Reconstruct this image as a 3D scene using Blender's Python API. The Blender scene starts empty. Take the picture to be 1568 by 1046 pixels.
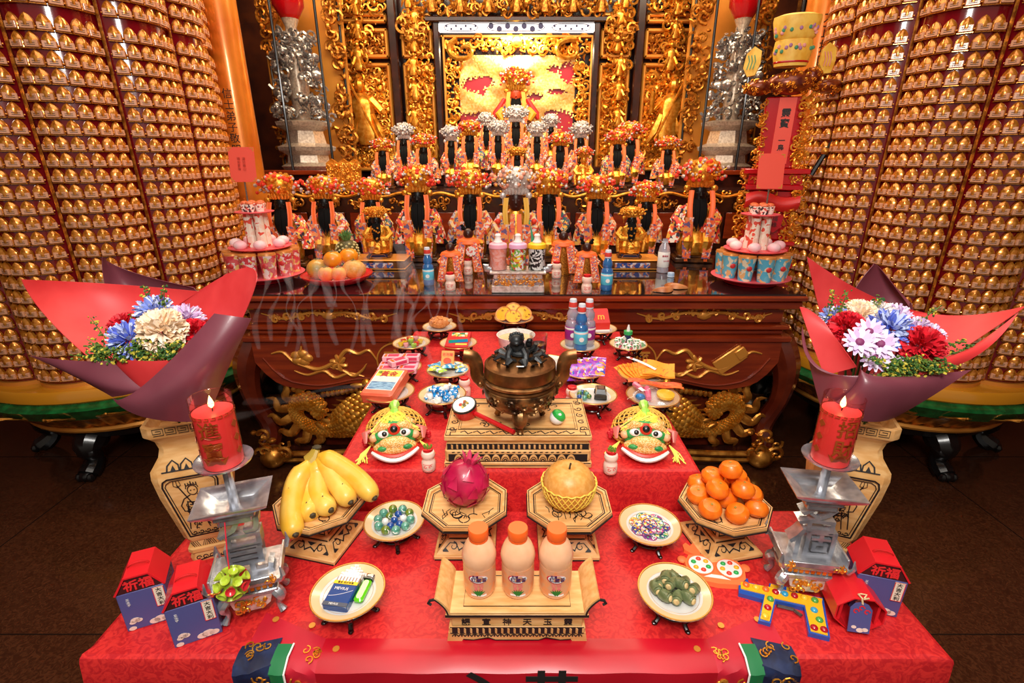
import bpy, math, random
from math import pi, sin, cos, radians as R
from mathutils import Matrix, Vector, Euler
SC = bpy.context.scene
COL = SC.collection
# ---------------------------------------------------------------- camera
TH = R(20.2); FPX = 767.0; CX = 791.0; CY = 523.0; H = 1.70
cd = bpy.data.cameras.new('camera'); cam = bpy.data.objects.new('camera', cd); COL.objects.link(cam)
cam.location = (0, 0, H); cam.rotation_euler = (pi/2 - TH, 0, 0)
cd.sensor_width = 36; cd.lens = 36*FPX/1568; cd.shift_x = -(CX-784)/1568; cd.clip_start = .02
SC.camera = cam
# ---------------------------------------------------------------- light
SC.view_settings.view_transform = 'Standard'; SC.view_settings.look = 'None'
SC.view_settings.gamma = 1; SC.view_settings.use_curve_mapping = False
SC.view_settings.exposure = 0.0
w = bpy.data.worlds.new('world'); SC.world = w; w.use_nodes = True
w.node_tree.nodes['Background'].inputs[0].default_value = (1, .82, .66, 1)
w.node_tree.nodes['Background'].inputs[1].default_value = .30
def area(name, loc, target, size, power, col=(1, 1, 1), sy=None):
    l = bpy.data.lights.new(name, 'AREA'); l.energy = power; l.color = col; l.size = size
    if sy: l.shape = 'RECTANGLE'; l.size_y = sy
    o = bpy.data.objects.new(name, l); COL.objects.link(o); o.location = loc
    o.rotation_euler = (Vector(target)-Vector(loc)).to_track_quat('-Z', 'Y').to_euler()
    return o
area('flash_key', (0.0, -.35, 2.75), (0, 1.9, .9), .7, 57, (1, .96, .90))  # key light standing in for a flash above the camera, no hall fixture
area('ceiling_fill', (0, .9, 3.95), (0, .9, 0), 3.4, 70, (1, .90, .78), 2.6)  # added soft warm fill from overhead, no visible source
area("shrine_fill", (0, 3.7, 3.8), (0, 4.6, 1.4), 4.4, 165, (1, .82, .58), .8)  # added warm fill above the statues, widened to brighten the cabinets
# ---------------------------------------------------------------- pixel -> place
def ray(px, py):
    r = (px-CX)/FPX; d = (py-CY)/FPX
    return Vector((r, cos(TH)-d*sin(TH), -sin(TH)-d*cos(TH)))
def G(px, py, z):                 # the point of a level surface seen at a pixel
    d = ray(px, py); t = (z-H)/d.z
    return Vector((d.x*t, d.y*t, z))
def W(px, py, Y):                 # the point of an upright surface seen at a pixel
    d = ray(px, py); t = Y/d.y
    return Vector((d.x*t, Y, H+d.z*t))
def mpp(p):                       # metres per pixel at a place
    return (p[1]*cos(TH)+(H-p[2])*sin(TH))/FPX
# ---------------------------------------------------------------- materials
def lin(c):
    return tuple((x/255/12.92 if x <= 10 else ((x/255+.055)/1.055)**2.4) for x in c)+(1,)
MATS = {}
def mat(key, col, rough=.5, metal=0., col2=None, scale=25, kind='noise', bump=0., trans=0., alpha=1., emit=0, coat=0., stretch=None, lo=.4, hi=.65, spec=.5, sss=0, bscale=None):
    if key in MATS: return MATS[key]
    m = bpy.data.materials.new(key); MATS[key] = m; m.use_nodes = True
    nt = m.node_tree; p = nt.nodes['Principled BSDF']; I = p.inputs
    I['Base Color'].default_value = lin(col); I['Roughness'].default_value = rough; I['Metallic'].default_value = metal
    I['Specular IOR Level'].default_value = spec
    if trans: I['Transmission Weight'].default_value = trans
    if alpha < 1: I['Alpha'].default_value = alpha
    if coat: I['Coat Weight'].default_value = coat; I['Coat Roughness'].default_value = .08
    if sss: I['Subsurface Weight'].default_value = sss; I['Subsurface Radius'].default_value = (.01, .006, .003); I['Subsurface Scale'].default_value = 1
    if emit: I['Emission Color'].default_value = lin(col); I['Emission Strength'].default_value = emit
    if col2 or bump:
        tc = nt.nodes.new('ShaderNodeTexCoord'); mp = nt.nodes.new('ShaderNodeMapping')
        nt.links.new(tc.outputs['Object'], mp.inputs[0])
        if stretch: mp.inputs['Scale'].default_value = stretch
        if kind == 'voronoi':
            n = nt.nodes.new('ShaderNodeTexVoronoi'); n.inputs['Scale'].default_value = scale; out = n.outputs['Distance']
        else:
            n = nt.nodes.new('ShaderNodeTexNoise'); n.inputs['Scale'].default_value = scale; n.inputs['Detail'].default_value = 4; out = n.outputs['Fac']
            if kind == 'swirl': n.inputs['Distortion'].default_value = 2.5
        nt.links.new(mp.outputs[0], n.inputs['Vector'])
        if col2:
            rp = nt.nodes.new('ShaderNodeValToRGB'); rp.color_ramp.elements[0].position = lo; rp.color_ramp.elements[1].position = hi
            rp.color_ramp.elements[0].color = lin(col); rp.color_ramp.elements[1].color = lin(col2)
            nt.links.new(out, rp.inputs[0]); nt.links.new(rp.outputs[0], I['Base Color'])
        if bump:
            bo = out
            if bscale:
                n2 = nt.nodes.new('ShaderNodeTexNoise'); n2.inputs['Scale'].default_value = bscale; n2.inputs['Detail'].default_value = 3
                nt.links.new(mp.outputs[0], n2.inputs['Vector']); bo = n2.outputs['Fac']
            bp = nt.nodes.new('ShaderNodeBump'); bp.inputs['Strength'].default_value = bump; bp.inputs['Distance'].default_value = .004
            nt.links.new(bo, bp.inputs['Height']); nt.links.new(bp.outputs[0], I['Normal'])
    return m
def brocade(key, cols, scale=90, rough=.55, base=None):
    """embroidered cloth or printed paper: cells of a few colours"""
    if key in MATS: return MATS[key]
    m = bpy.data.materials.new(key); MATS[key] = m; m.use_nodes = True
    nt = m.node_tree; p = nt.nodes['Principled BSDF']; p.inputs['Roughness'].default_value = rough
    tc = nt.nodes.new('ShaderNodeTexCoord'); n0 = nt.nodes.new('ShaderNodeTexNoise'); n0.inputs['Scale'].default_value = scale*.35
    v = nt.nodes.new('ShaderNodeTexVoronoi'); v.inputs['Scale'].default_value = scale
    mx = nt.nodes.new('ShaderNodeVectorMath'); mx.operation = 'MULTIPLY_ADD'; mx.inputs[1].default_value = (.6/scale*6,)*3
    nt.links.new(tc.outputs['Object'], n0.inputs['Vector']); nt.links.new(n0.outputs['Color'], mx.inputs[0]); nt.links.new(tc.outputs['Object'], mx.inputs[2])
    nt.links.new(mx.outputs[0], v.inputs['Vector'])
    sp = nt.nodes.new('ShaderNodeSeparateColor'); nt.links.new(v.outputs['Color'], sp.inputs[0])
    rp = nt.nodes.new('ShaderNodeValToRGB'); cr = rp.color_ramp; cr.interpolation = 'CONSTANT'
    while len(cr.elements) < len(cols): cr.elements.new(.5)
    for i, c in enumerate(cols):
        cr.elements[i].position = i/len(cols); cr.elements[i].color = lin(c)
    nt.links.new(sp.outputs[0], rp.inputs[0]); nt.links.new(rp.outputs[0], p.inputs['Base Color'])
    return m
def glass(key, col, rough=.02, ior=1.45):
    if key in MATS: return MATS[key]
    m = bpy.data.materials.new(key); MATS[key] = m; m.use_nodes = True
    nt = m.node_tree; nt.nodes.remove(nt.nodes['Principled BSDF']); out = nt.nodes['Material Output']
    t = nt.nodes.new('ShaderNodeBsdfTransparent'); t.inputs[0].default_value = lin(col)
    g = nt.nodes.new('ShaderNodeBsdfGlossy'); g.inputs['Roughness'].default_value = rough
    lw = nt.nodes.new('ShaderNodeLayerWeight'); lw.inputs[0].default_value = .25
    f = nt.nodes.new('ShaderNodeMath'); f.operation = 'MULTIPLY_ADD'; f.inputs[1].default_value = .38; f.inputs[2].default_value = .02; nt.links.new(lw.outputs['Fresnel'], f.inputs[0])
    mx = nt.nodes.new('ShaderNodeMixShader')
    nt.links.new(f.outputs[0], mx.inputs[0]); nt.links.new(t.outputs[0], mx.inputs[1]); nt.links.new(g.outputs[0], mx.inputs[2])
    nt.links.new(mx.outputs[0], out.inputs['Surface'])
    return m
GOLD = mat('gilt', (222, 140, 34), .30, .75, (255, 190, 80), 30, bump=.25)
GOLDD = mat('gilt_old', (150, 86, 22), .36, .72, (236, 160, 60), 42, bump=.4)
GOLDF = mat('gilt_flat', (226, 152, 62), .35, .45)
BRONZE = mat('gilt_bronze', (164, 100, 30), .32, .75, (232, 164, 70), 18, bump=.3)
WOODR = mat('rosewood', (118, 36, 13), .2, 0, (146, 52, 19), 7, stretch=(.5, 2, 4), coat=.5)
WOODD = mat('dark_wood', (34, 12, 9), .25, 0, (58, 22, 14), 12, coat=.4)
WOODB = mat('ebony_stand', (24, 7, 7), .22, 0, coat=.6)
PINE = mat('carved_pine', (214, 158, 92), .5, 0, (230, 182, 120), 6, stretch=(3, 14, 14))
INK = mat('ink', (26, 20, 20), .6)
REDCLOTH = mat('red_damask', (186, 22, 30), .48, 0, (216, 42, 40), 44, 'swirl', bump=.25, lo=.42, hi=.58, bscale=60)
SATIN = mat('red_satin', (176, 8, 30), .32, 0, (196, 16, 38), 5)
REDLAQ = mat('red_lacquer', (190, 10, 24), .22, 0, coat=.4)
REDPAPER = mat('red_paper', (242, 66, 60), .55)
PORC = mat('porcelain', (212, 210, 206), .18, 0, coat=.4)
CREAM = mat('cream_glaze', (220, 192, 148), .2, 0, coat=.4)
ORANGE = mat('orange_silk', (250, 112, 46), .5)
BLACKF = mat('black_lacquer_face', (14, 12, 12), .35, spec=.3)
BEARD = mat('black_hair', (9, 8, 8), .7, spec=.15)
POM = mat('red_pompom', (240, 62, 36), .6)
SILVER = mat('polished_silver', (200, 203, 210), .24, .75, (158, 161, 170), 40, bump=.15)
SILVERW = mat('silver_filigree', (232, 224, 218), .3, .4, (190, 176, 168), 60)
WHITE = mat('white_plastic', (244, 240, 236), .4)
STEEL = mat('steel', (150, 150, 152), .25, .9)
BLACK = mat('black_paint', (14, 13, 14), .3, coat=.3)
ROBE = [brocade('robe_%d' % i, c, 34) for i, c in enumerate([
    [(230, 70, 40), (240, 180, 80), (70, 60, 110), (235, 205, 170), (235, 120, 60)],
    [(206, 190, 190), (96, 96, 136), (235, 150, 60), (210, 70, 50), (240, 200, 140)],
    [(245, 170, 60), (215, 60, 40), (250, 225, 160), (50, 110, 110), (120, 50, 90)],
    [(230, 90, 60), (250, 240, 225), (60, 50, 70), (240, 180, 70), (230, 60, 50)]])]
EMBR = brocade('sash_embroidery', [(240, 100, 50), (236, 200, 180), (110, 86, 130), (240, 150, 80), (210, 70, 60), (240, 110, 60)], 38)
# ---------------------------------------------------------------- mesh building
class B:
    def __init__(s): s.v = []; s.f = []; s.m = []; s.M = Matrix.Identity(4); s.mi = 0
    def at(s, loc=(0, 0, 0), rot=(0, 0, 0), sc=1):
        s.M = Matrix.Translation(loc) @ Euler(rot).to_matrix().to_4x4() @ (Matrix.Diagonal((sc, sc, sc, 1)) if not hasattr(sc, '__len__') else Matrix.Diagonal((*sc, 1)))
        return s
    def add(s, vs, fs):
        o = len(s.v); s.v += [s.M @ Vector(v) for v in vs]
        s.f += [[i+o for i in f] for f in fs]; s.m += [s.mi]*len(fs); return s
    def box(s, c, d, ch=0):
        x, y, z = [k/2 for k in d]; cx, cy, cz = c
        if not ch:
            vs = [(cx+a*x, cy+b*y, cz+e*z) for e in (-1, 1) for b in (-1, 1) for a in (-1, 1)]
            return s.add(vs, [(0, 2, 3, 1), (4, 5, 7, 6), (0, 1, 5, 4), (2, 6, 7, 3), (0, 4, 6, 2), (1, 3, 7, 5)])
        ch = min(ch, x*.9, y*.9, z*.9)
        def ring(zz, i): return [(cx+a*(x-i-(0 if k else ch)), cy+b*(y-i-(ch if k else 0)), zz) for a, b, k in ((1, -1, 0), (1, -1, 1), (1, 1, 1), (1, 1, 0), (-1, 1, 0), (-1, 1, 1), (-1, -1, 1), (-1, -1, 0))]
        vs = ring(cz-z, ch)+ring(cz-z+ch, 0)+ring(cz+z-ch, 0)+ring(cz+z, ch); fs = [tuple(range(7, -1, -1)), tuple(range(24, 32))]
        for L in range(3):
            for i in range(8): j = (i+1) % 8; fs.append((L*8+i, L*8+j, L*8+8+j, L*8+8+i))
        return s.add(vs, fs)
    def loft(s, rings, closed=True, caps=True):
        n = len(rings[0]); vs = [p for r in rings for p in r]; fs = []
        for k in range(len(rings)-1):
            for i in range(n if closed else n-1):
                j = (i+1) % n; fs.append((k*n+i, k*n+j, k*n+n+j, k*n+n+i))
        if caps: fs += [tuple(range(n-1, -1, -1)), tuple(range((len(rings)-1)*n, len(rings)*n))]
        return s.add(vs, fs)
    def lathe(s, prof, n=20, c=(0, 0, 0), sx=1, sy=1, a0=0, caps=True):
        return s.loft([[(c[0]+r*sx*cos(a0+2*pi*i/n), c[1]+r*sy*sin(a0+2*pi*i/n), c[2]+z) for i in range(n)] for r, z in prof], caps=caps)
    def sph(s, c, r, n=10, m=7):
        rx, ry, rz = (r, r, r) if not hasattr(r, '__len__') else r
        vs = [(c[0], c[1], c[2]-rz)]; fs = []
        for k in range(1, m):
            t = pi*k/m
            vs += [(c[0]+rx*sin(t)*cos(2*pi*i/n), c[1]+ry*sin(t)*sin(2*pi*i/n), c[2]-rz*cos(t)) for i in range(n)]
        vs.append((c[0], c[1], c[2]+rz)); e = len(vs)-1
        for i in range(n):
            j = (i+1) % n; fs.append((0, 1+j, 1+i)); fs.append((e, e-n+i, e-n+j))
            for k in range(m-2): a = 1+k*n; fs.append((a+i, a+j, a+n+j, a+n+i))
        return s.add(vs, fs)
    def tube(s, pts, r, n=6, flat=1.0, up=None):
        pts = [Vector(p) for p in pts]; L = len(pts); rings = []; prev = None
        for k, p in enumerate(pts):
            t = (pts[min(k+1, L-1)]-pts[max(k-1, 0)]).normalized()
            ref = Vector(up) if up else (prev if prev else (Vector((0, 0, 1)) if abs(t.z) < .9 else Vector((0, 1, 0))))
            a = t.cross(ref)
            if a.length < 1e-5: a = t.cross(Vector((1, .1, 0)))
            a.normalize(); b = a.cross(t).normalized(); prev = b
            rr = r(k/(L-1)) if callable(r) else (r[k] if hasattr(r, '__len__') else r)
            rings.append([tuple(p+a*rr*cos(2*pi*i/n)+b*rr*flat*sin(2*pi*i/n)) for i in range(n)])
        return s.loft(rings)
    def prism(s, out, z0, z1, inset=0):
        n = len(out); cx = sum(p[0] for p in out)/n; cy = sum(p[1] for p in out)/n
        top = [(cx+(p[0]-cx)*(1-inset), cy+(p[1]-cy)*(1-inset), z1) for p in out]
        return s.loft([[(p[0], p[1], z0) for p in out], top])
    def torus(s, c, Rr, r, n=16, m=6, sx=1, sy=1):
        vs = []; fs = []
        for i in range(n):
            a = 2*pi*i/n
            for k in range(m):
                b = 2*pi*k/m; vs.append((c[0]+(Rr+r*cos(b))*cos(a)*sx, c[1]+(Rr+r*cos(b))*sin(a)*sy, c[2]+r*sin(b)))
        for i in range(n):
            for k in range(m):
                j = (i+1) % n; l = (k+1) % m; fs.append((i*m+k, j*m+k, j*m+l, i*m+l))
        return s.add(vs, fs)
    def grid(s, fn, nu, nv, th=0):
        """surface fn(u,v) -> point; th gives it a thickness"""
        P = [[Vector(fn(i/nu, j/nv)) for j in range(nv+1)] for i in range(nu+1)]
        vs = [p for r in P for p in r]; fs = []; w_ = nv+1
        for i in range(nu):
            for j in range(nv): fs.append((i*w_+j, (i+1)*w_+j, (i+1)*w_+j+1, i*w_+j+1))
        if th:
            o = len(vs)
            for i in range(nu+1):
                for j in range(nv+1):
                    a = P[min(i+1, nu)][j]-P[max(i-1, 0)][j]; b = P[i][min(j+1, nv)]-P[i][max(j-1, 0)]
                    n_ = a.cross(b); n_ = n_.normalized() if n_.length > 1e-9 else Vector((0, 0, 1)); vs.append(P[i][j]-n_*th)
            for i in range(nu):
                for j in range(nv): fs.append((o+i*w_+j, o+i*w_+j+1, o+(i+1)*w_+j+1, o+(i+1)*w_+j))
            for i in range(nu):
                fs.append((i*w_, o+i*w_, o+(i+1)*w_, (i+1)*w_)); fs.append((i*w_+nv, (i+1)*w_+nv, o+(i+1)*w_+nv, o+i*w_+nv))
            for j in range(nv):
                fs.append((j, j+1, o+j+1, o+j)); k = nu*w_; fs.append((k+j, o+k+j, o+k+j+1, k+j+1))
        return s.add(vs, fs)
    def line(s, pts, wd, z=0, th=.0006, close=False):
        """an inked or carved line on the local xy plane"""
        if close: pts = list(pts)+[pts[0], pts[1]]
        L = len(pts); rings = []
        for k in range(L):
            a = pts[max(k-1, 0)]; b = pts[min(k+1, L-1)]; dx, dy = b[0]-a[0], b[1]-a[1]; l = math.hypot(dx, dy) or 1
            ww = (wd(k/(L-1)) if callable(wd) else wd)/2; nx, ny = -dy/l*ww, dx/l*ww; x, y = pts[k][:2]
            rings.append([(x+nx, y+ny, z), (x-nx, y-ny, z), (x-nx, y-ny, z+th), (x+nx, y+ny, z+th)])
        return s.loft(rings)
    def text(s, body, size, th=.0008, cx=True, vert=False, bold=0):
        if vert:
            keep = s.M.copy()
            for i, ch in enumerate(body):
                s.M = keep @ Matrix.Translation((0, -i*size*1.06, 0)); s.text(ch, size, th, cx, False, bold)
            s.M = keep; return s
        vs, fs = glyphs(body, bold)
        xs = [v[0] for v in vs]; mx = (min(xs)+max(xs))/2 if cx else 0
        return s.add([((x-mx)*size, (y-.38)*size, z*th) for x, y, z in vs], fs)
_gl = {}
def glyphs(body, bold):
    if (body, bold) not in _gl:
        c = bpy.data.curves.new('t', 'FONT'); c.body = body; c.resolution_u = 2; c.extrude = .5; c.offset = bold
        o = bpy.data.objects.new('t', c); COL.objects.link(o); bpy.context.view_layer.update()
        m = bpy.data.meshes.new_from_object(o.evaluated_get(bpy.context.evaluated_depsgraph_get()))
        _gl[body, bold] = ([(v.co.x, v.co.y, v.co.z+.5) for v in m.vertices], [tuple(p.vertices) for p in m.polygons])
        bpy.data.objects.remove(o); bpy.data.curves.remove(c); bpy.data.meshes.remove(m)
    return _gl[body, bold]
def mesh(name, b, mats, smooth=35):
    me = bpy.data.meshes.new(name); me.from_pydata([tuple(v) for v in b.v], [], b.f)
    for m in (mats if isinstance(mats, (list, tuple)) else [mats]): me.materials.append(m)
    me.polygons.foreach_set('material_index', b.m)
    if smooth:
        me.polygons.foreach_set('use_smooth', [True]*len(b.f)); me.set_sharp_from_angle(angle=R(smooth))
    me.update(); return me
def O(name, b, mats, parent=None, label=None, cat=None, group=None, kind=None, loc=None, rz=0, smooth=35):
    o = bpy.data.objects.new(name, b if isinstance(b, bpy.types.Mesh) else mesh(name, b, mats, smooth)); COL.objects.link(o)
    if parent: o.parent = parent
    if loc is not None: o.location = loc
    if rz: o.rotation_euler = (0, 0, rz)
    if label: o['label'] = label
    if cat: o['category'] = cat
    if group: o['group'] = group
    if kind: o['kind'] = kind
    return o
def T(name, label, cat, loc, rz=0, group=None, rot=None):
    o = bpy.data.objects.new(name, None); COL.objects.link(o); o.location = loc; o.rotation_euler = rot or (0, 0, rz)
    o.empty_display_size = .02; o['label'] = label; o['category'] = cat
    if group: o['group'] = group
    return o
def dup(root, loc, rz=None, label=None, sc=None):
    r = root.copy(); COL.objects.link(r); r.location = loc
    if rz is not None: r.rotation_euler = (0, 0, rz)
    if sc: r.scale = (sc,)*3
    if label: r['label'] = label
    for ch in root.children:
        c = ch.copy(); COL.objects.link(c); c.parent = r
        for g in ch.children:
            d = g.copy(); COL.objects.link(d); d.parent = c
    return r
def spiral(cx, cy, r0, r1, a0, turns, n=14):
    return [(cx+(r0+(r1-r0)*k/n)*cos(a0+turns*2*pi*k/n), cy+(r0+(r1-r0)*k/n)*sin(a0+turns*2*pi*k/n)) for k in range(n+1)]
def circ(cx, cy, r, n=16): return [(cx+r*cos(2*pi*i/n), cy+r*sin(2*pi*i/n)) for i in range(n)]
def wave(x0, x1, y, amp, k, n=24, ph=0): return [(x0+(x1-x0)*i/n, y+amp*sin(ph+k*2*pi*i/n)) for i in range(n+1)]
def smooth_path(pts, n=5):
    pts = [Vector(p) for p in pts]; out = []
    for i in range(len(pts)-1):
        p0 = pts[max(i-1, 0)]; p1 = pts[i]; p2 = pts[i+1]; p3 = pts[min(i+2, len(pts)-1)]
        for k in range(n):
            t = k/n; out.append(.5*((2*p1)+(p2-p0)*t+(2*p0-5*p1+4*p2-p3)*t*t+(3*p1-p0-3*p2+p3)*t**3))
    out.append(pts[-1]); return [tuple(p) for p in out]
UPX = (pi/2, 0, 0)    # turns the local xy plane upright, facing the front
def carve(b, x0, x1, z0, z1, y, n, rng, s0=.02, s1=.05, depth=.03):
    """deep gilded carving filling an upright rectangle that faces the front: curls, beads, leaves"""
    for i in range(n):
        x = rng.uniform(x0, x1); z = rng.uniform(z0, z1); s = rng.uniform(s0, s1); d = rng.uniform(.2, 1)*depth; k = rng.random()
        if k < .45:
            a0 = rng.uniform(0, 6.3); tr = rng.choice((-1, 1))*rng.uniform(.6, 1.1)
            p = [(x+(q[0])*s, y-d-.3*s*(j/9), z+q[1]*s) for j, q in enumerate(spiral(0, 0, 1, .25, a0, tr, 9))]
            b.tube(p, lambda t, s=s: s*(.26-.1*t), 5)
        elif k < .75:
            b.sph((x, y-d*.8, z), (s*rng.uniform(.3, .6), s*.5, s*rng.uniform(.3, .7)), 7, 5)
        else:
            a = rng.uniform(0, 6.3); l = s*1.3
            p = [(x+l*t*cos(a+t), y-d*(.6+.6*sin(t*3)), z+l*t*sin(a+t)) for t in (0, .25, .5, .75, 1)]
            b.tube(p, [s*.1, s*.34, s*.38, s*.22, s*.04], 5, .6)
def little_figure(b, x, y, z, h, rng, lean=0):
    """a gilded carved figure in the relief"""
    b.loft([[(x+lean*h*t+r*h*cos(2*pi*i/8), y-.03+.7*r*h*sin(2*pi*i/8), z+t*h) for i in range(8)] for t, r in ((0, .16), (.15, .2), (.4, .17), (.6, .2), (.72, .14), (.78, .06))])
    hx = x+lean*h*.85; b.sph((hx, y-.035, z+h*.88), (h*.085, h*.09, h*.11), 8, 6); b.sph((hx, y-.03, z+h*1.0), (h*.06, h*.06, h*.05), 6, 4)
    for s in (-1, 1):
        e = (x+s*h*rng.uniform(.25, .36), y-.07, z+h*rng.uniform(.4, .8)); m_ = (x+s*h*.27, y-.05, z+h*.5)
        b.tube([(x+s*h*.15+lean*h*.6, y-.03, z+h*.68), m_, e], [h*.07, h*.06, h*.04], 6)
        b.tube([(x+s*h*.1, y-.05, z+h*.45), (x+s*h*.2, y-.07, z+h*.2), (x+s*h*.3, y-.05, z+h*.02)], [h*.05, h*.07, h*.02], 5)
# ================================================================ the setting
def struct(name, b, m, **k): return O(name, b, m, kind='structure', **k)
FLOORM = mat('brown_marble', (56, 28, 16), .14, 0, (80, 45, 27), 38, 'swirl', coat=.3)
struct('floor', B().box((0, 2.5, -.05), (9, 9, .1)), FLOORM)
WALLM = mat('wall_wood', (120, 52, 22), .5, 0, (86, 34, 16), 3)
struct('wall_back', B().box((0, 6.55, 2.2), (9, .1, 4.5)), mat('back_wall_gilt_red', (110, 50, 18), .5, 0, (70, 26, 12), 4))
struct('wall_left', B().box((-4.45, 2.5, 2.2), (.1, 9, 4.5)), WALLM)
struct('wall_right', B().box((4.45, 2.5, 2.2), (.1, 9, 4.5)), WALLM)
struct('ceiling', B().box((0, 2.5, 4.5), (9, 9, .1)), mat('ceiling_paint', (180, 120, 70), .7))
# thin seams between the floor slabs
b = B()
for x in (-2.4, -1.2, 0, 1.2, 2.4): b.box((x, 2.5, .0008), (.004, 8, .0016))
for y in (.2, 1.4, 2.6): b.box((0, y, .0008), (8, .004, .0016))
struct('trim_1', b, mat('slab_joint', (20, 9, 6), .4))

# ================================================================ high altar
AY, AZ = 2.53, 1.03
altar = T('altar_table', 'large carved rosewood altar table with gilded scrolls and cloud legs', 'altar', (0, AY, 0))
HW = 1.46
b = B()
for z0, z1, y0, hw in ((1.0, AZ, -.05, HW+.04), (.955, 1.0, -.035, HW+.025), (.86, .955, .03, HW-.03), (.83, .86, .0, HW), (.80, .83, .02, HW-.02), (.765, .80, -.015, HW+.015)):
    b.box((0, (y0+1.43)/2, (z0+z1)/2), (hw*2, 1.43-y0, z1-z0), .008)
O('top', b, WOODR, altar)
b = B().box((0, .70, AZ+.004), (HW*2+.06, 1.46, .008)); O('glass_top', b, mat('table_glass', (30, 20, 20), .04, 0, coat=1), altar)
# apron with a wavy lower edge
N = 60; out = [(-HW+.03+(2*HW-.06)*i/N, .505+.022*cos(i/N*2*pi*5)+.12*(max(0, abs(i/N-.5)*2-.90)/.10)**2) for i in range(N+1)]
out = [(x, z) for x, z in out]+[(HW-.03, .77), (-HW+.03, .77)]
O('apron', B().at((0, .03, 0), UPX).prism(out, -.03, .03), WOODR, altar)
O('apron_bead', B().tube([(x*.965, -.003, z+.028) for x, z in out[:N+1]], .006, 6), WOODR, altar)
b = B().box((0, .11, .30), (2*HW-.24, .03, .46)); O('inner_panel', b, mat('deep_rosewood', (86, 26, 12), .2, 0, (110, 40, 19), 8, coat=.5), altar)
# legs: cabriole with gilt scroll feet
for s in (-1, 1):
    pth = smooth_path([(s*(HW-.02), .08, .78), (s*(HW+.05), .06, .60), (s*(HW+.05), .06, .4), (s*(HW-.01), .08, .2), (s*(HW+.0), .0, .07)], 6)
    lg = O('leg', B().tube(pth, lambda t: .075-.03*t+.01*sin(t*9), 10), MATS['deep_rosewood'], altar)
    b = B().sph((s*(HW-.05), -.03, .07), (.075, .07, .07)); rng = random.Random(5)
    carve(b, s*(HW-.05)-.09, s*(HW-.05)+.09, .06, .24, -.02, 14, rng, .03, .05, .05)
    O('gilt_foot', b, BRONZE, lg)
# bottom stretcher with two gilded waves
b = B()
for z, o_ in ((.085, .0), (.04, .01)):
    b.tube([(x, -.03+o_, z+.03*math.exp(-((abs(x)-.75)/.28)**2)) for x in [-(HW-.1)+(2*HW-.2)*i/60 for i in range(61)]], .017, 6)
O('stretcher', b, BRONZE, altar)
b = B().box((0, .02, .05), (2*HW-.2, .06, .09)); O('stretcher_core', b, WOODD, altar)
# gilt scrolls on the frieze
def scroll_band(b, x, z, y, w_):
    for s in (-1, 1):
        b.tube([(x+s*w_*t, y, z+.018*sin(t*7)) for t in [i/16 for i in range(17)]], lambda t: .013*(1-.75*t), 5)
        for t0, d in ((.15, 1), (.4, -1), (.62, 1), (.8, -1)):
            b.tube([(x+s*(w_*t0)+s*p[0], y, z+.014*sin(t0*7)+d*p[1]) for p in spiral(0, .012, .022, .006, -1.5, .9, 10)], lambda t: .010*(1-.5*t), 5)
    b.sph((x, y, z), (.04, .014, .024), 8, 6); b.sph((x, y, z+.022), (.014, .01, .016), 7, 5)
for x in (-1.0, 0, 1.0):
    b = B(); scroll_band(b, x, .908, .024, .36); rg = random.Random(int(x*9)+3)
    for k in range(26):
        q = rg.uniform(-1, 1); b.tube([(x+q*.33+p[0], .022, .908+.016*sin(abs(q)*6.4)+rg.uniform(-.012, .012)+p[1]) for p in spiral(0, 0, rg.uniform(.012, .02)*(1.1-.6*abs(q)), .004, rg.uniform(0, 6), rg.choice((-1, 1))*.8, 8)], lambda t: .0055*(1-.4*t), 5)
    O('gilt_scroll', b, GOLDF, altar)
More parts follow.
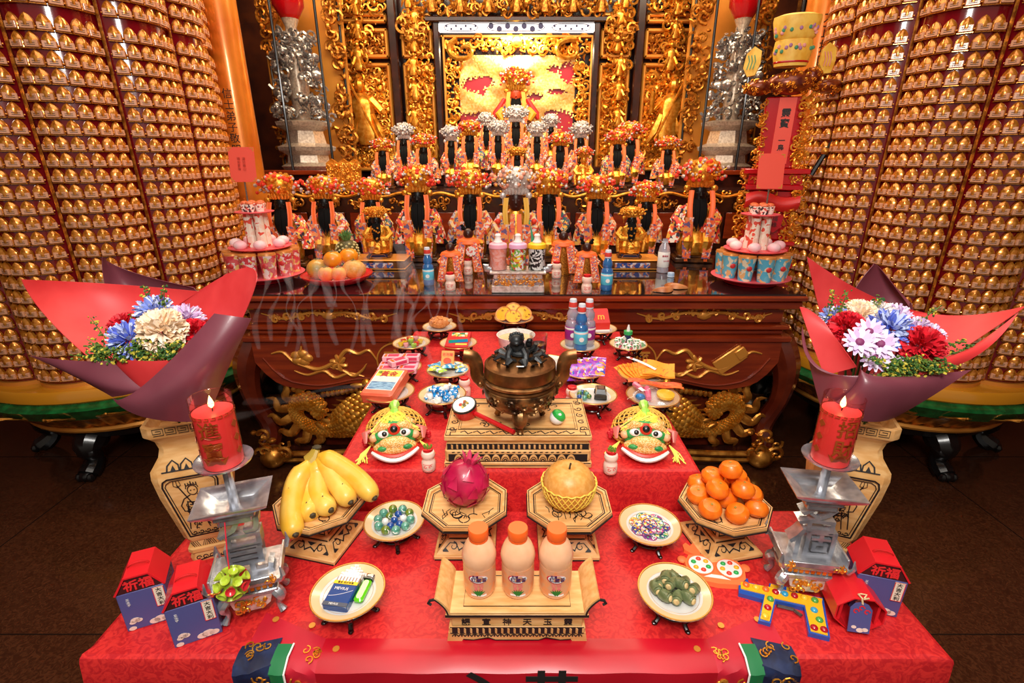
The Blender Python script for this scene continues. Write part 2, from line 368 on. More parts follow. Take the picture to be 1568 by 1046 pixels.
# apron reliefs: round medallions with characters, ribbons, lotus and scroll
ay = .0
for x, ch in ((-.655, '宮'), (.655, '濟')):
    b = B().at((x, -.003, .655), UPX); b.torus((0, 0, 0), .105, .005, 32, 6); b.at((x, .0, .655), UPX); b.text(ch, .15, .008)
    O('medallion', b, GOLDF, altar)
def ribbon(b, pts, r=.009):
    b.tube([(x, -.004, z) for x, z in smooth_path([(p[0], p[1], 0) for p in pts], 5) for x, z in [(x, z)]] if False else [(p[0], -.004, p[1]) for p in smooth_path([(q[0], q[1], 0) for q in pts], 5)], lambda t: r*(.45+.9*sin(pi*min(1, max(0, t)))), 6)
for s in (-1, 1):
    b = B(); X = lambda x: s*x
    ribbon(b, [(X(1.33), .70), (X(1.27), .71), (X(1.22), .66), (X(1.16), .63), (X(1.08), .61), (X(.98), .66), (X(.92), .72), (X(.86), .70), (X(.80), .72), (X(.76), .66)])
    ribbon(b, [(X(1.22), .60), (X(1.15), .575), (X(1.06), .60), (X(1.0), .56), (X(.92), .585), (X(.84), .565)], .007)
    ribbon(b, [(X(1.02), .62), (X(.95), .60), (X(.9), .57), (X(.85), .60), (X(.82), .64)], .007)
    for a in range(6): # bow
        t = a*pi/3+.3; b.tube([(X(.97)+.05*q*cos(t+.5*q), -.006, .645+.05*q*sin(t+.5*q)) for q in (0, .3, .6, .9, 1)], [.004, .01, .013, .01, .004], 6)
    if s < 0:
        for k in range(5): b.sph((X(1.17)+.03*cos(k*1.26), -.004, .675+.024*sin(k*1.26)), (.034, .014, .026), 8, 6)
        b.tube([(X(1.17), -.004, .70), (X(1.16), -.008, .745)], [.012, .004], 6)
    else:
        b.at((X(1.16), -.008, .665), (pi/2, .9, 0)).box((0, 0, 0), (.09, .17, .014), .004); b.M = Matrix.Identity(4)
        b.at((X(1.215), -.012, .705), (pi/2, .9, 0)).box((0, 0, 0), (.06, .06, .016), .004); b.M = Matrix.Identity(4)
    O('gilt_ribbon', b, GOLDF, altar)
    b = B(); b.sph((s*.83, -.01, .525), (.028, .02, .03)); [b.sph((s*.83+.05*d, -.005, .512), (.045, .012, .014)) for d in (-1, 1)]
    O('gilt_bud', b, GOLD, altar)
# carp and dragon carving on the panel below the apron
for s in (-1, 1):
    b = B(); X = lambda x: s*x
    body = smooth_path([(X(.56), .05, .42), (X(.70), .05, .42), (X(.84), .04, .37), (X(.96), .03, .28), (X(1.06), .05, .225), (X(1.17), .05, .215), (X(1.26), .05, .27), (X(1.27), .05, .36), (X(1.19), .04, .40), (X(1.13), .04, .35), (X(1.17), .03, .31)], 5)
    rad = lambda t: .03+.062*math.exp(-((t-.25)/.16)**2)+.022*math.exp(-((t-.8)/.12)**2)
    b.tube(body, rad, 12, .7, up=(0, 1, 0))
    O('carp_body', b, BRONZE, altar); b = B()
    for k in range(1, len(body)-2):    # scales
        p = Vector(body[k]); q = Vector(body[k+1]); t = (q-p).normalized(); nrm = t.cross(Vector((0, 1, 0))).normalized(); rr = rad(k/len(body))
        for i_, a in enumerate((-1.35, -1.0, -.68, -.36, -.04, .28, .6, .92, 1.24)):
            c = p.lerp(q, .5*(i_ % 2))+nrm*(rr+.002)*sin(a)+Vector((0, -1, 0))*(rr*.7+.003)*cos(a)
            b.sph(tuple(c), (.2*rr+.006, .008, .2*rr+.006), 6, 4)
    O('carp_scales', b, GOLD, altar, kind='stuff')
    def flame(pts, w_): b.tube(smooth_path([(X(x), y, z) for x, y, z in pts], 4), lambda t: w_*(.7+.9*t)*(1-t)**1.15*1.3+.0015, 7, .5, up=(0, 1, 0))
    b = B()
    for k in range(7):
        a = -1.9+k*.55; cx_, cz_ = 1.2, .31; r_ = .11
        x0, z0 = cx_+r_*cos(a), cz_+r_*sin(a); flame([(x0, .05, z0), (x0+.06*cos(a), .03, z0+.05*sin(a)-.01), (x0+.10*cos(a+.5), .03, z0+.09*sin(a+.5)), (x0+.15*cos(a+.2), .05, z0+.13*sin(a+.2))], .03)
    for k in range(6): flame([(.80+.05*k, .04, .42-.045*k), (.87+.045*k, .02, .44-.045*k), (.95+.04*k, .02, .40-.03*k), (1.03+.03*k, .04, .40-.03*k)], .022)
    for k in range(5): flame([(.72+.06*k, .05, .16), (.78+.06*k, .03, .19+.01*(k % 2)), (.85+.06*k, .05, .155)], .02)
    flame([(.90, .05, .24), (.80, .03, .21), (.70, .04, .23), (.60, .05, .20)], .03)
    O('flame_carving', b, BRONZE, altar); b = B()
    for k in range(9): b.sph((X(.88+.028*k), .05, .462-.004*k), (.017, .014, .02), 6, 5)
    for k in range(5): b.sph((X(1.16+.035*k), .05, .485-.006*k), (.03, .02, .024), 8, 6)
    flame([(.55, .05, .47), (.66, .04, .44), (.78, .05, .49)], .03)
    O('cloud_carving', b, BRONZE, altar)

# ================================================================ cloth covered tables
TZ, SZ = .75, .868
ft = T('offering_table', 'low front offering table under a red damask cloth', 'table', (0, .95, 0))
FX, FY0, FY1 = .885, .726, 1.185
O('table_top', B().box((0, 0, .72), (FX*2-.03, FY1-FY0-.03, .03)), WOODD, ft)
for sx in (-1, 1):
    for sy in (-1, 1): O('leg', B().box((sx*(FX-.07), sy*(.16), .352), (.05, .05, .7), .005), WOODD, ft)
def cloth_shell(x, y0, y1, z, drop, rng, th=.003, wob=.006):
    """table cloth: flat top, soft edge, hanging sides with folds"""
    b = B(); per = []
    nx, ny = 40, 14; r = .012
    loop = [(-x+2*x*i/nx, y0, 0, -1) for i in range(nx)]+[(x, y0+(y1-y0)*i/ny, 1, 0) for i in range(ny)]+[(x-2*x*i/nx, y1, 0, 1) for i in range(nx)]+[(-x, y1-(y1-y0)*i/ny, -1, 0) for i in range(ny)]
    ph = [rng.uniform(-1, 1) for _ in loop]
    rings = []
    for k, (dz, out, w_) in enumerate(((0, -r, 0), (-.3*r, -.3*r, 0), (-r, 0, 0), (-.06, .004, .5), (-drop*.5, .01, 1.5), (-drop, .014, 2.5))):
        rings.append([(px+nx_*(out+w_*wob*(.5+.5*sin(i*.9)+.3*ph[i])), py+ny_*(out+w_*wob*(.5+.5*sin(i*.9)+.3*ph[i])), z+dz) for i, (px, py, nx_, ny_) in enumerate(loop)])
    b.loft(rings, True, False); n = len(loop)
    b.add(rings[0], [tuple(range(n))]); return b
b = cloth_shell(FX, FY0, FY1, TZ, .55, random.Random(2))
O('table_cloth', b, REDCLOTH, label='red damask cloth over the low front table', cat='tablecloth')
st = T('offering_table', 'narrow raised offering table under red cloth reaching the altar', 'table', (0, 1.8, 0))
SX, SY0, SY1 = .523, 1.20, 2.42
O('table_top', B().box((0, .01, .84), (SX*2-.03, SY1-SY0-.03, .03)), WOODD, st)
for sx in (-1, 1):
    for sy in (-1, 1): O('leg', B().box((sx*(SX-.07), sy*.5, .412), (.05, .05, .82), .005), WOODD, st)
b = cloth_shell(SX, SY0, SY1, SZ, .50, random.Random(3))
O('table_cloth', b, REDCLOTH, label='red damask cloth over the narrow raised table', cat='tablecloth')
# satin banner along the front edge of the low table
bn = T('satin_banner', 'dark red satin banner with navy embroidered ends along the front edge', 'banner', (0, FY0, TZ))
def drape(x0, x1, back, drop, lift=0.0015, bow=0):
    def fn(u, v):
        x = x0+(x1-x0)*u; d = v*(back(u)+drop)   # runs from the back edge over the front
        bk = back(u)
        if d < bk-.012: return (x, bk-d, lift+.0012*sin(u*40)*sin(v*6))
        if d < bk+.012: t = (d-bk+.012)/.024; return (x, .012-(.030+lift)*t, lift-.012*t*t)
        return (x, -.018-lift-.0012*(1+sin(u*30)), lift-.012-(d-bk-.012))
    return fn
bk = lambda u: .045+.02*(2*u-1)**2
O('cloth', B().grid(drape(-.40, .40, lambda u: .045, .30), 40, 30, .001), SATIN, bn)
PINKSAT = mat('red_chiffon', (196, 24, 48), .5, 0, (178, 14, 38), 8)
NAVY = mat('navy_brocade', (14, 22, 52), .45, 0, (28, 44, 84), 30)
GREENS = mat('green_silk', (18, 112, 62), .5)
for s in (-1, 1):
    f = lambda u: .045+.065*u
    O('chiffon_end', B().grid(drape(s*.40, s*.555, f, .30) if s > 0 else drape(-.40, -.555, f, .30), 12, 30, -.001*s), PINKSAT, bn)
    O('green_stripe', B().grid(drape(s*.462, s*.492, lambda u: .03, .28, .006), 4, 20, -.001*s), GREENS, bn)
    O('white_cord', B().tube([(s*.46, .03, .007), (s*.46, .0, .007), (s*.46, -.026, -.008), (s*.46, -.028, -.2)], .002, 6), WHITE, bn)
    O('navy_end', B().grid(drape(s*.49, s*.565, lambda u: .045-.02*u, .28, .0055), 8, 20, -.001*s), NAVY, bn)
    b = B(); rng = random.Random(4+s)
    for k in range(7):
        x = s*rng.uniform(.495, .56); z = rng.uniform(-.10, -.02)
        b.tube([(x+p[0], -.0275, z+p[1]) for p in spiral(0, 0, .014, .003, rng.uniform(0, 6), 1.1, 10)], .0016, 5)
    for k in range(6):
        x = s*rng.uniform(.40, .455); z = rng.uniform(-.10, -.03)
        b.tube([(x+p[0], -.0225, z+p[1]) for p in spiral(0, 0, .014, .003, rng.uniform(0, 6), 1.0, 10)], .0018, 5)
    for k in range(6): b.line(spiral(s*rng.uniform(.498, .556), rng.uniform(-.004, .026), .010, .002, rng.uniform(0, 6), rng.choice((-1, 1))*1.0, 10), .0024, .0068, .0012)
    for k in range(5): b.line(spiral(s*rng.uniform(.405, .452), rng.uniform(-.004, .02), .010, .002, rng.uniform(0, 6), rng.choice((-1, 1))*1.0, 10), .0024, .0026, .0012)
    O('gold_thread_embroidery', b, GOLD, bn, kind='stuff')
    for x, y in ((.37, .02), (.44, .075), (.525, .09)): O('gold_dot', B().lathe([(0, .0), (.007, .0), (.007, .0015), (0, .0015)], 10, (s*x, y, .0035)), GOLDF, bn)
b = B(); [b.at((x, -.0222, -.064), UPX).text(c, .13, .001, bold=.02) for x, c in ((-.075, '心'), (.07, '恭'))]
O('brush_lettering', b, INK, bn)
# ================================================================ prayer lamp towers
CELLG = mat('lamp_cell_gilt', (196, 112, 22), .22, .55, (240, 160, 60), 60, coat=.5)
CELLP = mat('lamp_name_plate', (222, 160, 122), .35, 0, coat=.4)
TOWERRED = mat('tower_red', (120, 8, 20), .16, 0, coat=.8)
def cell_mesh():
    b = B(); w_, h_ = .0262, .064
    ol = [(-w_, 0), (-w_*1.02, h_*.35), (-w_*.9, h_*.60), (-w_*.5, h_*.85), (0, h_), (w_*.5, h_*.85), (w_*.9, h_*.60), (w_*1.02, h_*.35), (w_, 0)]
    b.mi = 0
    b.loft([[(x, 0, z) for x, z in ol], [(x*.96, -.010, z*.97+.001) for x, z in ol], [(x*.55, -.020, z*.72+.006) for x, z in ol], [(x*.1, -.023, z*.3+.018) for x, z in ol]])
    b.mi = 1; b.box((0, -.0165, .0155), (w_*1.84, .011, .027), .002)
    b.mi = 2; [b.box((0, -.0223, z), (w_*1.1, .0006, .0022)) for z in (.011, .018)]
    b.mi = 0; b.box((0, -.008, -.0012), (w_*2.1, .017, .003)); [b.sph((s*w_*1.1, -.012, .012), .004, 6, 4) for s in (-1, 1)]
    return b
CELLB = cell_mesh(); CELLM = mesh('lamp_cell', CELLB, [CELLG, CELLP, INK])
def project(p):
    zc = p[1]*cos(TH)+(H-p[2])*sin(TH)
    if zc < .1: return (-9999, -9999, zc)
    return (CX+FPX*p[0]/zc, CY+FPX*((H-p[2])*cos(TH)-p[1]*sin(TH))/zc, zc)
def tower(s, seam0, label):
    C = Vector((s*2.4, 3.0, 0)); t = T('prayer_lamp_tower', label, 'lamp tower', C)
    Rr = .62; hl = Rr*sin(R(15)); rl = hl/sin(R(60)); cc = Rr*cos(R(15))-rl*cos(R(60)); Z0, Z1 = .62, 2.88
    to_cam = math.atan2(-C.y, -C.x)
    seams = [to_cam+R(seam0+30*k) for k in range(12)]
    out = []
    for a in seams:
        f = a+R(15)
        for j in range(8):
            al = f+R(-60+120*j/8); out.append((cc*cos(f)+rl*cos(al), cc*sin(f)+rl*sin(al)))
    O('tower_body', B().prism(out, Z0-.01, Z1), TOWERRED, t)
    sh = [(x*1.03, y*1.03) for x, y in out]
    O('base_rim', B().prism(sh, .595, .62), GOLDF, t); O('top_rim', B().prism(sh, Z1, Z1+.08), GOLDF, t)
    for a in seams:
        d = (a-to_cam+pi) % (2*pi)-pi
        if abs(d) < R(110): O('corner_rod', B().tube([((Rr+.022)*cos(a), (Rr+.022)*sin(a), Z0), ((Rr+.022)*cos(a), (Rr+.022)*sin(a), Z1)], .0075, 6), GOLDD, t)
    cells = []
    for a in seams:
        f = a+R(15); d = (f-to_cam+pi) % (2*pi)-pi
        if abs(d) > R(100): continue
        for j in range(6):
            al = f+R(-51+102*(j+.5)/6)
            for i in range(32):
                z = .638+.068*i+(.03 if i > 23 else 0)
                if z > Z1-.07: continue
                p = Vector((cc*cos(f)+(rl+.001)*cos(al), cc*sin(f)+(rl+.001)*sin(al), z)); q = C+p; u, v, zc = project(q)
                view = (cam.location-q); face = view.normalized().dot(Vector((cos(al), sin(al), 0)))
                seen = -10 < u < 1578 and -10 < v < 640 and face > .12
                cells.append((-(face/zc**2) if seen else 1+zc, p, al+pi/2))
    cells.sort(key=lambda c: c[0])
    for _, p, rz in cells[:300]: O('lamp_cell', CELLM, None, t, loc=p, rz=rz)
    b = B()
    for _, p, rz in cells[300:]:
        b.M = Matrix.Translation(p) @ Matrix.Rotation(rz, 4, 'Z'); o = len(b.v)
        b.v += [b.M @ v for v in CELLB.v]; b.f += [[i+o for i in f_] for f_ in CELLB.f]; b.m += CELLB.m
    O('lamp_cell_rows', b, [CELLG, CELLP, INK], t, kind='stuff')
    O('yellow_ring', B().lathe([(.5, .60), (.755, .60), (.765, .585), (.765, .54), (.75, .525), (.5, .525)], 48), mat('yellow_lacquer', (206, 136, 30), .22, 0, coat=.5), t)
    O('leaf_band', B().lathe([(.5, .53), (.76, .53), (.80, .505), (.74, .43), (.5, .43)], 40), mat('green_glaze', (10, 74, 34), .2, 0, (22, 110, 54), 20, coat=.5), t)
    O('lotus_core', B().lathe([(.4, .47), (.68, .47), (.64, .38), (.57, .31), (.4, .30)], 40), BRONZE, t)
    pm = None
    for k in range(20):
        if pm is None:
            def fn(u, v):
                x = (u-.5)*2; wd = .105*(1-.15*v)*(1 if v < .6 else math.sqrt(max(0, 1-((v-.6)/.4)**2)*.97+.03)); r_ = .59+.17*v**.8+.08*v**3-.03*x*x+.012*cos(x*9)*(1-v)
                return (x*wd, -r_, .31+.18*v-.012*abs(x)*v)
            pm = mesh('lotus_petal', B().grid(fn, 10, 8, .008), BRONZE)
        O('lotus_petal', pm, None, t, rz=2*pi*k/20+.1)
    O('lotus_rim', B().torus((0, 0, .30), .60, .016, 48, 6), GOLDF, t)
    O('stand_plate', B().lathe([(.0, .29), (.56, .29), (.58, .27), (.56, .23), (.5, .20), (.0, .20)], 40), BLACK, t)
    for k in range(6):
        a = -pi/2+k*pi/3; ca, sa = cos(a), sin(a)
        pth = smooth_path([(.50*ca, .50*sa, .23), (.57*ca, .57*sa, .17), (.55*ca, .55*sa, .09), (.62*ca, .62*sa, .03)], 5)
        lg = O('leg', B().tube(pth, lambda q: .075-.035*q+.012*sin(q*8), 10), BLACK, t)
        b = B().sph((.625*ca, .625*sa, .032), (.045, .045, .032)); [b.sph((.645*ca+.03*i*sa, .645*sa-.03*i*ca, .028), (.022, .022, .026), 8, 5) for i in (-1, 0, 1)]
        O('claw_foot', b, BLACK, lg)
tower(-1, -15, 'red prayer lamp tower behind the bouquet of one large blue bloom group')
tower(1, 9, 'red prayer lamp tower behind the red lacquer tablet shrine')
bpy.data.objects['prayer_lamp_tower']['label'] = 'red prayer lamp tower of gilt cells on the bananas\' side of the altar'
bpy.data.objects['prayer_lamp_tower.001']['label'] = 'red prayer lamp tower of gilt cells on the tangerines\' side of the altar'

# ================================================================ lettered gilt columns
PILL = mat('gilt_column', (224, 132, 40), .3, .3, (204, 106, 28), 5, coat=.4)
for px, txt, s in ((332, '信士弟子敬叩謝', -1), (1266, '大正拾四年', 1)):
    x = W(px, 0, 3.62).x
    t = T('gilt_column', ('gilt column with an ink inscription and red envelope card before it' if s < 0 else 'gilt column inscribed with a five character date'), 'column', (x, 3.62, 0))
    O('shaft', B().lathe([(.115, .12), (.108, .3), (.105, 4.45)], 28), PILL, t)
    O('stone_base', B().lathe([(.17, 0), (.17, .05), (.15, .08), (.14, .11), (.115, .13)], 28), BLACK, t)
    a = math.atan2(-3.62, -x)+(.35 if s < 0 else .35)*(-s)*-1
    b = B(); b.M = Matrix.Translation((.1062*cos(a), .1062*sin(a), 2.50 if s > 0 else 2.08)) @ Matrix.Rotation(a+pi/2, 4, 'Z') @ Matrix.Rotation(pi/2, 4, 'X')
    b.text(txt, .075 if s > 0 else .062, .0015, vert=True); O('inscription', b, INK, t)

# ================================================================ stepped tiers behind the altar
YB = 5.5
def wx(px, Y=YB): return W(px, 150, Y).x
t = T('statue_tier', 'dark stepped statue table with a gilded wavy rim', 'table', (0, 3.97, 0))
O('lower_step', B().box((0, .26, .73), (3.9, .50, 1.46), .01), WOODD, t); O('rear_step', B().box((0, .965, .73), (3.0, .91, 1.46), .01), WOODD, t)
O('middle_step', B().box((0, 1.09, 1.54), (2.3, .66, .16), .008), WOODD, t)
O('top_step', B().box((0, 1.225, 1.72), (1.2, .39, .20), .008), WOODD, t)
b = B()
for k in range(-6, 7):
    x0 = k*.29; b.tube([(x0-.145+.29*i/12, -.012, 1.432-.014*cos(i/12*2*pi)) for i in range(13)], .012, 6)
    for s in (-1, 1): b.tube([(x0+s*.145+s*-p[0], -.012, 1.452+p[1]) for p in spiral(.02, 0, .02, .005, 3.1, .8, 9)], .007, 5)
O('wavy_rim', b, GOLD, t)
for k in range(-6, 7): b = B(); carve(b, k*.29-.10, k*.29+.10, 1.33, 1.40, -.005, 16, random.Random(k+40), .02, .04, .02); O('frieze_carving', b, GOLDD, t, kind='stuff')
for k in range(-6, 7): O('recess_panel', B().box((k*.29, -.006, 1.2), (.25, .012, .2), .004), WOODR, t)

# ================================================================ gilded shrine screen
sh = T('shrine_screen', 'gilded carved shrine screen with dark posts and tall figure panels', 'shrine', (0, YB, 0))
O('backing', B().box((0, .12, 2.4), (4.2, .04, 2.2)), WOODD, sh)
zt = lambda v: W(791, v, YB).z
def post(px0, px1, z0=1.46, z1=3.5, y=-.03):
    for s in (-1, 1):
        x = abs(wx((px0+px1)/2)); O('post', B().box((s*x, y, (z0+z1)/2), (abs(wx(px1)-wx(px0)), .1, z1-z0), .012), WOODD, sh)
post(499, 513); post(604, 617); post(669, 679)
O('lintel', B().box((0, -.06, zt(33)), (wx(925)-wx(660), .1, zt(29)-zt(38)), .01), WOODD, sh)
for s in (-1, 1):
    for (a, c, seed) in ((520, 602, 1), (621, 667, 2)):
        x0, x1 = sorted((s*abs(wx(a)), s*abs(wx(c)))); xm = (x0+x1)/2; wd = x1-x0
        # bevelled gilt frames
        for (v0, v1) in ((20, 36), (44, 90), (97, 262)):
            z1, z0 = zt(v0), zt(v1); fw = .035
            b = B()
            for (cx_, cz_, dx, dz) in ((xm, z1-fw/2, wd, fw), (xm, z0+fw/2, wd, fw), (x0+fw/2, (z0+z1)/2, fw, z1-z0), (x1-fw/2, (z0+z1)/2, fw, z1-z0)):
                b.box((cx_, .0, cz_), (dx, .07, dz), .012)
            fr = O('panel_frame', b, GOLDF, sh)
            O('panel_board', B().box((xm, .06, (z0+z1)/2), (wd-.02, .03, z1-z0-.02)), GOLDD if v0 > 50 else REDLAQ, fr)
            b = B(); rng = random.Random(seed*10+v0+s)
            carve(b, x0+fw, x1-fw, z0+fw, z1-fw, .04, int(wd*(z1-z0)*(1000 if v0 > 50 else 800)), rng, .025, .06, .05)
            O('carving', b, GOLD if v0 > 50 else GOLDD, sh, kind='stuff')
        # tall carved figures climbing the panel
        b = B(); rng = random.Random(seed+7*s)
        if seed == 1:
            little_figure(b, xm, -.03, zt(222), zt(120)-zt(222), rng, .08*s); little_figure(b, xm-.02, -.05, zt(110), zt(66)-zt(110), rng)
            little_figure(b, xm, -.05, zt(62), zt(30)-zt(62), rng); little_figure(b, xm, -.05, zt(26), zt(-8)-zt(26), rng)
            b.tube([(xm-.12*s, -.13, zt(215)), (xm+.14*s, -.13, zt(120))], .012, 6)
            b.tube([(xm+.1*p[0], -.09, zt(185)+.1*p[1]) for p in spiral(1.2*s, 0, 1, .5, 0, 1, 14)], .02, 6)
            carve(b, xm-.10, xm+.10, zt(100), zt(0), -.02, 50, rng, .03, .06, .05)
        else:
            for v in (235, 195, 155, 118, 82, 48, 16): little_figure(b, xm+rng.uniform(-.03, .03)+.03*s, -.06, zt(v), .20, rng, rng.uniform(-.1, .1))
            carve(b, xm-.09, xm+.13, zt(262), zt(-10), -.03, 150, rng, .03, .06, .06)
        O('figure_carving', b, GOLD, sh)
    # outer strip carving
    x0, x1 = sorted((s*abs(wx(478)), s*abs(wx(497)))); b = B(); carve(b, x0, x1, 1.6, 3.2, -.02, 170, random.Random(77+s), .03, .06, .06); O('strip_carving', b, GOLDD, sh, kind='stuff')
    # bracket wings beside the lintel
    b = B(); carve(b, *sorted((s*abs(wx(622)), s*abs(wx(660)))), zt(62), zt(30), -.08, 26, random.Random(3), .03, .07, .06); O('bracket_carving', b, GOLDD, sh, kind='stuff')
b = B(); rng = random.Random(11); carve(b, wx(672), wx(910), zt(26), zt(-12), -.04, 260, rng, .03, .065, .07)
for k in range(-3, 4): little_figure(b, k*.26, -.09, zt(24), .22, rng)
O('top_carving', b, GOLDD, sh)
for q in (1, -1): b = B(); carve(b, *sorted((q*wx(520), q*wx(602))), zt(18), zt(-12), -.04, 80, rng, .03, .065, .07); O('top_carving', b, GOLD, sh, kind='stuff')
# lit painted lintel board
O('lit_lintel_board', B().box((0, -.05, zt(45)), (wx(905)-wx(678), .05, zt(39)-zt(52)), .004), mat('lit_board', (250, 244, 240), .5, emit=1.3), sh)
b = B()
for x0, x1 in ((678+8, 735), (748, 832), (842, 898)):
    xa, xb = wx(x0), wx(x1); n_ = 7
    b.at((0, -.076, zt(45)), UPX); b.line([(xa+(xb-xa)*i/20, .028*math.sqrt(max(0, 1-(2*i/20-1)**6))) for i in range(21)], .006); b.line([(xa+(xb-xa)*i/20, -.028*math.sqrt(max(0, 1-(2*i/20-1)**6))) for i in range(21)], .006)
    for i in range(n_): b.prism(circ(xa+(xb-xa)*(i+.5)/n_, .012*(-1)**i, .011 if x0 != 748 else .026, 8), 0, .002)
O('painted_scroll', b, mat('navy_paint', (34, 30, 84), .5), sh)
# niche: carved border and dragon board
xa, xb, za, zb = wx(681), wx(905), zt(262), zt(54)
b = B()
for c, d in (((0, .0, zb-.012), (xb-xa, .06, .024)), ((xa+.012, .0, (za+zb)/2), (.024, .06, zb-za)), ((xb-.012, .0, (za+zb)/2), (.024, .06, zb-za))): b.box(c, d, .006)
O('niche_frame', b, GOLDF, sh)
b = B(); rng = random.Random(21); xi, xj, zi = wx(704), wx(880), zt(84)
carve(b, xa+.03, xi, za, zb-.02, .03, 130, rng, .025, .06, .05); carve(b, xj, xb-.03, za, zb-.02, .03, 130, rng, .025, .06, .05); carve(b, xi, xj, zi+.02, zb-.02, .03, 130, rng, .025, .06, .05)
for s in (-1, 1): b.tube([(s*(abs(xi)-.02)+s*.16*p[0], -.03, zi+.02+.10*p[1]) for p in spiral(-.2, .1, 1, .3, 1.2, 1.0*s, 16)], lambda q: .028*(1-.5*q), 6)
b.sph((0, -.04, zb-.06), .055, 10, 8)
O('niche_carving', b, GOLD, sh)
O('niche_red_board', B().box((0, .07, (za+zi)/2), (xj-xi, .03, zi-za)), mat('crimson_board', (176, 10, 32), .4), sh)
holes = [(727, 127, 17, 11), (742, 122, 14, 8), (738, 138, 6, 4), (868, 108, 12, 14), (848, 104, 9, 5), (820, 145, 12, 5), (852, 137, 14, 4), (870, 118, 6, 8), (716, 180, 24, 10), (735, 176, 14, 8), (860, 180, 22, 14), (872, 196, 14, 16), (845, 170, 10, 5)]
b = B(); nu, nv = 84, 84; rng = random.Random(8); hts = {}
def hh(u, v):
    px, py = 704+176*u, 84+178*v
    hgt = .010*abs(sin(px*.8+py*.35))*abs(sin(px*.8-py*.5))+.02*sin(px*.07)*sin(py*.09)
    for cx_, cy_, r_, a_ in ((772, 105, 10, .05), (808, 105, 10, .05), (790, 118, 16, .07), (790, 95, 22, .04), (760, 130, 12, .03), (822, 128, 12, .03)):
        hgt += a_*math.exp(-((px-cx_)**2+(py-cy_)**2)/r_**2)
    return px, py, hgt
vs = []; fs = []
for i in range(nu+1):
    for j in range(nv+1):
        px, py, hgt = hh(i/nu, j/nv); vs.append((xi+(xj-xi)*i/nu, .035-hgt, zi+(za-zi)*j/nv))
for i in range(nu):
    for j in range(nv):
        px, py, _ = hh((i+.5)/nu, (j+.5)/nv); q = .18*sin(px*.9+py*.5)+.14*sin(py*1.3-px*.4)
        if any(((px-h[0])/h[2])**2+((py-h[1])/h[3])**2 < 1+q*2 for h in holes): continue
        fs.append((i*(nv+1)+j, i*(nv+1)+j+1, (i+1)*(nv+1)+j+1, (i+1)*(nv+1)+j))
b.add(vs, fs); O('dragon_relief', b, mat('pale_gilt', (232, 178, 84), .4, .3, (246, 214, 140), 50), sh)
for p in (774, 808): O('dragon_eye', B().sph((wx(p), -.035, zt(105)), .010, 8, 6), INK, sh)
b = B(); b.sph((0, .0, zt(58)), (.16, .03, .02), 12, 6); O('niche_lamp', b, mat('lamp_glow', (255, 244, 214), .5, emit=9), sh)
area('niche_lamp_light', (0, YB-.12, zt(60)), (0, YB+.15, zt(130)), .5, 15, (1, .86, .58), .06)

# ================================================================ glass cabinets with silver pagodas
for s in (-1, 1):
    x = s*1.9; t = T('glass_cabinet', 'glass cabinet of dark bars holding a silver ornament ' + ('beside the golden message tubes' if s < 0 else 'behind the red lacquer tablet shrine'), 'cabinet', (x, 4.75, 0))
    O('plinth', B().box((0, .1, .78), (.72, .62, 1.55), .01), WOODD, t)
    O('floor_board', B().box((0, .1, 1.575), (.74, .64, .04), .006), WOODR, t)
    for dx in (-.34, -.02, .33):
        O('bar', B().tube([(dx, -.2, 1.59), (dx, -.2, 3.3)], .011, 8), BLACK, t)
    for dx in (-.33, .33): O('bar', B().tube([(dx, .38, 1.59), (dx, .38, 3.3)], .011, 8), BLACK, t)
    O('glass_pane', B().box((0, -.19, 2.44), (.66, .004, 1.7)), glass('cabinet_glass', (250, 246, 240)), t)
    O('back_board', B().box((0, .4, 2.44), (.72, .02, 1.72)), GOLDF, t)
    for x0, x1 in ((-.34, -.2), (.24, .34)): b = B(); carve(b, x0, x1, 1.6, 3.2, .38, 90, random.Random(5+s), .04, .07, .06); O('back_carving', b, GOLDD, t, kind='stuff')
    # silver pagoda ornament: a thing of its own
    pg = T('silver_pagoda', 'tall silver filigree ornament inside the cabinet ' + ('beside the golden message tubes' if s < 0 else 'behind the red tablet shrine'), 'ornament', (x+s*-.02, 4.82, 1.595))
    O('base', B().lathe([(.22, 0), (.25, .03), (.19, .06), (.18, .12), (.25, .16), (.26, .19), (.18, .22), (.16, .32), (.24, .36), (.25, .39), (.14, .41)], 8), SILVERW, pg)
    b = B(); rng = random.Random(31+s)
    for k in range(300):
        z = rng.uniform(.42, 1.08); a = rng.uniform(0, 6.3); rr = .25*(1-.35*(z-.42)/.63)*rng.uniform(.5, 1)
        b.at((rr*cos(a), rr*sin(a), z), (rng.uniform(0, 3), rng.uniform(0, 3), 0)); sz = rng.uniform(.025, .055)
        b.tube([(p[0]*sz, p[1]*sz, 0) for p in spiral(0, 0, 1, .3, 0, .9, 7)], sz*.22, 4) if k % 2 else b.sph((0, 0, 0), (sz*.7, sz*.25, sz*.9), 6, 4)
    b.M = Matrix.Identity(4); O('filigree', b, SILVER, pg, kind='stuff')
    O('stem', B().lathe([(.06, .4), (.09, .7), (.05, 1.0), (.045, 1.12), (.07, 1.18)], 12), SILVERW, pg)
    b = B().lathe([(.02, 1.16), (.07, 1.18), (.125, 1.27), (.13, 1.36), (.10, 1.43), (.03, 1.45), (.0, 1.43)], 20)
    O('red_lantern', b, REDLAQ, pg)
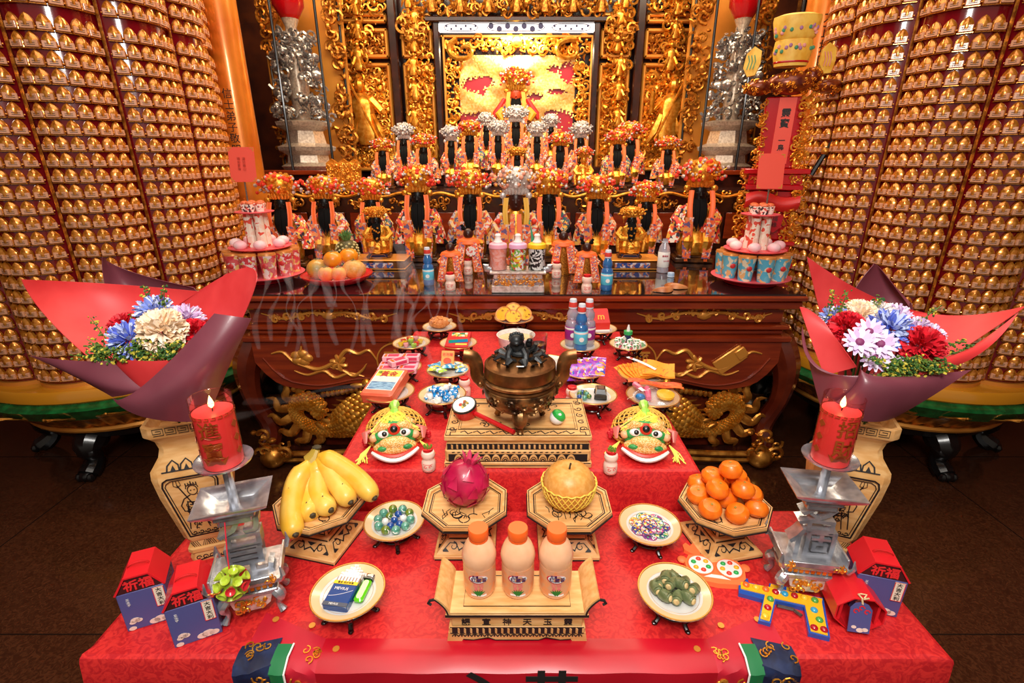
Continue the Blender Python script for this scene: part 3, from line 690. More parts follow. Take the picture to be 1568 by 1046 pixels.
# carved outer strips beside the cabinets
for s in (-1, 1):
    t = T('carved_side_strip', 'tall gilded carved strip between ' + ('the inscribed column and cabinet by the message tubes' if s < 0 else 'the dated column and cabinet behind the red shrine'), 'carving', (s*2.42, 4.75, 0))
    O('board', B().box((0, .06, 1.6), (.2, .06, 3.2)), WOODD, t)
    b = B(); rng = random.Random(91+s); carve(b, -.10, .10, 1.5, 3.2, .03, 190, rng, .03, .07, .07)
    for k in range(7): little_figure(b, 0, .0, 1.5+.24*k, .24, rng)
    O('carving', b, GOLDD, t)
# ================================================================ deity statues
SKINB = mat('dark_brown_face', (58, 22, 14), .35); SKINR = mat('red_face', (206, 74, 34), .4)
YELLOWS = mat('yellow_silk', (226, 168, 36), .5); GREENR = mat('green_ribbon', (30, 150, 100), .5)
WOODBASE = mat('statue_base', (50, 24, 14), .35, 0, (120, 70, 24), 14)
def crown(b, z, h, kind, rng, hw=.105):
    """phoenix crown: band, flaring filigree cap, beads and pompoms; b slots: 0 metal, 1 pompom, 2 pale filigree"""
    pf = [(.95, 0), (1.05, .06), (1.2, .2), (1.45, .42), (1.55, .6), (1.35, .78), (.8, .93), (0, .98)]
    def rad(q):
        for (r0, z0), (r1, z1) in zip(pf, pf[1:]):
            if z0 <= q <= z1: return hw*(r0+(r1-r0)*(q-z0)/(z1-z0))
        return 0
    b.mi = 0; b.lathe([(hw*r_, z+q*h) for r_, q in pf], 16, sy=.8)
    for s in (-1, 1): # ear rosettes with drops
        b.sph((s*hw*1.3, -hw*.6, z-.005), (.034, .014, .034), 10, 6); b.tube([(s*hw*1.3, -hw*.6, z-.04), (s*hw*1.3, -hw*.7, z-.1)], .005, 4)
    for a in range(11):
        t = -pi/2+(a-5)*.3; x, y = hw*1.06*cos(t), hw*.9*sin(t)
        b.tube([(x, y, z+.02*h), (x*1.12, y*1.12, z+.14*h), (x*1.2, y*1.2, z+.24*h)], [.012, .02, .004], 5, .6)
    b.sph((0, -hw*1.2, z+.34*h), (.026, .016, .034), 8, 6)
    for k in range(96):
        t = rng.uniform(-1.7, 1.7); q = rng.uniform(.26, .97); r_ = rad(q)+rng.uniform(0, .012)
        x, y, zz = r_*sin(t)*1.12, -r_*.82*cos(t), z+q*h
        b.mi = (1, 0, 2, 0)[k % 4]; rr = rng.uniform(.018, .026) if b.mi == 1 else rng.uniform(.012, .022)
        b.sph((x, y, zz), rr, 6, 4)
    for s in (-1, 1):
        for k in range(9):
            q = rng.uniform(.25, .75); x = s*rng.uniform(.15, .25); zz = z+q*h; y = rng.uniform(-.06, .0)
            b.mi = 0; b.tube([(s*.12, -.02, z+.4*h), (x, y, zz)], .004, 4); b.mi = (1, 2)[k % 2]; b.sph((x, y, zz), rng.uniform(.016, .024), 6, 4)
def deity(px, top, Y, zb, label, style='red', robe=0, grp=None, facem=None, hk=1.0, gold=False, wide=1.0, sashm=None, beard=True):
    rng = random.Random(px*7+top); z1 = W(px, top, Y).z; x = W(px, top+40, Y).x; h = z1-zb
    t = T('deity_statue', label, 'statue', (x, Y, zb), -math.atan2(x, Y)*.35, grp); t.scale = (h*wide, h, h)
    # (built at height 1) base and throne
    b = B(); b.box((0, 0, .025), (.40, .30, .05), .01); b.box((0, 0, .065), (.34, .26, .03), .008)
    O('pedestal', b, WOODBASE, t)
    # seated body in one surface: knees, lap, chest, neck
    b = B(); rings = []
    for z, rx, ry, yo in ((.08, .15, .12, -.02), (.13, .17, .15, -.03), (.22, .175, .16, -.03), (.30, .165, .13, -.01), (.36, .14, .10, .02), (.46, .15, .095, .03), (.55, .15, .085, .03), (.60, .09, .06, .02), (.63, .045, .045, .01), (.66, .04, .04, .0)):
        rings.append([(rx*cos(2*pi*i/18)*(1+.05*cos(4*pi*i/18)), yo+ry*sin(2*pi*i/18), z) for i in range(18)])
    b.loft(rings)
    O('body', b, GOLD, t)
    for s in (-1, 1):
        O('sleeve', B().tube([(s*.14, .02, .56), (s*.20, -.02, .44), (s*.15, -.10, .36), (s*.05, -.14, .37)], [.05, .07, .065, .05], 8), GOLD if gold else ROBE[robe], t)
        b = B(); b.tube([(s*.09, -.15, .12), (s*.10, -.18, .24), (s*.09, -.14, .31)], [.055, .065, .05], 8); O('knee', b, GOLD, t)
    # head
    b = B(); rings = []
    for z, rx, ry in ((.60, .030, .03), (.62, .058, .055), (.66, .072, .068), (.71, .076, .074), (.76, .072, .072), (.80, .05, .05)):
        rings.append([(rx*cos(2*pi*i/14), -.02+ry*sin(2*pi*i/14), z) for i in range(14)])
    b.loft(rings); b.tube([(0, -.09, .72), (0, -.105, .685), (0, -.093, .675)], [.008, .014, .008], 6)
    for s in (-1, 1): b.sph((s*.03, -.083, .715), (.015, .008, .006), 6, 4); b.tube([(s*.012, -.09, .733), (s*.05, -.075, .737)], .005, 4); b.sph((s*.078, -.02, .69), (.012, .02, .03), 6, 5)
    b.sph((0, -.085, .648), (.018, .01, .006), 6, 4)
    O('head', b, facem or BLACKF, t)
    if beard:
        b = B(); L = .34 if gold else .30
        for k, o_ in enumerate((-.05, -.03, -.012, .012, .03, .05)):
            b.tube([(o_, -.078+abs(o_)*.4, .66), (o_*1.1, -.115, .6), (o_*1.15, -.14, .5), (o_*.8, -.15, .62-L*(1-abs(o_)*4))], [.014, .019, .019, .004], 6, .6)
        O('beard', b, BEARD, t)
    b = B(); ch = .26*hk; crown(b, .765, ch/ .9, style, rng)
    PK = mat('pink_bead', (240, 160, 130), .5)
    O('crown', b, {'red': [GOLD, POM, SILVERW], 'silver': [SILVERW, SILVERW, SILVER], 'gold': [GOLD, GOLD, GOLD], 'pink': [SILVERW, PK, GOLDF]}[style], t)
    # cloak: open at the front, wide shoulders, lining shows
    if not gold:
        def fn(u, v):
            a = R(-62)+R(304)*u; a += pi   # opening faces the front
            a = -pi/2+R(38)+R(284)*u; rr = .10+.17*v**.7+.03*sin(v*pi); fl = 1+.06*sin(u*30)*v
            return (rr*fl*cos(a)*1.08, .03+rr*.62*fl*sin(a), .60-.36*v-.05*v*abs(cos(a)))
        b = B(); b.mi = 0; b.grid(fn, 30, 8); b.mi = 1; b.grid(lambda u, v: tuple(Vector(fn(1-u, v))-Vector((cos(-pi/2+R(38)+R(284)*(1-u))*.006, sin(-pi/2+R(38)+R(284)*(1-u))*.006, 0))), 30, 8)
        O('cloak', b, [ROBE[robe], YELLOWS], t)
        sm = sashm or ORANGE
        for s in (-1, 1):
            f2 = lambda u, v: (s*(.10+.012*sin(v*5))+(u-.5)*.052, -.12-.075*sin(min(1, v*1.5)*pi/2)+.004*sin(u*6), .74-.46*v)
            b = B().grid(f2, 4, 10, .004); sa = O('sash', b, sm, t)
            f3 = lambda u, v: (s*(.105+.01*sin(v*4))+(u-.5)*.085, -.200-.004*sin(u*6)-.01*v, .48-.42*v)
            O('embroidered_end', B().grid(f3, 4, 8, .004), EMBR, t)
            b = B(); [b.tube([(s*(.10+i*.012), -.19, .07), (s*(.10+i*.013), -.215, .03)], .004, 4) for i in (-1, 0, 1)]; O('fringe', b, sm, sa)
    else:
        b = B(); rng2 = random.Random(px)
        for k in range(40):
            a = rng2.uniform(-2.7, -.4); z = rng2.uniform(.15, .58); rr = .18 if z < .35 else .155
            b.sph((rr*cos(a), rr*.9*sin(a)-.01, z), (.018, .012, .02), 6, 4)
        for s in (-1, 1):
            b.tube([(s*.02, -.17, .30), (s*.09, -.2, .22), (s*.12, -.19, .12)], .012, 6); b.tube([(s*.17, -.06, .5), (s*.22, -.1, .3), (s*.2, -.12, .12)], [.02, .035, .03], 6)
        for k in range(3): b.tube([(-.10+.2*i/8, -.195+.03*abs(i/8-.5), .20-.025*k-.05*sin(i/8*pi)) for i in range(9)], .009, 5)
        O('robe_relief', b, GOLD, t)
        b = B(); b.box((0, -.165, .045), (.30, .02, .07), .006); O('pedestal_panel', b, mat('navy_lacquer', (22, 30, 66), .3), t)
        b = B(); b.at((0, -.176, .045), UPX).line([(-.14, -.03), (-.1, .03), (.1, .03), (.14, -.03)], .008, close=True); O('panel_border', b, GOLDF, t)
    return t
r1 = 'black bearded robed statues in the front row'
A1 = AZ+.009
def D(px, top, Y, zb, extra, **k): return deity(px, top, Y, zb, extra, **k)
D(432, 272, 3.24, A1, 'black faced statue half hidden by the pink cup tower', robe=3)
D(498, 274, 3.42, A1, 'black bearded statue behind the pineapple', robe=1)
D(570, 278, 3.58, A1, 'black bearded statue behind the golden one near the pineapple', robe=2)
D(640, 260, 3.42, A1, 'black bearded statue with two long orange sashes beside the golden seated one near the pineapple', robe=3)
D(720, 264, 3.40, A1, 'black bearded statue in a yellow lined cloak behind the small figurine holding a disc', robe=1)
D(840, 264, 3.40, A1, 'black bearded statue behind the bottle with a yellow cap', robe=2)
D(914, 274, 3.42, A1, 'black bearded statue beside the golden seated one near the clear water bottle', robe=0)
D(988, 282, 3.58, A1, 'black bearded statue behind the golden one near the clear water bottle', robe=1)
D(1071, 250, 3.40, A1, 'largest black bearded statue with embroidered sashes beside the blue cup tower', robe=3)
c = D(790, 262, 3.20, A1, 'brown faced statue in multicoloured robes with a pale jewelled crown', style='pink', robe=1, facem=SKINB, beard=False, sashm=YELLOWS)
b = B(); b.grid(lambda u, v: (.10+.09*v+(u-.5)*.04, -.15-.06*v, .60-.34*v), 3, 8, .004); O('green_ribbon', b, GREENR, c)
for s in (-1, 1):
    O('red_tassel_ball', B().sph((s*.19, -.1, .50), .03), POM, c); O('red_tassel_ball', B().sph((s*.2, -.13, .36), .028), POM, c)
    b = B().grid(lambda u, v: (s*(.03+.02*v)+(u-.5)*.05, -.15-.06*v, .58-.38*v), 3, 8, .004); O('collar_ribbon', b, ORANGE if s > 0 else EMBR, c)
for px, lb in ((578, 'golden seated statue with a long black beard beside the fruit dish'), (966, 'golden seated statue with a long black beard beside the clear water bottle')):
    Y = 3.20; x = W(px, 360, Y).x
    p = T('statue_plinth', 'painted octagonal plinth under the golden statue ' + ('beside the fruit dish' if px < 700 else 'beside the water bottle'), 'plinth', (x, Y, A1))
    O('block', B().box((0, 0, .0275), (.36, .22, .055), .01), WOODBASE, p)
    O('painted_panel', B().box((0, -.109, .028), (.22, .008, .034), .003), brocade('plinth_paint', [(40, 60, 130), (220, 200, 200), (60, 90, 160), (200, 120, 90)], 60), p)
    b = B(); b.box((0, 0, .058), (.37, .23, .006), .002); b.box((0, 0, .006), (.37, .23, .008), .002); O('gilt_edge', b, GOLDF, p)
    D(px, 313, Y, A1+.062, lb, gold=True, style='gold', hk=.7, wide=1.15)
# second and third rows
Z2, Z3, Z4 = 1.461, 1.621, 1.821
for px, top, Y, zb, st_, rb, lb in (
    (588, 213, 4.25, Z2, 'red', 1, 'black bearded statue before the figure panel nearest the gilded tallies'),
    (650, 206, 4.22, Z2, 'red', 0, 'red crowned black bearded statue beside a silver crowned one by the dark post'),
    (620, 190, 4.55, Z2, 'silver', 2, 'silver crowned statue standing behind the red crowned pair by the dark post'),
    (692, 194, 4.55, Z2, 'silver', 3, 'silver crowned statue half hidden behind a red crowned one under the niche'),
    (720, 186, 4.30, Z2+.06, 'red', 2, 'red crowned statue in a yellow cloak under the dragon niche'),
    (745, 174, 4.84, Z3, 'silver', 0, 'silver crowned small statue standing highest beside the crowned chief statue'),
    (763, 186, 4.60, Z2+.04, 'silver', 3, 'silver crowned statue next to the central one with yellow ribbons'),
    (822, 188, 4.60, Z2+.04, 'silver', 1, 'silver crowned statue between the yellow ribboned statue and the small gilt figure'),
    (843, 176, 4.84, Z3, 'silver', 2, 'small silver crowned statue standing high above the small gilt figure'),
    (857, 203, 4.28, Z2, 'red', 1, 'red crowned statue beside the small gilt figure under the niche'),
    (888, 188, 4.55, Z2, 'silver', 0, 'silver crowned statue just above the small gilt figure'),
    (944, 200, 4.25, Z2, 'red', 2, 'red crowned statue beside the tall carved pillar by the water bottle side'),
    (963, 188, 4.55, Z2, 'red', 3, 'red crowned statue behind another before the carved pillar'),
    (1020, 210, 4.25, Z2, 'red', 0, 'red crowned statue alone before the far figure panel on the blue cup side')):
    D(px, top, Y, zb, lb, style=st_, robe=rb, hk=.9, wide=1.05 if st_ == 'red' else .8)
D(792, 222, 4.22, Z2, 'small gilt statue seated at the very middle of the upper tier', style='gold', robe=2, hk=.7)
D(790, 166, 4.84, Z3, 'silver crowned statue with yellow orange ribbons below the chief statue', style='silver', robe=1, sashm=ORANGE)
D(893, 226, 4.15, Z2, 'small gilt figure with a red crown under the niche', style='red', gold=True, beard=False, hk=.9, facem=GOLD)
m_ = D(790, 114, 5.18, Z4, 'chief statue with a tall gold crown before the dragon board', style='red', robe=0, facem=SKINR, hk=1.2, sashm=YELLOWS, wide=1.1)
b = B()
for s in (-1, 1): b.tube([(s*.16, .02, .66), (s*.28, .0, .44), (s*.32, -.02, .36)], [.03, .06, .02], 8)
O('red_shoulder_cape', b, mat('scarlet_silk', (214, 44, 40), .5), m_)
b = B()
for s in (-1, 1): b.tube([(s*.17, -.1, .5), (s*.24, -.12, .42), (s*.19, -.16, .33)], [.05, .06, .03], 8)
O('yellow_sleeve', b, YELLOWS, m_)
# small figurines in orange vests
for px, top, base, lb in ((692, 366, 432, 'small dark headed figurine in an orange vest beside the blue bottle near the fruit'), (719, 344, 418, 'small dark headed figurine holding a round disc'),
                          (861, 348, 420, 'small dark headed figurine beside the bottle with a yellow cap'), (896, 366, 434, 'small dark headed figurine in an orange vest beside the blue bottle near the golden statue')):
    p = G(px, base, A1); h = W(px, top, p.y).z-A1
    t = T('vest_figurine', lb, 'figurine', p, 0, 'small vest figurines'); t.scale = (h*1.05, h, h)
    b = B().lathe([(.16, 0), (.17, .1), (.15, .3), (.16, .5), (.13, .66), (.05, .72), (.05, .76)], 14, sy=.7); O('body', b, GOLDD, t)
    b = B().sph((0, -.01, .82), (.10, .10, .11), 12, 8); b.tube([(0, -.1, .83), (0, -.12, .80)], [.01, .015], 6); O('head', b, SKINB, t)
    b = B()
    for s in (-1, 1):
        b.tube([(s*.06, 0, .9), (s*.13, 0, 1.0), (s*.09, .0, .96)], [.03, .03, .012], 6); b.sph((s*.1, 0, .92), .04, 8, 6)
    O('hair_buns', b, BEARD, t)
    O('collar', B().lathe([(.08, .75), (.2, .70), (.24, .63), (.23, .61), (.1, .70), (.07, .73)], 16, sy=.75), ORANGE, t)
    for s in (-1, 1):
        f = lambda u, v: (s*(.11+.09*v)+(u-.5)*(.12+.04*v), -.14-.10*sin(v*1.6), .66-.58*v)
        O('vest_panel', B().grid(f, 3, 8, .008), EMBR, t)
        b = B(); [b.tube([f(u, v) for v in (0, .25, .5, .75, 1)], .012, 4) for u in (0, 1)]; b.tube([f(u, 1) for u in (0, .5, 1)], .014, 4); O('orange_trim', b, ORANGE, t)
        O('arm', B().tube([(s*.15, 0, .62), (s*.25, -.08, .5), (s*.16, -.2, .42)], [.05, .05, .03], 8), ROBE[0], t)
    if px in (719,):
        b = B().at((.06, -.26, .5), (pi/2, 0, .2)).lathe([(0, 0), (.1, 0), (.1, .02), (0, .02)], 16); O('round_disc', b, brocade('disc_print', [(245, 235, 225), (235, 100, 90), (240, 220, 210)], 30), t)
# ================================================================ plates and stands
GOLDRIM = mat('plate_gold_edge', (206, 140, 64), .3, .5)
_pc = {}
def plate(loc, r, what, hs=.05, rz=0, name='plate'):
    """a rimmed porcelain plate on a dark wooden stand; returns the point on the dish"""
    if 'p' not in _pc:
        _pc['p'] = [mesh('dish', B().lathe([(0, .002), (.50, .002), (.62, .004), (.86, .085), (.99, .13), (1.0, .14), (.985, .15), (.86, .108), (.64, .03), (.55, .018), (0, .018)], 40), PORC),
                    mesh('rim_band', B().lathe([(.74, .066), (.86, .110), (.95, .141), (.95, .148), (.86, .117), (.74, .074)], 40, caps=False), CREAM),
                    mesh('gold_edge', B().torus((0, 0, .148), .975, .026, 48, 6), GOLDRIM), mesh('gold_line', B().torus((0, 0, .036), .66, .006, 40, 4), GOLDRIM)]
        _pc['ring'] = mesh('ring', B().torus((0, 0, .90), .56, .075, 28, 8), WOODB); _pc['shelf'] = mesh('lower_ring', B().torus((0, 0, .34), .50, .06, 28, 8), WOODB)
        b = B().tube(smooth_path([(.56, 0, .9), (.68, 0, .72), (.60, 0, .45), (.54, 0, .28), (.70, 0, .08)], 4), lambda t: .095-.03*t, 8); b.sph((.72, 0, .08), (.10, .08, .08), 8, 6)
        _pc['leg'] = mesh('leg', b, WOODB)
    x, y, z = loc
    s = T('wooden_stand', 'dark curved wooden stand under the plate of '+what, 'plate stand', (x, y, z), rz); s.scale = (r, r, hs)
    O('ring', _pc['ring'], None, s); O('lower_ring', _pc['shelf'], None, s)
    for k in range(5): O('leg', _pc['leg'], None, s, rz=2*pi*k/5-pi/2+.3)
    p = T('plate', 'gold rimmed porcelain plate holding '+what, 'plate', (x, y, z+hs*.97), rz); p.scale = (r,)*3
    for m_, n_ in zip(_pc['p'], ('dish', 'rim_band', 'gold_edge', 'gold_line')): O(n_, m_, None, p)
    return Vector((x, y, z+hs*.97+.018*r))
def PL(px, py, r, zt, what, hs=.05, rz=0):
    p = G(px, py, zt+hs+.10*r); return plate((p.x, p.y, zt), r, what, hs, rz)
# ---------------------------------------------------------------- marbles
c = PL(604, 797, .079, TZ, 'glass marbles')
MB = {'teal': mat('teal_glass', (120, 190, 170), .05, 0, (60, 140, 120), 90, coat=1, trans=.3), 'green': mat('green_glass', (130, 150, 40), .05, 0, (60, 120, 70), 90, coat=1, trans=.3), 'blue': mat('blue_glass', (20, 80, 160), .05, coat=1, trans=.2), 'white': mat('white_glass', (226, 226, 222), .08, coat=1)}
spots = [(10, .0425, 0, .0118, 'teal'), (6, .023, .3, .0098, 'blue'), (1, .0, 1, .0098, 'blue')]
k0 = 0
for n, rr, ph, ms, colr in spots:
    for k in range(n):
        cl = colr
        if n == 10 and k in (1, 3, 7): cl = 'green'
        if n == 6 and k in (0, 3): cl = 'white'
        if n == 6 and k == 2: cl = 'green'
        a = ph+2*pi*k/n; t = T('glass_marble', cl+' glass marble in the heap of marbles on the plate', 'marble', (c.x+rr*cos(a), c.y+rr*sin(a), c.z+ms), 0, cl+' marbles on the plate')
        O('ball', B().sph((0, 0, 0), ms, 16, 12), MB[cl], t)
        O('twist', B().at(rot=(k, k*2, 0)).tube([(-ms*1.002*.5, 0, ms*.87), (0, .002, ms*1.0), (ms*.5, 0, ms*.87)], ms*.10, 5), WHITE if cl != 'white' else MB['blue'], t)
# ---------------------------------------------------------------- printed discs
c = PL(995, 803, .080, TZ, 'round printed cards')
PR = [brocade('disc_%d' % i, cc, 220) for i, cc in enumerate([[(40, 60, 140), (210, 210, 205), (240, 200, 60), (200, 60, 60), (30, 40, 90)], [(110, 40, 120), (225, 220, 220), (60, 150, 90), (220, 80, 120), (80, 30, 90)], [(30, 130, 90), (245, 220, 120), (240, 240, 240), (60, 60, 120)], [(220, 110, 50), (250, 245, 240), (50, 80, 150), (230, 200, 90)]])]
for k in range(13):
    rr, a = (0, 0) if k == 12 else ((.034, 2*pi*k/7) if k < 7 else (.020, 2*pi*k/5+.4)); z = c.z+.0012+(0 if k < 7 else .003*(1+(k-7)*.35))
    t = T('printed_card_disc', 'small round printed card in the pile on the plate', 'card disc', (c.x+rr*cos(a), c.y+rr*sin(a), z), 0, 'round printed cards on the plate')
    t.rotation_euler = (.05*sin(k), .05*cos(k), k)
    O('card', B().lathe([(0, 0), (.0195, 0), (.0195, .0012), (0, .0012)], 24), PR[k % 4], t); O('edge', B().torus((0, 0, .0012), .0185, .001, 24, 4), [mat('navy_edge', (40, 60, 130), .4), mat('violet_edge', (110, 60, 140), .4), mat('teal_edge', (40, 130, 110), .4), mat('yellow_edge', (236, 196, 60), .4)][k % 4], t)
# ---------------------------------------------------------------- cigarettes and lighter
c = PL(533, 905, .080, TZ, 'cigarettes and a lighter')
t = T('cigarette_pack', 'open blue cigarette pack with a yellow band on the plate', 'cigarette pack', (c.x-.008, c.y-.004, c.z+.010), 0, rot=(R(4), 0, R(-8)))
BLUEP = mat('pack_blue', (14, 62, 130), .25, coat=.4)
O('body', B().box((0, -.012, 0), (.055, .062, .020), .002), BLUEP, t)
O('flap', B().box((0, .026, -.001), (.054, .015, .018), .002), mat('pack_inner', (150, 118, 108), .5), t)
O('yellow_band', B().box((0, .0145, .0105), (.0545, .008, .0012)), mat('warning_yellow', (246, 204, 40), .4), t)
O('grey_band', B().box((0, -.0385, .0104), (.0545, .009, .0012)), mat('pack_grey', (74, 80, 96), .4), t)
b = B(); b.at((0, .0143, .0112)).text('警告 吸菸有害', .0058, .0004); O('warning_print', b, INK, t)
b = B(); b.at((-.003, .0, .0102)).text('MEVIUS', .0095, .0005); b.at((-.003, -.0385, .0111)).text('MEVIUS', .0062, .0005); b.at().line([(-.024+.048*i/10, -.02+.018*(i/10)**1.6, .0) for i in range(11)], .0007, .0101, .0003); O('white_print', b, WHITE, t)
for k in range(14):
    row, col = divmod(k, 7); x = (col-3)*.0072; ext = [.014, .022, .030, .036, .030, .024, .016][col]-(.007 if not row else 0)
    cg = O('cigarette', B(), WHITE) if False else T('cigarette', 'white cigarette standing out of the open blue pack', 'cigarette', t.matrix_basis @ Vector((x, .036, .0055-.0085*row)), 0, 'cigarettes in the pack', rot=(R(4), 0, R(-8)))
    O('paper', B().at((0, -.02, 0), (-pi/2, 0, 0)).lathe([(0, 0), (.0036, 0), (.0036, .02+ext), (0, .02+ext)], 12), WHITE, cg); O('filter_line', B().at((0, ext-.006, 0), (-pi/2, 0, 0)).lathe([(0, 0), (.00368, 0), (.00368, .0008), (0, .0008)], 12), GOLDRIM, cg)
t = T('lighter', 'translucent green gas lighter beside the cigarette pack', 'lighter', (c.x+.034, c.y+.012, c.z+.008), 0, rot=(0, 0, R(-7)))
O('tank', B().box((0, -.012, 0), (.021, .058, .012), .004), mat('green_plastic', (110, 224, 30), .12, trans=.3, coat=.6), t)
O('inner_tube', B().tube([(.004, -.038, .003), (.004, .01, .003)], .0022, 8), mat('lime', (170, 240, 80), .3), t)
O('collar', B().box((0, .020, 0), (.022, .006, .0125), .001), BLACK, t)
O('metal_hood', B().box((.002, .027, 0), (.018, .010, .012), .002), STEEL, t); O('spark_wheel', B().at((-.004, .031, 0), (0, pi/2, 0)).lathe([(0, -.004), (.0045, -.004), (.0045, .004), (0, .004)], 12), BRONZE, t)
# ---------------------------------------------------------------- betel nuts
c = PL(1033, 905, .080, TZ, 'leaf wrapped betel nuts')
LEAF = mat('betel_leaf', (84, 98, 62), .4, 0, (124, 134, 92), 60, bump=.3, coat=.3); NUT = mat('nut_end', (214, 186, 130), .6, 0, (170, 140, 90), 150)
rng = random.Random(4)
for k, (x, y, z) in enumerate([(-.026, .012, 0), (-.012, .024, 0), (.006, .028, 0), (.022, .016, 0), (.034, .0, 0), (.018, -.018, 0), (-.002, -.018, 0), (-.022, -.014, 0), (-.034, .004, 0), (-.008, .004, .009), (.010, .004, .009), (-.014, .016, .012)]):
    t = T('betel_nut', 'betel nut rolled in a green leaf, one of the heap on the plate', 'betel nut', (c.x+x*1.2, c.y+y*1.2, c.z+.0125+z*1.2), 0, 'betel nuts on the plate', rot=(R(-18+rng.uniform(-15, 15)), R(rng.uniform(-12, 12)), rng.uniform(-.9, .9)))
    t.scale = (1.2,)*3
    O('leaf_wrap', B().at(rot=(pi/2, 0, 0)).lathe([(.002, -.014), (.007, -.013), (.0095, -.008), (.0105, 0), (.0095, .008), (.0078, .012), (.006, .012)], 12), LEAF, t)
    O('leaf_fold', B().grid(lambda u, v: ((.0108+.0004*u)*sin(-1.0+2.2*u+1.2*v), -.010+.02*v, (.0108+.0004*u)*cos(-1.0+2.2*u+1.2*v)), 6, 3, .0008), LEAF, t)
    O('nut_end', B().sph((0, -.0125, 0), (.0055, .003, .0055), 10, 6), NUT, t)
# ================================================================ eight sided offering stands
def octo(r): return [(r*cos(pi/8+k*pi/4), r*sin(pi/8+k*pi/4)) for k in range(8)]
def offering_stand(px, py, label, rz=0):
    p = G(px, py, TZ+.113*1.06); t = T('offering_stand', label, 'offering stand', (p.x, p.y, TZ), rz); t.scale = (1.09, 1.09, 1.06)
    r = .104
    b = B(); b.prism(octo(r), .103, .109); O('tray', b, PINE, t)
    o1, o2 = octo(r), octo(r*.90); b = B()
    for i in range(8):
        j = (i+1) % 8; b.add([(*o1[i], .105), (*o1[j], .105), (*o2[j], .107), (*o2[i], .107), (*o1[i], .117), (*o1[j], .117), (*o2[j], .115), (*o2[i], .115)], [(0, 1, 5, 4), (4, 5, 6, 7), (7, 6, 2, 3)])
    O('rim', b, PINE, t)
    b = B(); b.line(octo(r*.965), .0022, .1160, close=True); b.line(octo(r*.84), .003, .1088, close=True); b.line(octo(r*.80), .0014, .1088, close=True); b.line(octo(r*1.002), .004, .1035, .003, close=True)
    rng = random.Random(px)
    for k in range(9):
        x, y = rng.uniform(-.05, .05), rng.uniform(-.055, -.015) if k < 6 else rng.uniform(.02, .055)
        b.line(spiral(x, y, .016, .004, rng.uniform(0, 6), rng.choice((-1, 1))*rng.uniform(.5, .9), 10), lambda q: .0026*(1-.5*q), .109)
    for k in range(10):
        x, y = rng.uniform(-.06, .06), rng.uniform(-.066, -.03); b.line([(x, y), (x+rng.uniform(-.008, .008), y+.012), (x+rng.uniform(-.012, .012), y+.022)], .0017, .109)
    O('ink_drawing', b, INK, t)
    b = B(); b.box((0, 0, .072), (.062, .062, .064), .003); b.box((0, 0, .098), (.082, .082, .012), .002); b.box((0, 0, .040), (.078, .078, .010), .002); O('column', b, PINE, t)
    b = B(); b.loft([[(sx*.066, sy*.066, .010) for sx, sy in ((-1, -1), (1, -1), (1, 1), (-1, 1))], [(sx*.062, sy*.062, .016) for sx, sy in ((-1, -1), (1, -1), (1, 1), (-1, 1))], [(sx*.042, sy*.042, .036) for sx, sy in ((-1, -1), (1, -1), (1, 1), (-1, 1))]]); b.box((0, 0, .006), (.140, .140, .012), .002); O('base', b, PINE, t)
    b = B()
    for k in range(4):   # scroll painting on the sloping base, column and edges
        Rz = Matrix.Rotation(k*pi/2, 4, 'Z'); sl = math.atan2(.020, .020)
        b.M = Rz @ Matrix.Translation((0, -.0525, .0265)) @ Matrix.Rotation(R(44), 4, 'X')
        for s in (-1, 1):
            b.line(spiral(s*.026, .0, .010, .003, pi/2, s*.9, 10), lambda q: .003*(1-.6*q), .0004); b.line([(s*.012, -.010), (s*.020, .006), (s*.034, .008), (s*.05, -.010)], .0022, .0004)
            b.prism([(s*.05, -.012), (s*.036, -.012), (s*.044, -.003)], .0003, .0009)
        b.line([(-.014, -.009), (0, -.001), (.014, -.009)], .003, .0004); b.prism([(-.012, .010), (.012, .010), (.0, .002)], .0003, .0009)
        b.M = Rz @ Matrix.Translation((0, -.0315, .072)) @ Matrix.Rotation(pi/2, 4, 'X')
        b.line([(-.026, -.024), (.026, -.024), (.026, .024), (-.026, .024)], .0025, 0, close=True); b.line(spiral(0, 0, .016, .004, 0, 1.3), .002)
        b.M = Rz @ Matrix.Translation((0, -.0703, .006)) @ Matrix.Rotation(pi/2, 4, 'X'); b.line([(-.068, -.0035), (.068, -.0035)], .0035)
        b.M = Rz @ Matrix.Translation((0, -.0395, .040)) @ Matrix.Rotation(pi/2, 4, 'X'); b.line([(-.037, -.002), (.037, -.002)], .003)
    O('ink_scrolls', b, INK, t)
    return Vector((p.x, p.y, TZ+.1095*1.06))
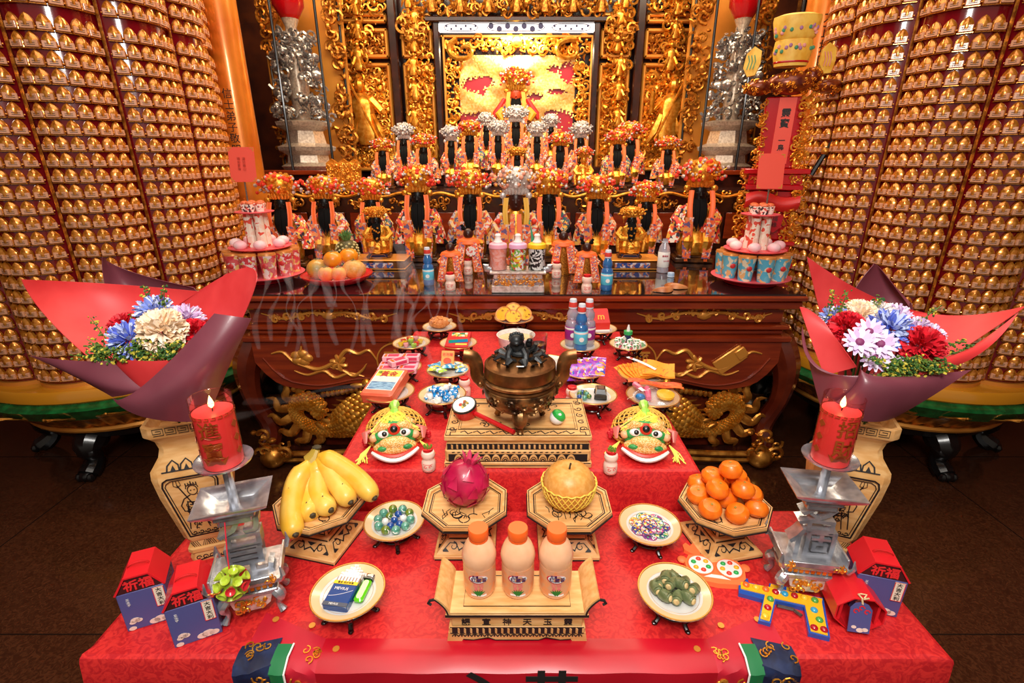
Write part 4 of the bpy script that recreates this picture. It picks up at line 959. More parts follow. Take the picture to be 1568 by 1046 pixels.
# bananas
c = offering_stand(489, 769, 'eight sided wooden stand carrying bananas', R(-14))
BAN = mat('banana_skin', (232, 176, 48), .42, 0, (240, 198, 92), 14, coat=.2); BTIP = mat('banana_tip', (60, 50, 28), .7); BGR = mat('banana_stalk', (178, 150, 56), .5)
t = T('banana_bunch', 'bunch of five ripe yellow bananas', 'bananas', c)
hub = Vector((-.022, .060, .098))
tips = [((-.050, -.005, .060), (-.038, -.075, .020), (-.012, -.118, .004)), ((-.006, .030, .062), (.012, -.020, .030), (.052, -.056, .024)), ((.022, .038, .074), (.060, .000, .046), (.094, -.034, .030)), ((.034, .046, .090), (.094, .022, .062), (.150, -.022, .034)), ((-.026, .010, .034), (-.010, -.040, .018), (.010, -.066, .016))]
for k, tp in enumerate(tips):
    pth = smooth_path([hub+Vector((.004*(k-2), 0, 0)), hub.lerp(Vector(tp[0]), .45)+Vector((0, 0, .006)), tp[0], tp[1], tp[2]], 6)
    rad = lambda q: .010+.0165*min(1, max(0, (q-.12)/.22))**1.2-.0125*max(0, (q-.86)/.14)**2
    bn_ = O('banana', B().tube(pth, rad, 10), BAN, t, smooth=60)
    e = Vector(pth[-1]); d = (e-Vector(pth[-2])).normalized(); O('tip', B().tube([e-d*.002, e+d*.006], [.0095, .005], 7), BTIP, bn_)
    b = B(); rg = random.Random(k)
    for q in range(3): i = rg.randrange(8, len(pth)-4); pp = Vector(pth[i]); b.sph(tuple(pp+Vector((rg.uniform(-.006, .006), -.004, rad(i/len(pth))*.93))), (.002, .004, .0012), 6, 4)
    O('brown_spots', b, BTIP, bn_)
O('stalk', B().tube([hub+Vector((-.012, -.008, -.006)), hub+Vector((0, 0, .008)), hub+Vector((.006, .006, .022))], [.026, .021, .014], 9, .6), BGR, t)
O('cut_end', B().sph(tuple(hub+Vector((.007, .007, .026))), (.013, .010, .006), 8, 5), BTIP, t)
# dragon fruit
c = offering_stand(713, 768, 'eight sided wooden stand carrying the dragon fruit')
DR = mat('dragonfruit_skin', (164, 8, 58), .35, 0, (200, 28, 80), 18, coat=.3); DG = mat('dragonfruit_tip', (190, 40, 84), .45, 0, (120, 130, 80), 40, lo=.5, hi=.8)
t = T('dragon_fruit', 'magenta dragon fruit with curled scales', 'dragon fruit', c+Vector((0, .004, .060)), rot=(R(-8), R(14), 0))
O('flesh', B().sph((0, 0, 0), (.060, .054, .060), 24, 16), DR, t)
sm = None
for k in range(22):
    zz = .88-1.76*(k+.5)/22; a = k*2.4; rr = math.sqrt(1-zz*zz)
    pth = lambda u, v: ((u-.5)*2*.017*(1-v)**.75, -(.055+.004*v+.010*v*v), -.014+.044*v)
    if sm is None: sm = mesh('scale', B().grid(lambda u, v: ((u-.5)*2*.014*(1-v)**.7, -.0002-.0012*(1-(2*u-1)**2)-.003*v*v, -.016+.032*v), 6, 8, .001), [DR, DG])
    o = O('scale', sm, None, t); n = Vector((rr*cos(a), rr*sin(a), zz)); pos = Vector((n.x*.0605, n.y*.0545, n.z*.0605))
    o.rotation_euler = (R(-zz*62), 0, a+pi/2); o.location = pos
b = B()
for k in range(7): a = k*.9; b.tube([(.012*cos(a), .012*sin(a), .054), (.02*cos(a), .02*sin(a), .07), (.028*cos(a), .028*sin(a), .078)], [.007, .006, .001], 6, .5)
O('crown_leaves', b, DG, t)
# pear in a foam net
c = offering_stand(870, 769, 'eight sided wooden stand carrying the pear')
PEAR = mat('pear_skin', (214, 148, 66), .42, 0, (226, 168, 90), 90, bump=.1)
t = T('asian_pear', 'large golden brown pear resting in a yellow foam net', 'pear', c+Vector((0, .002, .0)))
pr = [(0, .002), (.025, .002), (.045, .010), (.060, .03), (.066, .056), (.062, .080), (.048, .100), (.028, .110), (.012, .109), (.004, .103), (0, .101)]
O('flesh', B().lathe([(a, b_) for a, b_ in pr], 32), PEAR, t); O('stem', B().tube([(0, 0, .100), (.001, .001, .110), (.003, .002, .118)], [.003, .002, .0026], 6), BTIP, t)
b = B(); NET = mat('foam_net', (240, 206, 84), .5)
def pear_r(z):
    for (r0, z0), (r1, z1) in zip(pr, pr[1:]):
        if z0 <= z <= z1 and z1 > z0: return r0+(r1-r0)*(z-z0)/(z1-z0)
    return .03
for sgn in (-1, 1):
    for k in range(28):
        pts = []
        for i in range(9):
            z = .004+.062*i/8; rr = pear_r(z)+.003; a = 2*pi*k/28+sgn*i*.075; pts.append((rr*cos(a), rr*sin(a), z))
        b.tube(pts, .0015, 5)
for k in range(40): a = 2*pi*k/40; a2 = a+2*pi/40; b.tube([(.0695*cos(a), .0695*sin(a), .066+.004*(k % 2)), (.0695*cos(a2), .0695*sin(a2), .066+.004*((k+1) % 2))], .002, 5)
O('foam_net', b, NET, t)
# tangerines
c = offering_stand(1110, 771, 'eight sided wooden stand carrying tangerines', R(12))
TAN = mat('tangerine_peel', (240, 110, 16), .34, 0, (250, 128, 24), 60, bump=.12, bscale=500, coat=.2); TBTN = mat('tangerine_button', (150, 130, 50), .6)
tm = mesh('peel', B().lathe([(0, -.0185), (.010, -.0182), (.021, -.013), (.0262, -.003), (.0258, .006), (.019, .0158), (.009, .0192), (.003, .0182), (0, .0178)], 24), TAN); tb = mesh('stem_button', B().lathe([(0, .0176), (.003, .0178), (.0028, .0198), (0, .0204)], 8), TBTN)
pos = [(-.052, -.040, .0195), (.004, -.056, .0195), (.055, -.040, .0195), (-.062, .012, .0195), (.066, .012, .0195), (-.045, .060, .0195), (.008, .062, .0195), (.056, .058, .0195), (.0, .0, .0195),
       (-.030, -.014, .055), (.029, -.016, .055), (-.024, .036, .055), (.034, .036, .055), (.006, .012, .090)]
for k, (x, y, z) in enumerate(pos):
    o = T('tangerine', 'orange tangerine in the heap on the wooden stand' if z < .08 else 'topmost tangerine crowning the heap on the wooden stand', 'tangerine', c+Vector((x, y, z))*1.07, 0, 'tangerines on the stand', rot=(R(random.Random(k).uniform(-25, 25)), R(random.Random(k+50).uniform(-25, 25)), k))
    o.scale = (1.07,)*3; O('peel', tm, None, o); O('stem_button', tb, None, o)
# ================================================================ scroll ended tray with juice bottles
p0 = G(791, 985, TZ); tr = T('scroll_tray', 'carved wooden tray with scrolled ends carrying three juice bottles', 'tray', (0.001, p0.y+.055, TZ))
b = B(); b.box((0, 0, .055), (.270, .100, .030), .002); b.box((0, 0, .032), (.282, .106, .018), .003); b.box((0, 0, .074), (.292, .112, .010), .002); O('body', b, PINE, tr)
b = B(); outl = [(-.146, 0), (-.116, 0), (-.112, .008), (-.09, .006), (-.06, .013), (-.045, .006), (.045, .006), (.06, .013), (.09, .006), (.112, .008), (.116, 0), (.146, 0), (.142, .026), (-.142, .026)]
b.at((0, 0, 0), UPX).prism(outl, -.052, .052); O('foot_apron', b, PINE, tr)
O('top_board', B().box((0, 0, .082), (.288, .110, .006), .001), PINE, tr)
for s in (-1, 1):
    f = lambda u, v: (s*(.140+.020*v*v+.006*v), -.056+.112*u, .080+.040*v)
    O('scroll_end', B().grid(f, 2, 10, .005*s), PINE, tr)
    b = B(); b.tube([(s*.166, -.057, .121), (s*.174, -.057, .119), (s*.178, -.057, .112), (s*.172, -.057, .108)], .003, 6); b.tube([f(0, v) for v in (0, .2, .4, .6, .8, 1)], .0018, 5); O('scroll_curl', b, INK, tr)
b = B(); b.at((0, 0, 0)); b.line([(-.110, -.040), (.110, -.040), (.110, .040), (-.110, .040)], .0018, .0851, close=True)
b.at((0, -.0562, .076), UPX).line([(-.146, 0), (.146, 0)], .006)
b.at((0, -.0502, .061), UPX)
for i, ch in enumerate('課宣神天玉靈'): b.M = Matrix.Translation((-.105+.042*i, -.0502, .0545)) @ Matrix.Rotation(pi/2, 4, 'X'); b.text(ch, .019, .0008, bold=.015)
b.at((0, -.0532, .034), UPX).box((0, 0, 0), (.268, .015, .0006))
b.line([(-.138, .008), (.138, .008)], .0018); b.line([(-.138, -.008), (.138, -.008)], .0018)
b.at((0, -.0525, .014), UPX)
for i in range(20): b.line([(-.128+.0135*i+.006*cos(a), .006*sin(a)+.002) for a in [pi*j/8 for j in range(9)]], .002); b.prism(circ(-.128+.0135*i, .004, .002, 6), 0, .0006)
b.line([(x, y-.0005) for x, y in [(-.112, -.005), (-.09, -.007), (-.06, .0), (-.045, -.007), (.045, -.007), (.06, .0), (.09, -.007), (.112, -.005)]], .0016)
O('ink_frieze', b, INK, tr)
for i in range(20): O('rope_strand', B().at((-.121+.0128*i, -.0537, .034), (pi/2, 0, R(-32))).box((0, 0, 0), (.0075, .014, .0012), .0005), PINE, tr)
JUICE = mat('pink_juice', (236, 176, 132), .25, 0, (242, 190, 150), 20, coat=.5); CAPO = mat('orange_cap', (250, 104, 34), .4); LBL = mat('printed_sleeve', (222, 160, 120), .35, 0, (236, 150, 96), 60, lo=.5, hi=.6, coat=.5)
for px in (734, 793, 851):
    x = (px-791)*1.045/FPX; t = T('juice_bottle', {734: 'peach drink bottle on the scroll tray before the dragon fruit stand', 793: 'peach drink bottle in the middle of the scroll tray between two others', 851: 'peach drink bottle on the scroll tray before the pear stand'}[px], 'bottle', (x, p0.y+.060, TZ+.0853), 0, 'juice bottles on the scroll tray')
    O('bottle_body', B().lathe([(0, 0), (.026, 0), (.031, .004), (.0325, .014), (.0335, .07), (.0335, .078), (.035, .085), (.036, .095), (.034, .107), (.028, .122), (.020, .133), (.016, .137), (.016, .146), (0, .146)], 32), JUICE, t)
    O('printed_sleeve', B().lathe([(.0328, .012), (.0340, .022), (.0343, .070), (.0338, .078), (.033, .078), (.033, .012)], 32), LBL, t)
    O('cap', B().lathe([(0, .139), (.0195, .139), (.0205, .142), (.0205, .159), (.0195, .161), (0, .161)], 32), CAPO, t)
    O('cap_ring', B().lathe([(.016, .134), (.0195, .134), (.0195, .1375), (.016, .1375)], 32), CAPO, t)
    def wrap(b, r_):   # bend a flat print round the bottle
        for i, v in enumerate(b.v): a = v.x/r_; rr = r_+v.z; b.v[i] = Vector((rr*sin(a), -rr*cos(a), v.y))
        return b
    b = B().at((-.001, .0585, 0)); b.prism([(q[0], q[1]*.52) for q in circ(0, 0, .0200, 24)], 0, .0006); O('logo_red', wrap(b, .0345), mat('logo_red', (200, 24, 50), .4), t)
    b = B().at((.0005, .0592, .0006)); b.prism([(q[0], q[1]*.5) for q in circ(0, 0, .0184, 24)], 0, .0004); O('logo_white', wrap(b, .0345), WHITE, t)
    b = B().at((.001, .0580, .0011)).text('紅蘆薈', .0108, .0004, bold=.015); b.at((-.006, .0668, .0011)).text('古道', .0066, .0004, bold=.02); O('logo_lettering', wrap(b, .0345), mat('logo_navy', (70, 24, 80), .4), t)
    b = B().at((0, .043, 0)).text('白桃', .0110, .0005); b.at((0, .033, 0)).text('多多', .0100, .0005); O('pink_lettering', wrap(b, .0345), mat('pink_ink', (238, 120, 120), .4), t)
    b = B(); [b.at((0, .0185, .0003), (0, 0, a)).prism([(-.0036, 0), (.0036, 0), (0, .015)], 0, .0006) for a in (-1.0, -.6, -.2, .2, .6, 1.0)]; O('aloe_leaf_print', wrap(b, .0345), mat('leaf_green', (36, 120, 44), .4), t)
    b = B().at((0, .0165, 0)).line(wave(-.016, .016, 0, .001, 1), .004, 0, .0005); O('white_ribbon_print', wrap(b, .0343), WHITE, t)
# ================================================================ silver candle stands and candles
WAX = mat('red_wax', (248, 78, 76), .35, sss=.2); CUP = glass('candle_glass', (255, 236, 232)); GILTINK = mat('gold_print', (150, 66, 20), .35, .2)
FLAME = mat('flame', (255, 206, 120), .5, emit=6)
for s, bx, by, ch, words, who in ((-1, 395, 925, '召見', '進寶', 'beside the gift boxes pair'), (1, 1221, 897, '名個', '招財', 'behind the toy gun')):
    p = G(bx, by, TZ); rz = -math.atan2(p.x, p.y)*.55 if s < 0 else -math.atan2(p.x, p.y)*.25
    t = T('candle_stand', 'silver candle stand shaped as a character, '+who, 'candle stand', (p.x, p.y, TZ), rz)
    def ztop(v): return W(bx, v, p.y).z-TZ
    # base table with four curved legs
    for sx in (-1, 1):
        for sy in (-1, 1):
            O('leg', B().tube(smooth_path([(sx*.046, sy*.030, .062), (sx*.058, sy*.038, .046), (sx*.050, sy*.034, .024), (sx*.058, sy*.040, .006)], 4), lambda q: .011-.004*q+.003*sin(q*7), 8), SILVER, t)
    b = B(); b.at((0, -.036, .03), UPX).prism([(-.042, .028), (.042, .028), (.036, .006), (.02, -.006), (-.02, -.006), (-.036, .006)], -.003, .003); O('front_apron', b, SILVERW, t)
    b = B(); carve(b, -.030, .030, .028, .052, -.038, 26, random.Random(2), .006, .010, .003); O('gilt_filigree', b, GOLD, t)
    b = B(); b.box((0, 0, .065), (.112, .084, .012), .002); b.box((0, 0, .079), (.098, .072, .018), .002); O('table_top', b, SILVER, t)
    b = B(); [b.box((-.042+.012*i, -.037, .079), (.008, .002, .012), .0008) for i in range(8)]; O('gilt_panels', b, GOLD, t)
    b = B(); b.loft([[(x*.058, y*.044, .088) for x, y in ((-1, -1), (1, -1), (1, 1), (-1, 1))], [(x*.070, y*.054, .106) for x, y in ((-1, -1), (1, -1), (1, 1), (-1, 1))]]); O('tray', b, SILVER, t)
    for sx in (-1, 1):
        for sy in (-1, 1): O('tray_corner', B().tube([(sx*.068, sy*.052, .100), (sx*.074, sy*.058, .116), (sx*.072, sy*.056, .136)], [.008, .007, .002], 6, .6), SILVER, t)
    for sx in (-1, 1): O('tray_rail', B().box((sx*.068, 0, .116), (.005, .088, .022), .001), SILVER, t)
    O('front_rail', B().box((0, -.052, .110), (.11, .005, .014), .001), SILVER, t)
    for sx in (-1, 1): b = B(); carve(b, sx*.052-.013, sx*.052+.013, .104, .116, -.055, 10, random.Random(7), .005, .008, .002); O('rail_gilding', b, GOLD, t, kind='stuff')
    # the character itself, cut from thick silver, with a rougher face
    H1 = .150 if s < 0 else .142
    for i_, c1 in enumerate(ch): O('character', B().at((0, .016, .104+H1*(.70-.46*i_)), UPX, (1.15+.15*i_, 1, 1)).text(c1, H1*.56, .032, bold=.012), SILVER, t, smooth=20)
    b = B(); b.box((0, 0, .107+H1*.93), (.062, .046, .014), .002); b.box((0, 0, .120+H1*.93), (.078, .056, .010), .002); O('neck_block', b, SILVER, t)
    z0 = .125+H1*.93
    b = B(); b.loft([[(x*.036, y*.030, z0) for x, y in ((-1, -1), (1, -1), (1, 1), (-1, 1))], [(x*.068, y*.052, z0+.022) for x, y in ((-1, -1), (1, -1), (1, 1), (-1, 1))], [(x*.070, y*.054, z0+.028) for x, y in ((-1, -1), (1, -1), (1, 1), (-1, 1))], [(x*.062, y*.046, z0+.026) for x, y in ((-1, -1), (1, -1), (1, 1), (-1, 1))], [(x*.032, y*.026, z0+.006) for x, y in ((-1, -1), (1, -1), (1, 1), (-1, 1))]]); O('square_dish', b, SILVER, t)
    O('pin_post', B().lathe([(0, z0), (.010, z0+.004), (.009, z0+.05), (0, z0+.05)], 10), SILVER, t)
    zd = ztop(708 if s < 0 else 704)
    O('drip_dish', B().lathe([(0, zd-.006), (.034, zd-.006), (.052, zd+.004), (.054, zd+.009), (.049, zd+.007), (.033, zd-.001), (0, zd-.001)], 32), SILVER, t)
    if zd-.006 > z0+.048: O('post_extension', B().lathe([(0, z0+.048), (.009, z0+.048), (.009, zd-.005), (0, zd-.005)], 10), SILVER, t)
    hc = ztop(607)-zd; r = .0375
    k = T('votive_candle', 'tall red glass candle lettered in gold, '+('on the stand beside the gift boxes pair' if s < 0 else 'on the stand behind the toy gun'), 'candle', (p.x, p.y, TZ+zd), rz*.6)
    O('wax', B().lathe([(0, .001), (r-.003, .001), (r-.002, .004), (r-.002, hc*.80), (r-.006, hc*.795), (0, hc*.785)], 40), WAX, k)
    O('glass_cup', B().lathe([(r-.001, .0005), (r, .004), (r, hc)], 40, caps=False), CUP, k); O('cup_rim', B().torus((0, 0, hc), r-.0005, .0009, 40, 6), CUP, k)
    O('wick', B().tube([(0, 0, hc*.78), (.001, 0, hc*.78+.012)], .0014, 5), BLACK, k)
    O('flame', B().lathe([(0, hc*.785+.006), (.005, hc*.785+.012), (.0055, hc*.785+.017), (.003, hc*.785+.026), (0, hc*.785+.034)], 10), FLAME, k)
    def wrapc(b, r_):
        for i, v in enumerate(b.v): a = v.x/r_; rr = r_+v.z; b.v[i] = Vector((rr*sin(a), -rr*cos(a), v.y))
        return b
    b = B(); [b.at((0, hc*.62-.044*i, 0)).text(c_, .040, .0006, bold=.012) for i, c_ in enumerate(words)]; O('gold_lettering', wrapc(b, r+.0002), GILTINK, k)
    b = B().at((0, hc*.16, 0)); b.prism([(-.024, .008), (-.016, -.008), (.016, -.008), (.024, .008), (.012, .0), (.008, .008), (0, .012), (-.008, .008), (-.012, 0)], 0, .0006); O('ingot_emblem', wrapc(b, r+.0002), GILTINK, k)
    b = B()
    for i in range(20): b.at((-.11+.0118*i, hc*.77, 0)).line([(0, 0), (.008, 0), (.008, .005), (.003, .005)], .0012)
    for sx in (-1, 1):
        for i in range(3): b.at((sx*.050, hc*(.62-.2*i), 0), (0, 0, pi/4)).prism([(-.006, -.006), (.006, -.006), (.006, .006), (-.006, .006)], 0, .0006)
    O('gold_border', wrapc(b, r+.0002), GILTINK, k)
# suction cup ball hanging from the stand by the gift boxes
bc = W(355, 893, .768)
t = T('suction_ball', 'ball of yellow green and red suction cups hung on a red string', 'toy ball', bc)
LIME = mat('lime_rubber', (190, 214, 60), .3, coat=.5, trans=.2); REDR = mat('red_rubber', (206, 40, 48), .3, coat=.5)
O('core', B().sph((0, 0, 0), .018, 12, 8), mat('core_green', (140, 170, 40), .4), t)
cupm = {}
for k in range(26):
    z = 1-2*(k+.5)/26; a = k*2.4; rr = math.sqrt(1-z*z); d = Vector((rr*cos(a), rr*sin(a), z)); colr = REDR if abs(z) < .3 and k % 3 != 0 else LIME
    if colr.name not in cupm: cupm[colr.name] = mesh('suction_cup', B().lathe([(0, .014), (.004, .014), (.004, .022), (.009, .030), (.0092, .032), (.007, .031), (.003, .027), (0, .027)], 14), colr)
    o = O('suction_cup', cupm[colr.name], None, t); o.rotation_euler = d.to_track_quat('Z', 'Y').to_euler()
O('string', B().tube([(0, 0, .018), tuple((W(348, 850, .785)-bc)), tuple((W(344, 800, .815)-bc))], .0012, 5), mat('red_string', (210, 20, 50), .5), t)
# ================================================================ carved wooden vases
def vase(px, py, label, s):
    p = G(px, py, TZ); rz = -math.atan2(p.x, p.y)*.55; t = T('wooden_vase', label, 'vase', (p.x, p.y, TZ), rz); t.scale = (.9, .9, 1)
    def ring(w_, d_, z, c_=.22): return [(w_*x, d_*y, z) for x, y in ((-1+c_, -1), (1-c_, -1), (1, -1+c_), (1, 1-c_), (1-c_, 1), (-1+c_, 1), (-1, 1-c_), (-1, -1+c_))]
    O('foot', B().loft([ring(.052, .044, 0), ring(.054, .046, .012), ring(.048, .041, .028)]), PINE, t)
    O('foot_band', B().loft([ring(.055, .046, .028), ring(.055, .046, .038), ring(.046, .040, .040), ring(.046, .040, .060)]), PINE, t)
    O('body', B().loft([ring(.048, .042, .060), ring(.056, .048, .075), ring(.080, .062, .20), ring(.086, .066, .255), ring(.084, .064, .275), ring(.062, .050, .305), ring(.056, .046, .325), ring(.060, .050, .345), ring(.074, .060, .362)]), PINE, t)
    O('lip', B().loft([ring(.076, .062, .362), ring(.078, .064, .366), ring(.078, .064, .390), ring(.070, .056, .390), ring(.052, .042, .34)], caps=False), PINE, t)
    b = B()
    slope = math.atan2(.062-.048, .20-.075); b.M = Matrix.Translation((0, -.0482, .075)) @ Matrix.Rotation(pi/2+slope, 4, 'X')
    L = .185
    bord = lambda i: [(-.037+i, .006+i), (.037-i, .006+i), (.062-i, L-.02), (.058-i, L-.006-i), (.048-i, L-i), (-.048+i, L-i), (-.058+i, L-.006-i), (-.062+i, L-.02)]
    b.line(bord(0), .004, .0006, close=True); b.line(bord(.006), .002, .0006, close=True)
    # a helmeted guardian with a halberd, in ink line
    hx, hy = (.0, .145) if s < 0 else (-.006, .145)
    b.line([(hx+.011*cos(a), hy+.014*sin(a)) for a in [2*pi*i/16 for i in range(16)]], .002, .0006, close=True)
    b.line([(hx-.014, hy+.006), (hx-.012, hy+.014), (hx, hy+.018), (hx+.012, hy+.014), (hx+.014, hy+.006)], .002, .0006)
    for i in range(5): b.line([(hx-.012+.006*i, hy+.014), (hx-.012+.006*i, hy+.022+.004*(i == 2))], .0022, .0006)
    for i in (-1, 1): b.line([(hx+i*.004-.0015, hy), (hx+i*.004+.0015, hy)], .002, .0006)
    for i in (-1, 1):
        b.line([(hx+i*.008, hy-.013), (hx+i*.024, hy-.022), (hx+i*.034, hy-.040), (hx+i*.030, hy-.058), (hx+i*.016, hy-.062)], .0026, .0006)
        b.line([(hx+i*.018, hy-.03), (hx+i*.02, hy-.06), (hx+i*.026, hy-.09), (hx+i*.030, hy-.115)], .0026, .0006)
        b.line([(hx+i*.007, hy-.066), (hx+i*.010, hy-.09), (hx+i*.016, hy-.118)], .0022, .0006)
        b.line(spiral(hx+i*.012, hy-.075, .009, .002, 0, i*1.2), .002, .0006)
    for i in range(6): b.line([(hx-.018+.003*i, hy-.032-.009*i), (hx, hy-.036-.009*i), (hx+.018-.003*i, hy-.032-.009*i)], .0028, .0006)
    sx = -.030 if s < 0 else .034
    b.line([(hx+sx, hy+.02), (hx-sx*.6, hy-.11)], .0028, .0006)
    for i in (-1, 0, 1): b.line([(hx+sx, hy+.014), (hx+sx+i*.008, hy+.020), (hx+sx+i*.006, hy+.034)], .0013, .0006)
    for i in range(4): b.line(spiral(-.024+.016*i, .016, .007, .002, pi, 1.0), .0022, .0006)
    rng = random.Random(8)
    for i in range(26): x, y = hx+rng.uniform(-.022, .022), hy-rng.uniform(.025, .11); b.line([(x, y), (x+rng.uniform(-.006, .006), y-.006), (x+rng.uniform(-.006, .006), y-.01)], .0022, .0006)
    # lotus band on the shoulder
    sl2 = math.atan2(-(.064-.050), .03); b.M = Matrix.Translation((0, -.0645, .276)) @ Matrix.Rotation(pi/2+sl2, 4, 'X')
    for i in (-1, 0, 1):
        b.line([(i*.030-.014, 0), (i*.030-.012, .014), (i*.030, .026), (i*.030+.012, .014), (i*.030+.014, 0)], lambda q: .0035, .0006); b.prism([(i*.030-.006, .001), (i*.030+.006, .001), (i*.030, .014)], .0006, .001)
    b.line([(-.056, 0), (.056, 0)], .003, .0006)
    O('guardian_drawing', b, INK, t); b = B()
    # key fret on the lip, hatching on the foot band
    b.M = Matrix.Translation((0, -.0642, .378)) @ Matrix.Rotation(pi/2, 4, 'X')
    for i in range(4): x = -.040+.027*i; b.line([(x-.011, -.008), (x+.011, -.008), (x+.011, .008), (x-.011, .008), (x-.011, -.003), (x+.006, -.003), (x+.006, .003), (x-.005, .003)], .0018)
    O('key_fret', b, INK, t); b = B()
    b.M = Matrix.Translation((0, -.0402, .050)) @ Matrix.Rotation(pi/2, 4, 'X')
    for i in range(16): x = -.036+.0048*i; b.line([(x, -.008), (x+(.007 if (i//4) % 2 else -.007), .008)], .0013)
    b.M = Matrix.Translation((0, -.0462, .012)) @ Matrix.Rotation(pi/2, 4, 'X')
    for i in range(5): b.line(spiral(-.032+.016*i, 0, .007, .002, 0, 1.0 if i < 3 else -1), .0022)
    b.line([(-.04, -.009), (0, -.002), (.04, -.009)], .003)
    O('foot_pattern', b, INK, t)
    return Vector((p.x, p.y, TZ+.37))
vL = vase(331, 838, 'carved wooden vase inked with a trident bearing guardian', -1)
vR = vase(1262, 840, 'carved wooden vase inked with a banner bearing guardian', 1)
# ================================================================ bouquets
MAUVE = mat('mauve_wrap', (112, 54, 66), .38, 0, (126, 64, 76), 6, coat=.15); REDW = mat('coral_wrap', (206, 50, 52), .5, 0, (222, 68, 68), 8)
def bez(P, u, v):
    def q(a, b_, c_, t): return a*(1-t)**2+b_*2*t*(1-t)+c_*t*t
    return q(*[q(*[P[i][j] for j in range(3)], u) for i in range(3)], v)
def sheet(name, rows, m_, parent, th=.0012):
    P = [[W(*p)-parent.location for p in r] for r in rows]
    # control points so that the sheet passes through the given middles
    for r in P: r[1] = r[1]*2-(r[0]+r[2])*.5
    P[1] = [P[1][j]*2-(P[0][j]+P[2][j])*.5 for j in range(3)]
    O(name, B().grid(lambda u, v: tuple(bez(P, u, v)), 18, 14, th), m_, parent)
def petal_ball(n, r, L, wd, curl, rng, flat=1.0):
    b = B()
    for k in range(n):
        z = 1-1.35*(k+.5)/n; a = k*2.39996; rr = math.sqrt(max(0, 1-z*z)); d = Vector((rr*cos(a), rr*sin(a), z*flat)).normalized()
        b.M = Matrix.Translation(d*r*.35) @ d.to_track_quat('Z', 'Y').to_matrix().to_4x4() @ Matrix.Rotation(rng.uniform(0, 6), 4, 'Z'); b.mi = k % 2
        l = L*rng.uniform(.85, 1.1)
        b.grid(lambda u, v: ((u-.5)*wd*sin(.35+2.4*v), curl*l*v*v+.15*wd*(2*u-1)**2, l*v), 2, 3)
    return b
def carnation(r, rng):
    b = B()
    for k in range(90):
        z = 1-1.15*(k+.5)/90; a = k*2.39996; rr = math.sqrt(max(0, 1-z*z)); d = Vector((rr*cos(a), rr*sin(a), z)).normalized()
        b.M = Matrix.Translation(d*r*.25) @ d.to_track_quat('Z', 'Y').to_matrix().to_4x4() @ Matrix.Rotation(rng.uniform(0, 6), 4, 'Z'); b.mi = k % 2
        b.grid(lambda u, v: ((u-.5)*r*.62*v, .10*r*sin(u*11+k)*v+.18*r*v*v, r*.78*v+.06*r*sin(u*13+k)*v), 5, 3)
    return b
FM = {n: [mat(n+'_a', a, .55, sss=0), mat(n+'_b', c_, .55)] for n, a, c_ in (('blue_petal', (92, 112, 212), (192, 204, 240)), ('pale_blue_petal', (130, 150, 226), (216, 222, 246)), ('red_petal', (190, 12, 32), (222, 30, 48)), ('cream_petal', (244, 214, 178), (250, 234, 214)), ('lilac_petal', (214, 184, 226), (238, 224, 244)), ('white_petal', (236, 226, 226), (250, 244, 240)))}
SPR = [mat('sprig_green', (84, 112, 36), .6), mat('sprig_yellow', (196, 180, 60), .6), mat('leaf_dark', (40, 84, 38), .5)]
def bouquet(loc, label, wraps, flowers, sprigs, face):
    t = T('bouquet', label, 'bouquet', loc)
    for n_, rows, m_ in wraps: sheet(n_, rows, m_, t)
    fc = Vector(face).normalized(); rng = random.Random(int(loc.x*100))
    for kind, px, py, Y, r, nm in flowers:
        p = W(px, py, Y)-loc
        if kind == 'car': b = carnation(r, rng)
        elif kind == 'mum': b = petal_ball(170, r, r*.72, r*.26, .22, rng)
        else:
            b = B()
            for ring_, n_ in ((1.0, 15), (.75, 11)):
                for k in range(n_):
                    a = 2*pi*k/n_+ring_; b.M = Matrix.Rotation(a, 4, 'Z'); b.mi = k % 2; b.grid(lambda u, v: (r*ring_*(.15+.85*v), (u-.5)*r*.32*sin(.5+2.3*v), r*(.35 if ring_ < 1 else .12)*v), 2, 3)
            b.M = Matrix.Identity(4)
        q = (fc+Vector((rng.uniform(-.3, .3), 0, rng.uniform(-.2, .25)))).to_track_quat('Z', 'Y')
        o = O({'car': 'carnation', 'mum': 'chrysanthemum', 'dai': 'daisy'}[kind], b, FM[nm], t, loc=p, smooth=60); o.rotation_euler = q.to_euler(); o.scale = (1, 1, .8)
        if kind == 'dai': O('flower_centre', B().sph((0, 0, r*.12), (r*.26, r*.26, r*.16), 10, 6), mat('plum_centre', (120, 40, 90), .6), o)
        st_ = B().tube([p-fc*.004, p*.55+Vector((0, .02, -.01)), Vector((0, 0, -.10))], .0025, 5); O('stem', st_, SPR[2], t)
    b = B()
    for (px, py, Y, dx, dz) in sprigs:
        p = W(px, py, Y)-loc; L = .05
        for k in range(26):
            q = p+Vector((dx*k/26*L+rng.uniform(-.007, .007), rng.uniform(-.010, .010), dz*k/26*L+rng.uniform(-.006, .006))); b.mi = rng.choice((0, 0, 1, 2)); s_ = rng.uniform(.0015, .0036)
            b.M = Matrix.Translation(q) @ Euler((rng.uniform(0, 3), rng.uniform(0, 3), 0)).to_matrix().to_4x4(); b.sph((0, 0, 0), (s_, s_*.6, s_*1.5), 5, 4)
        b.M = Matrix.Identity(4); b.mi = 0; b.tube([tuple(p+Vector((0, .02, -.05))), tuple(p), tuple(p+Vector((dx*L, 0, dz*L)))], .0012, 4)
    O('goldenrod_sprigs', b, SPR, t, kind='stuff')
rngS = random.Random(12)
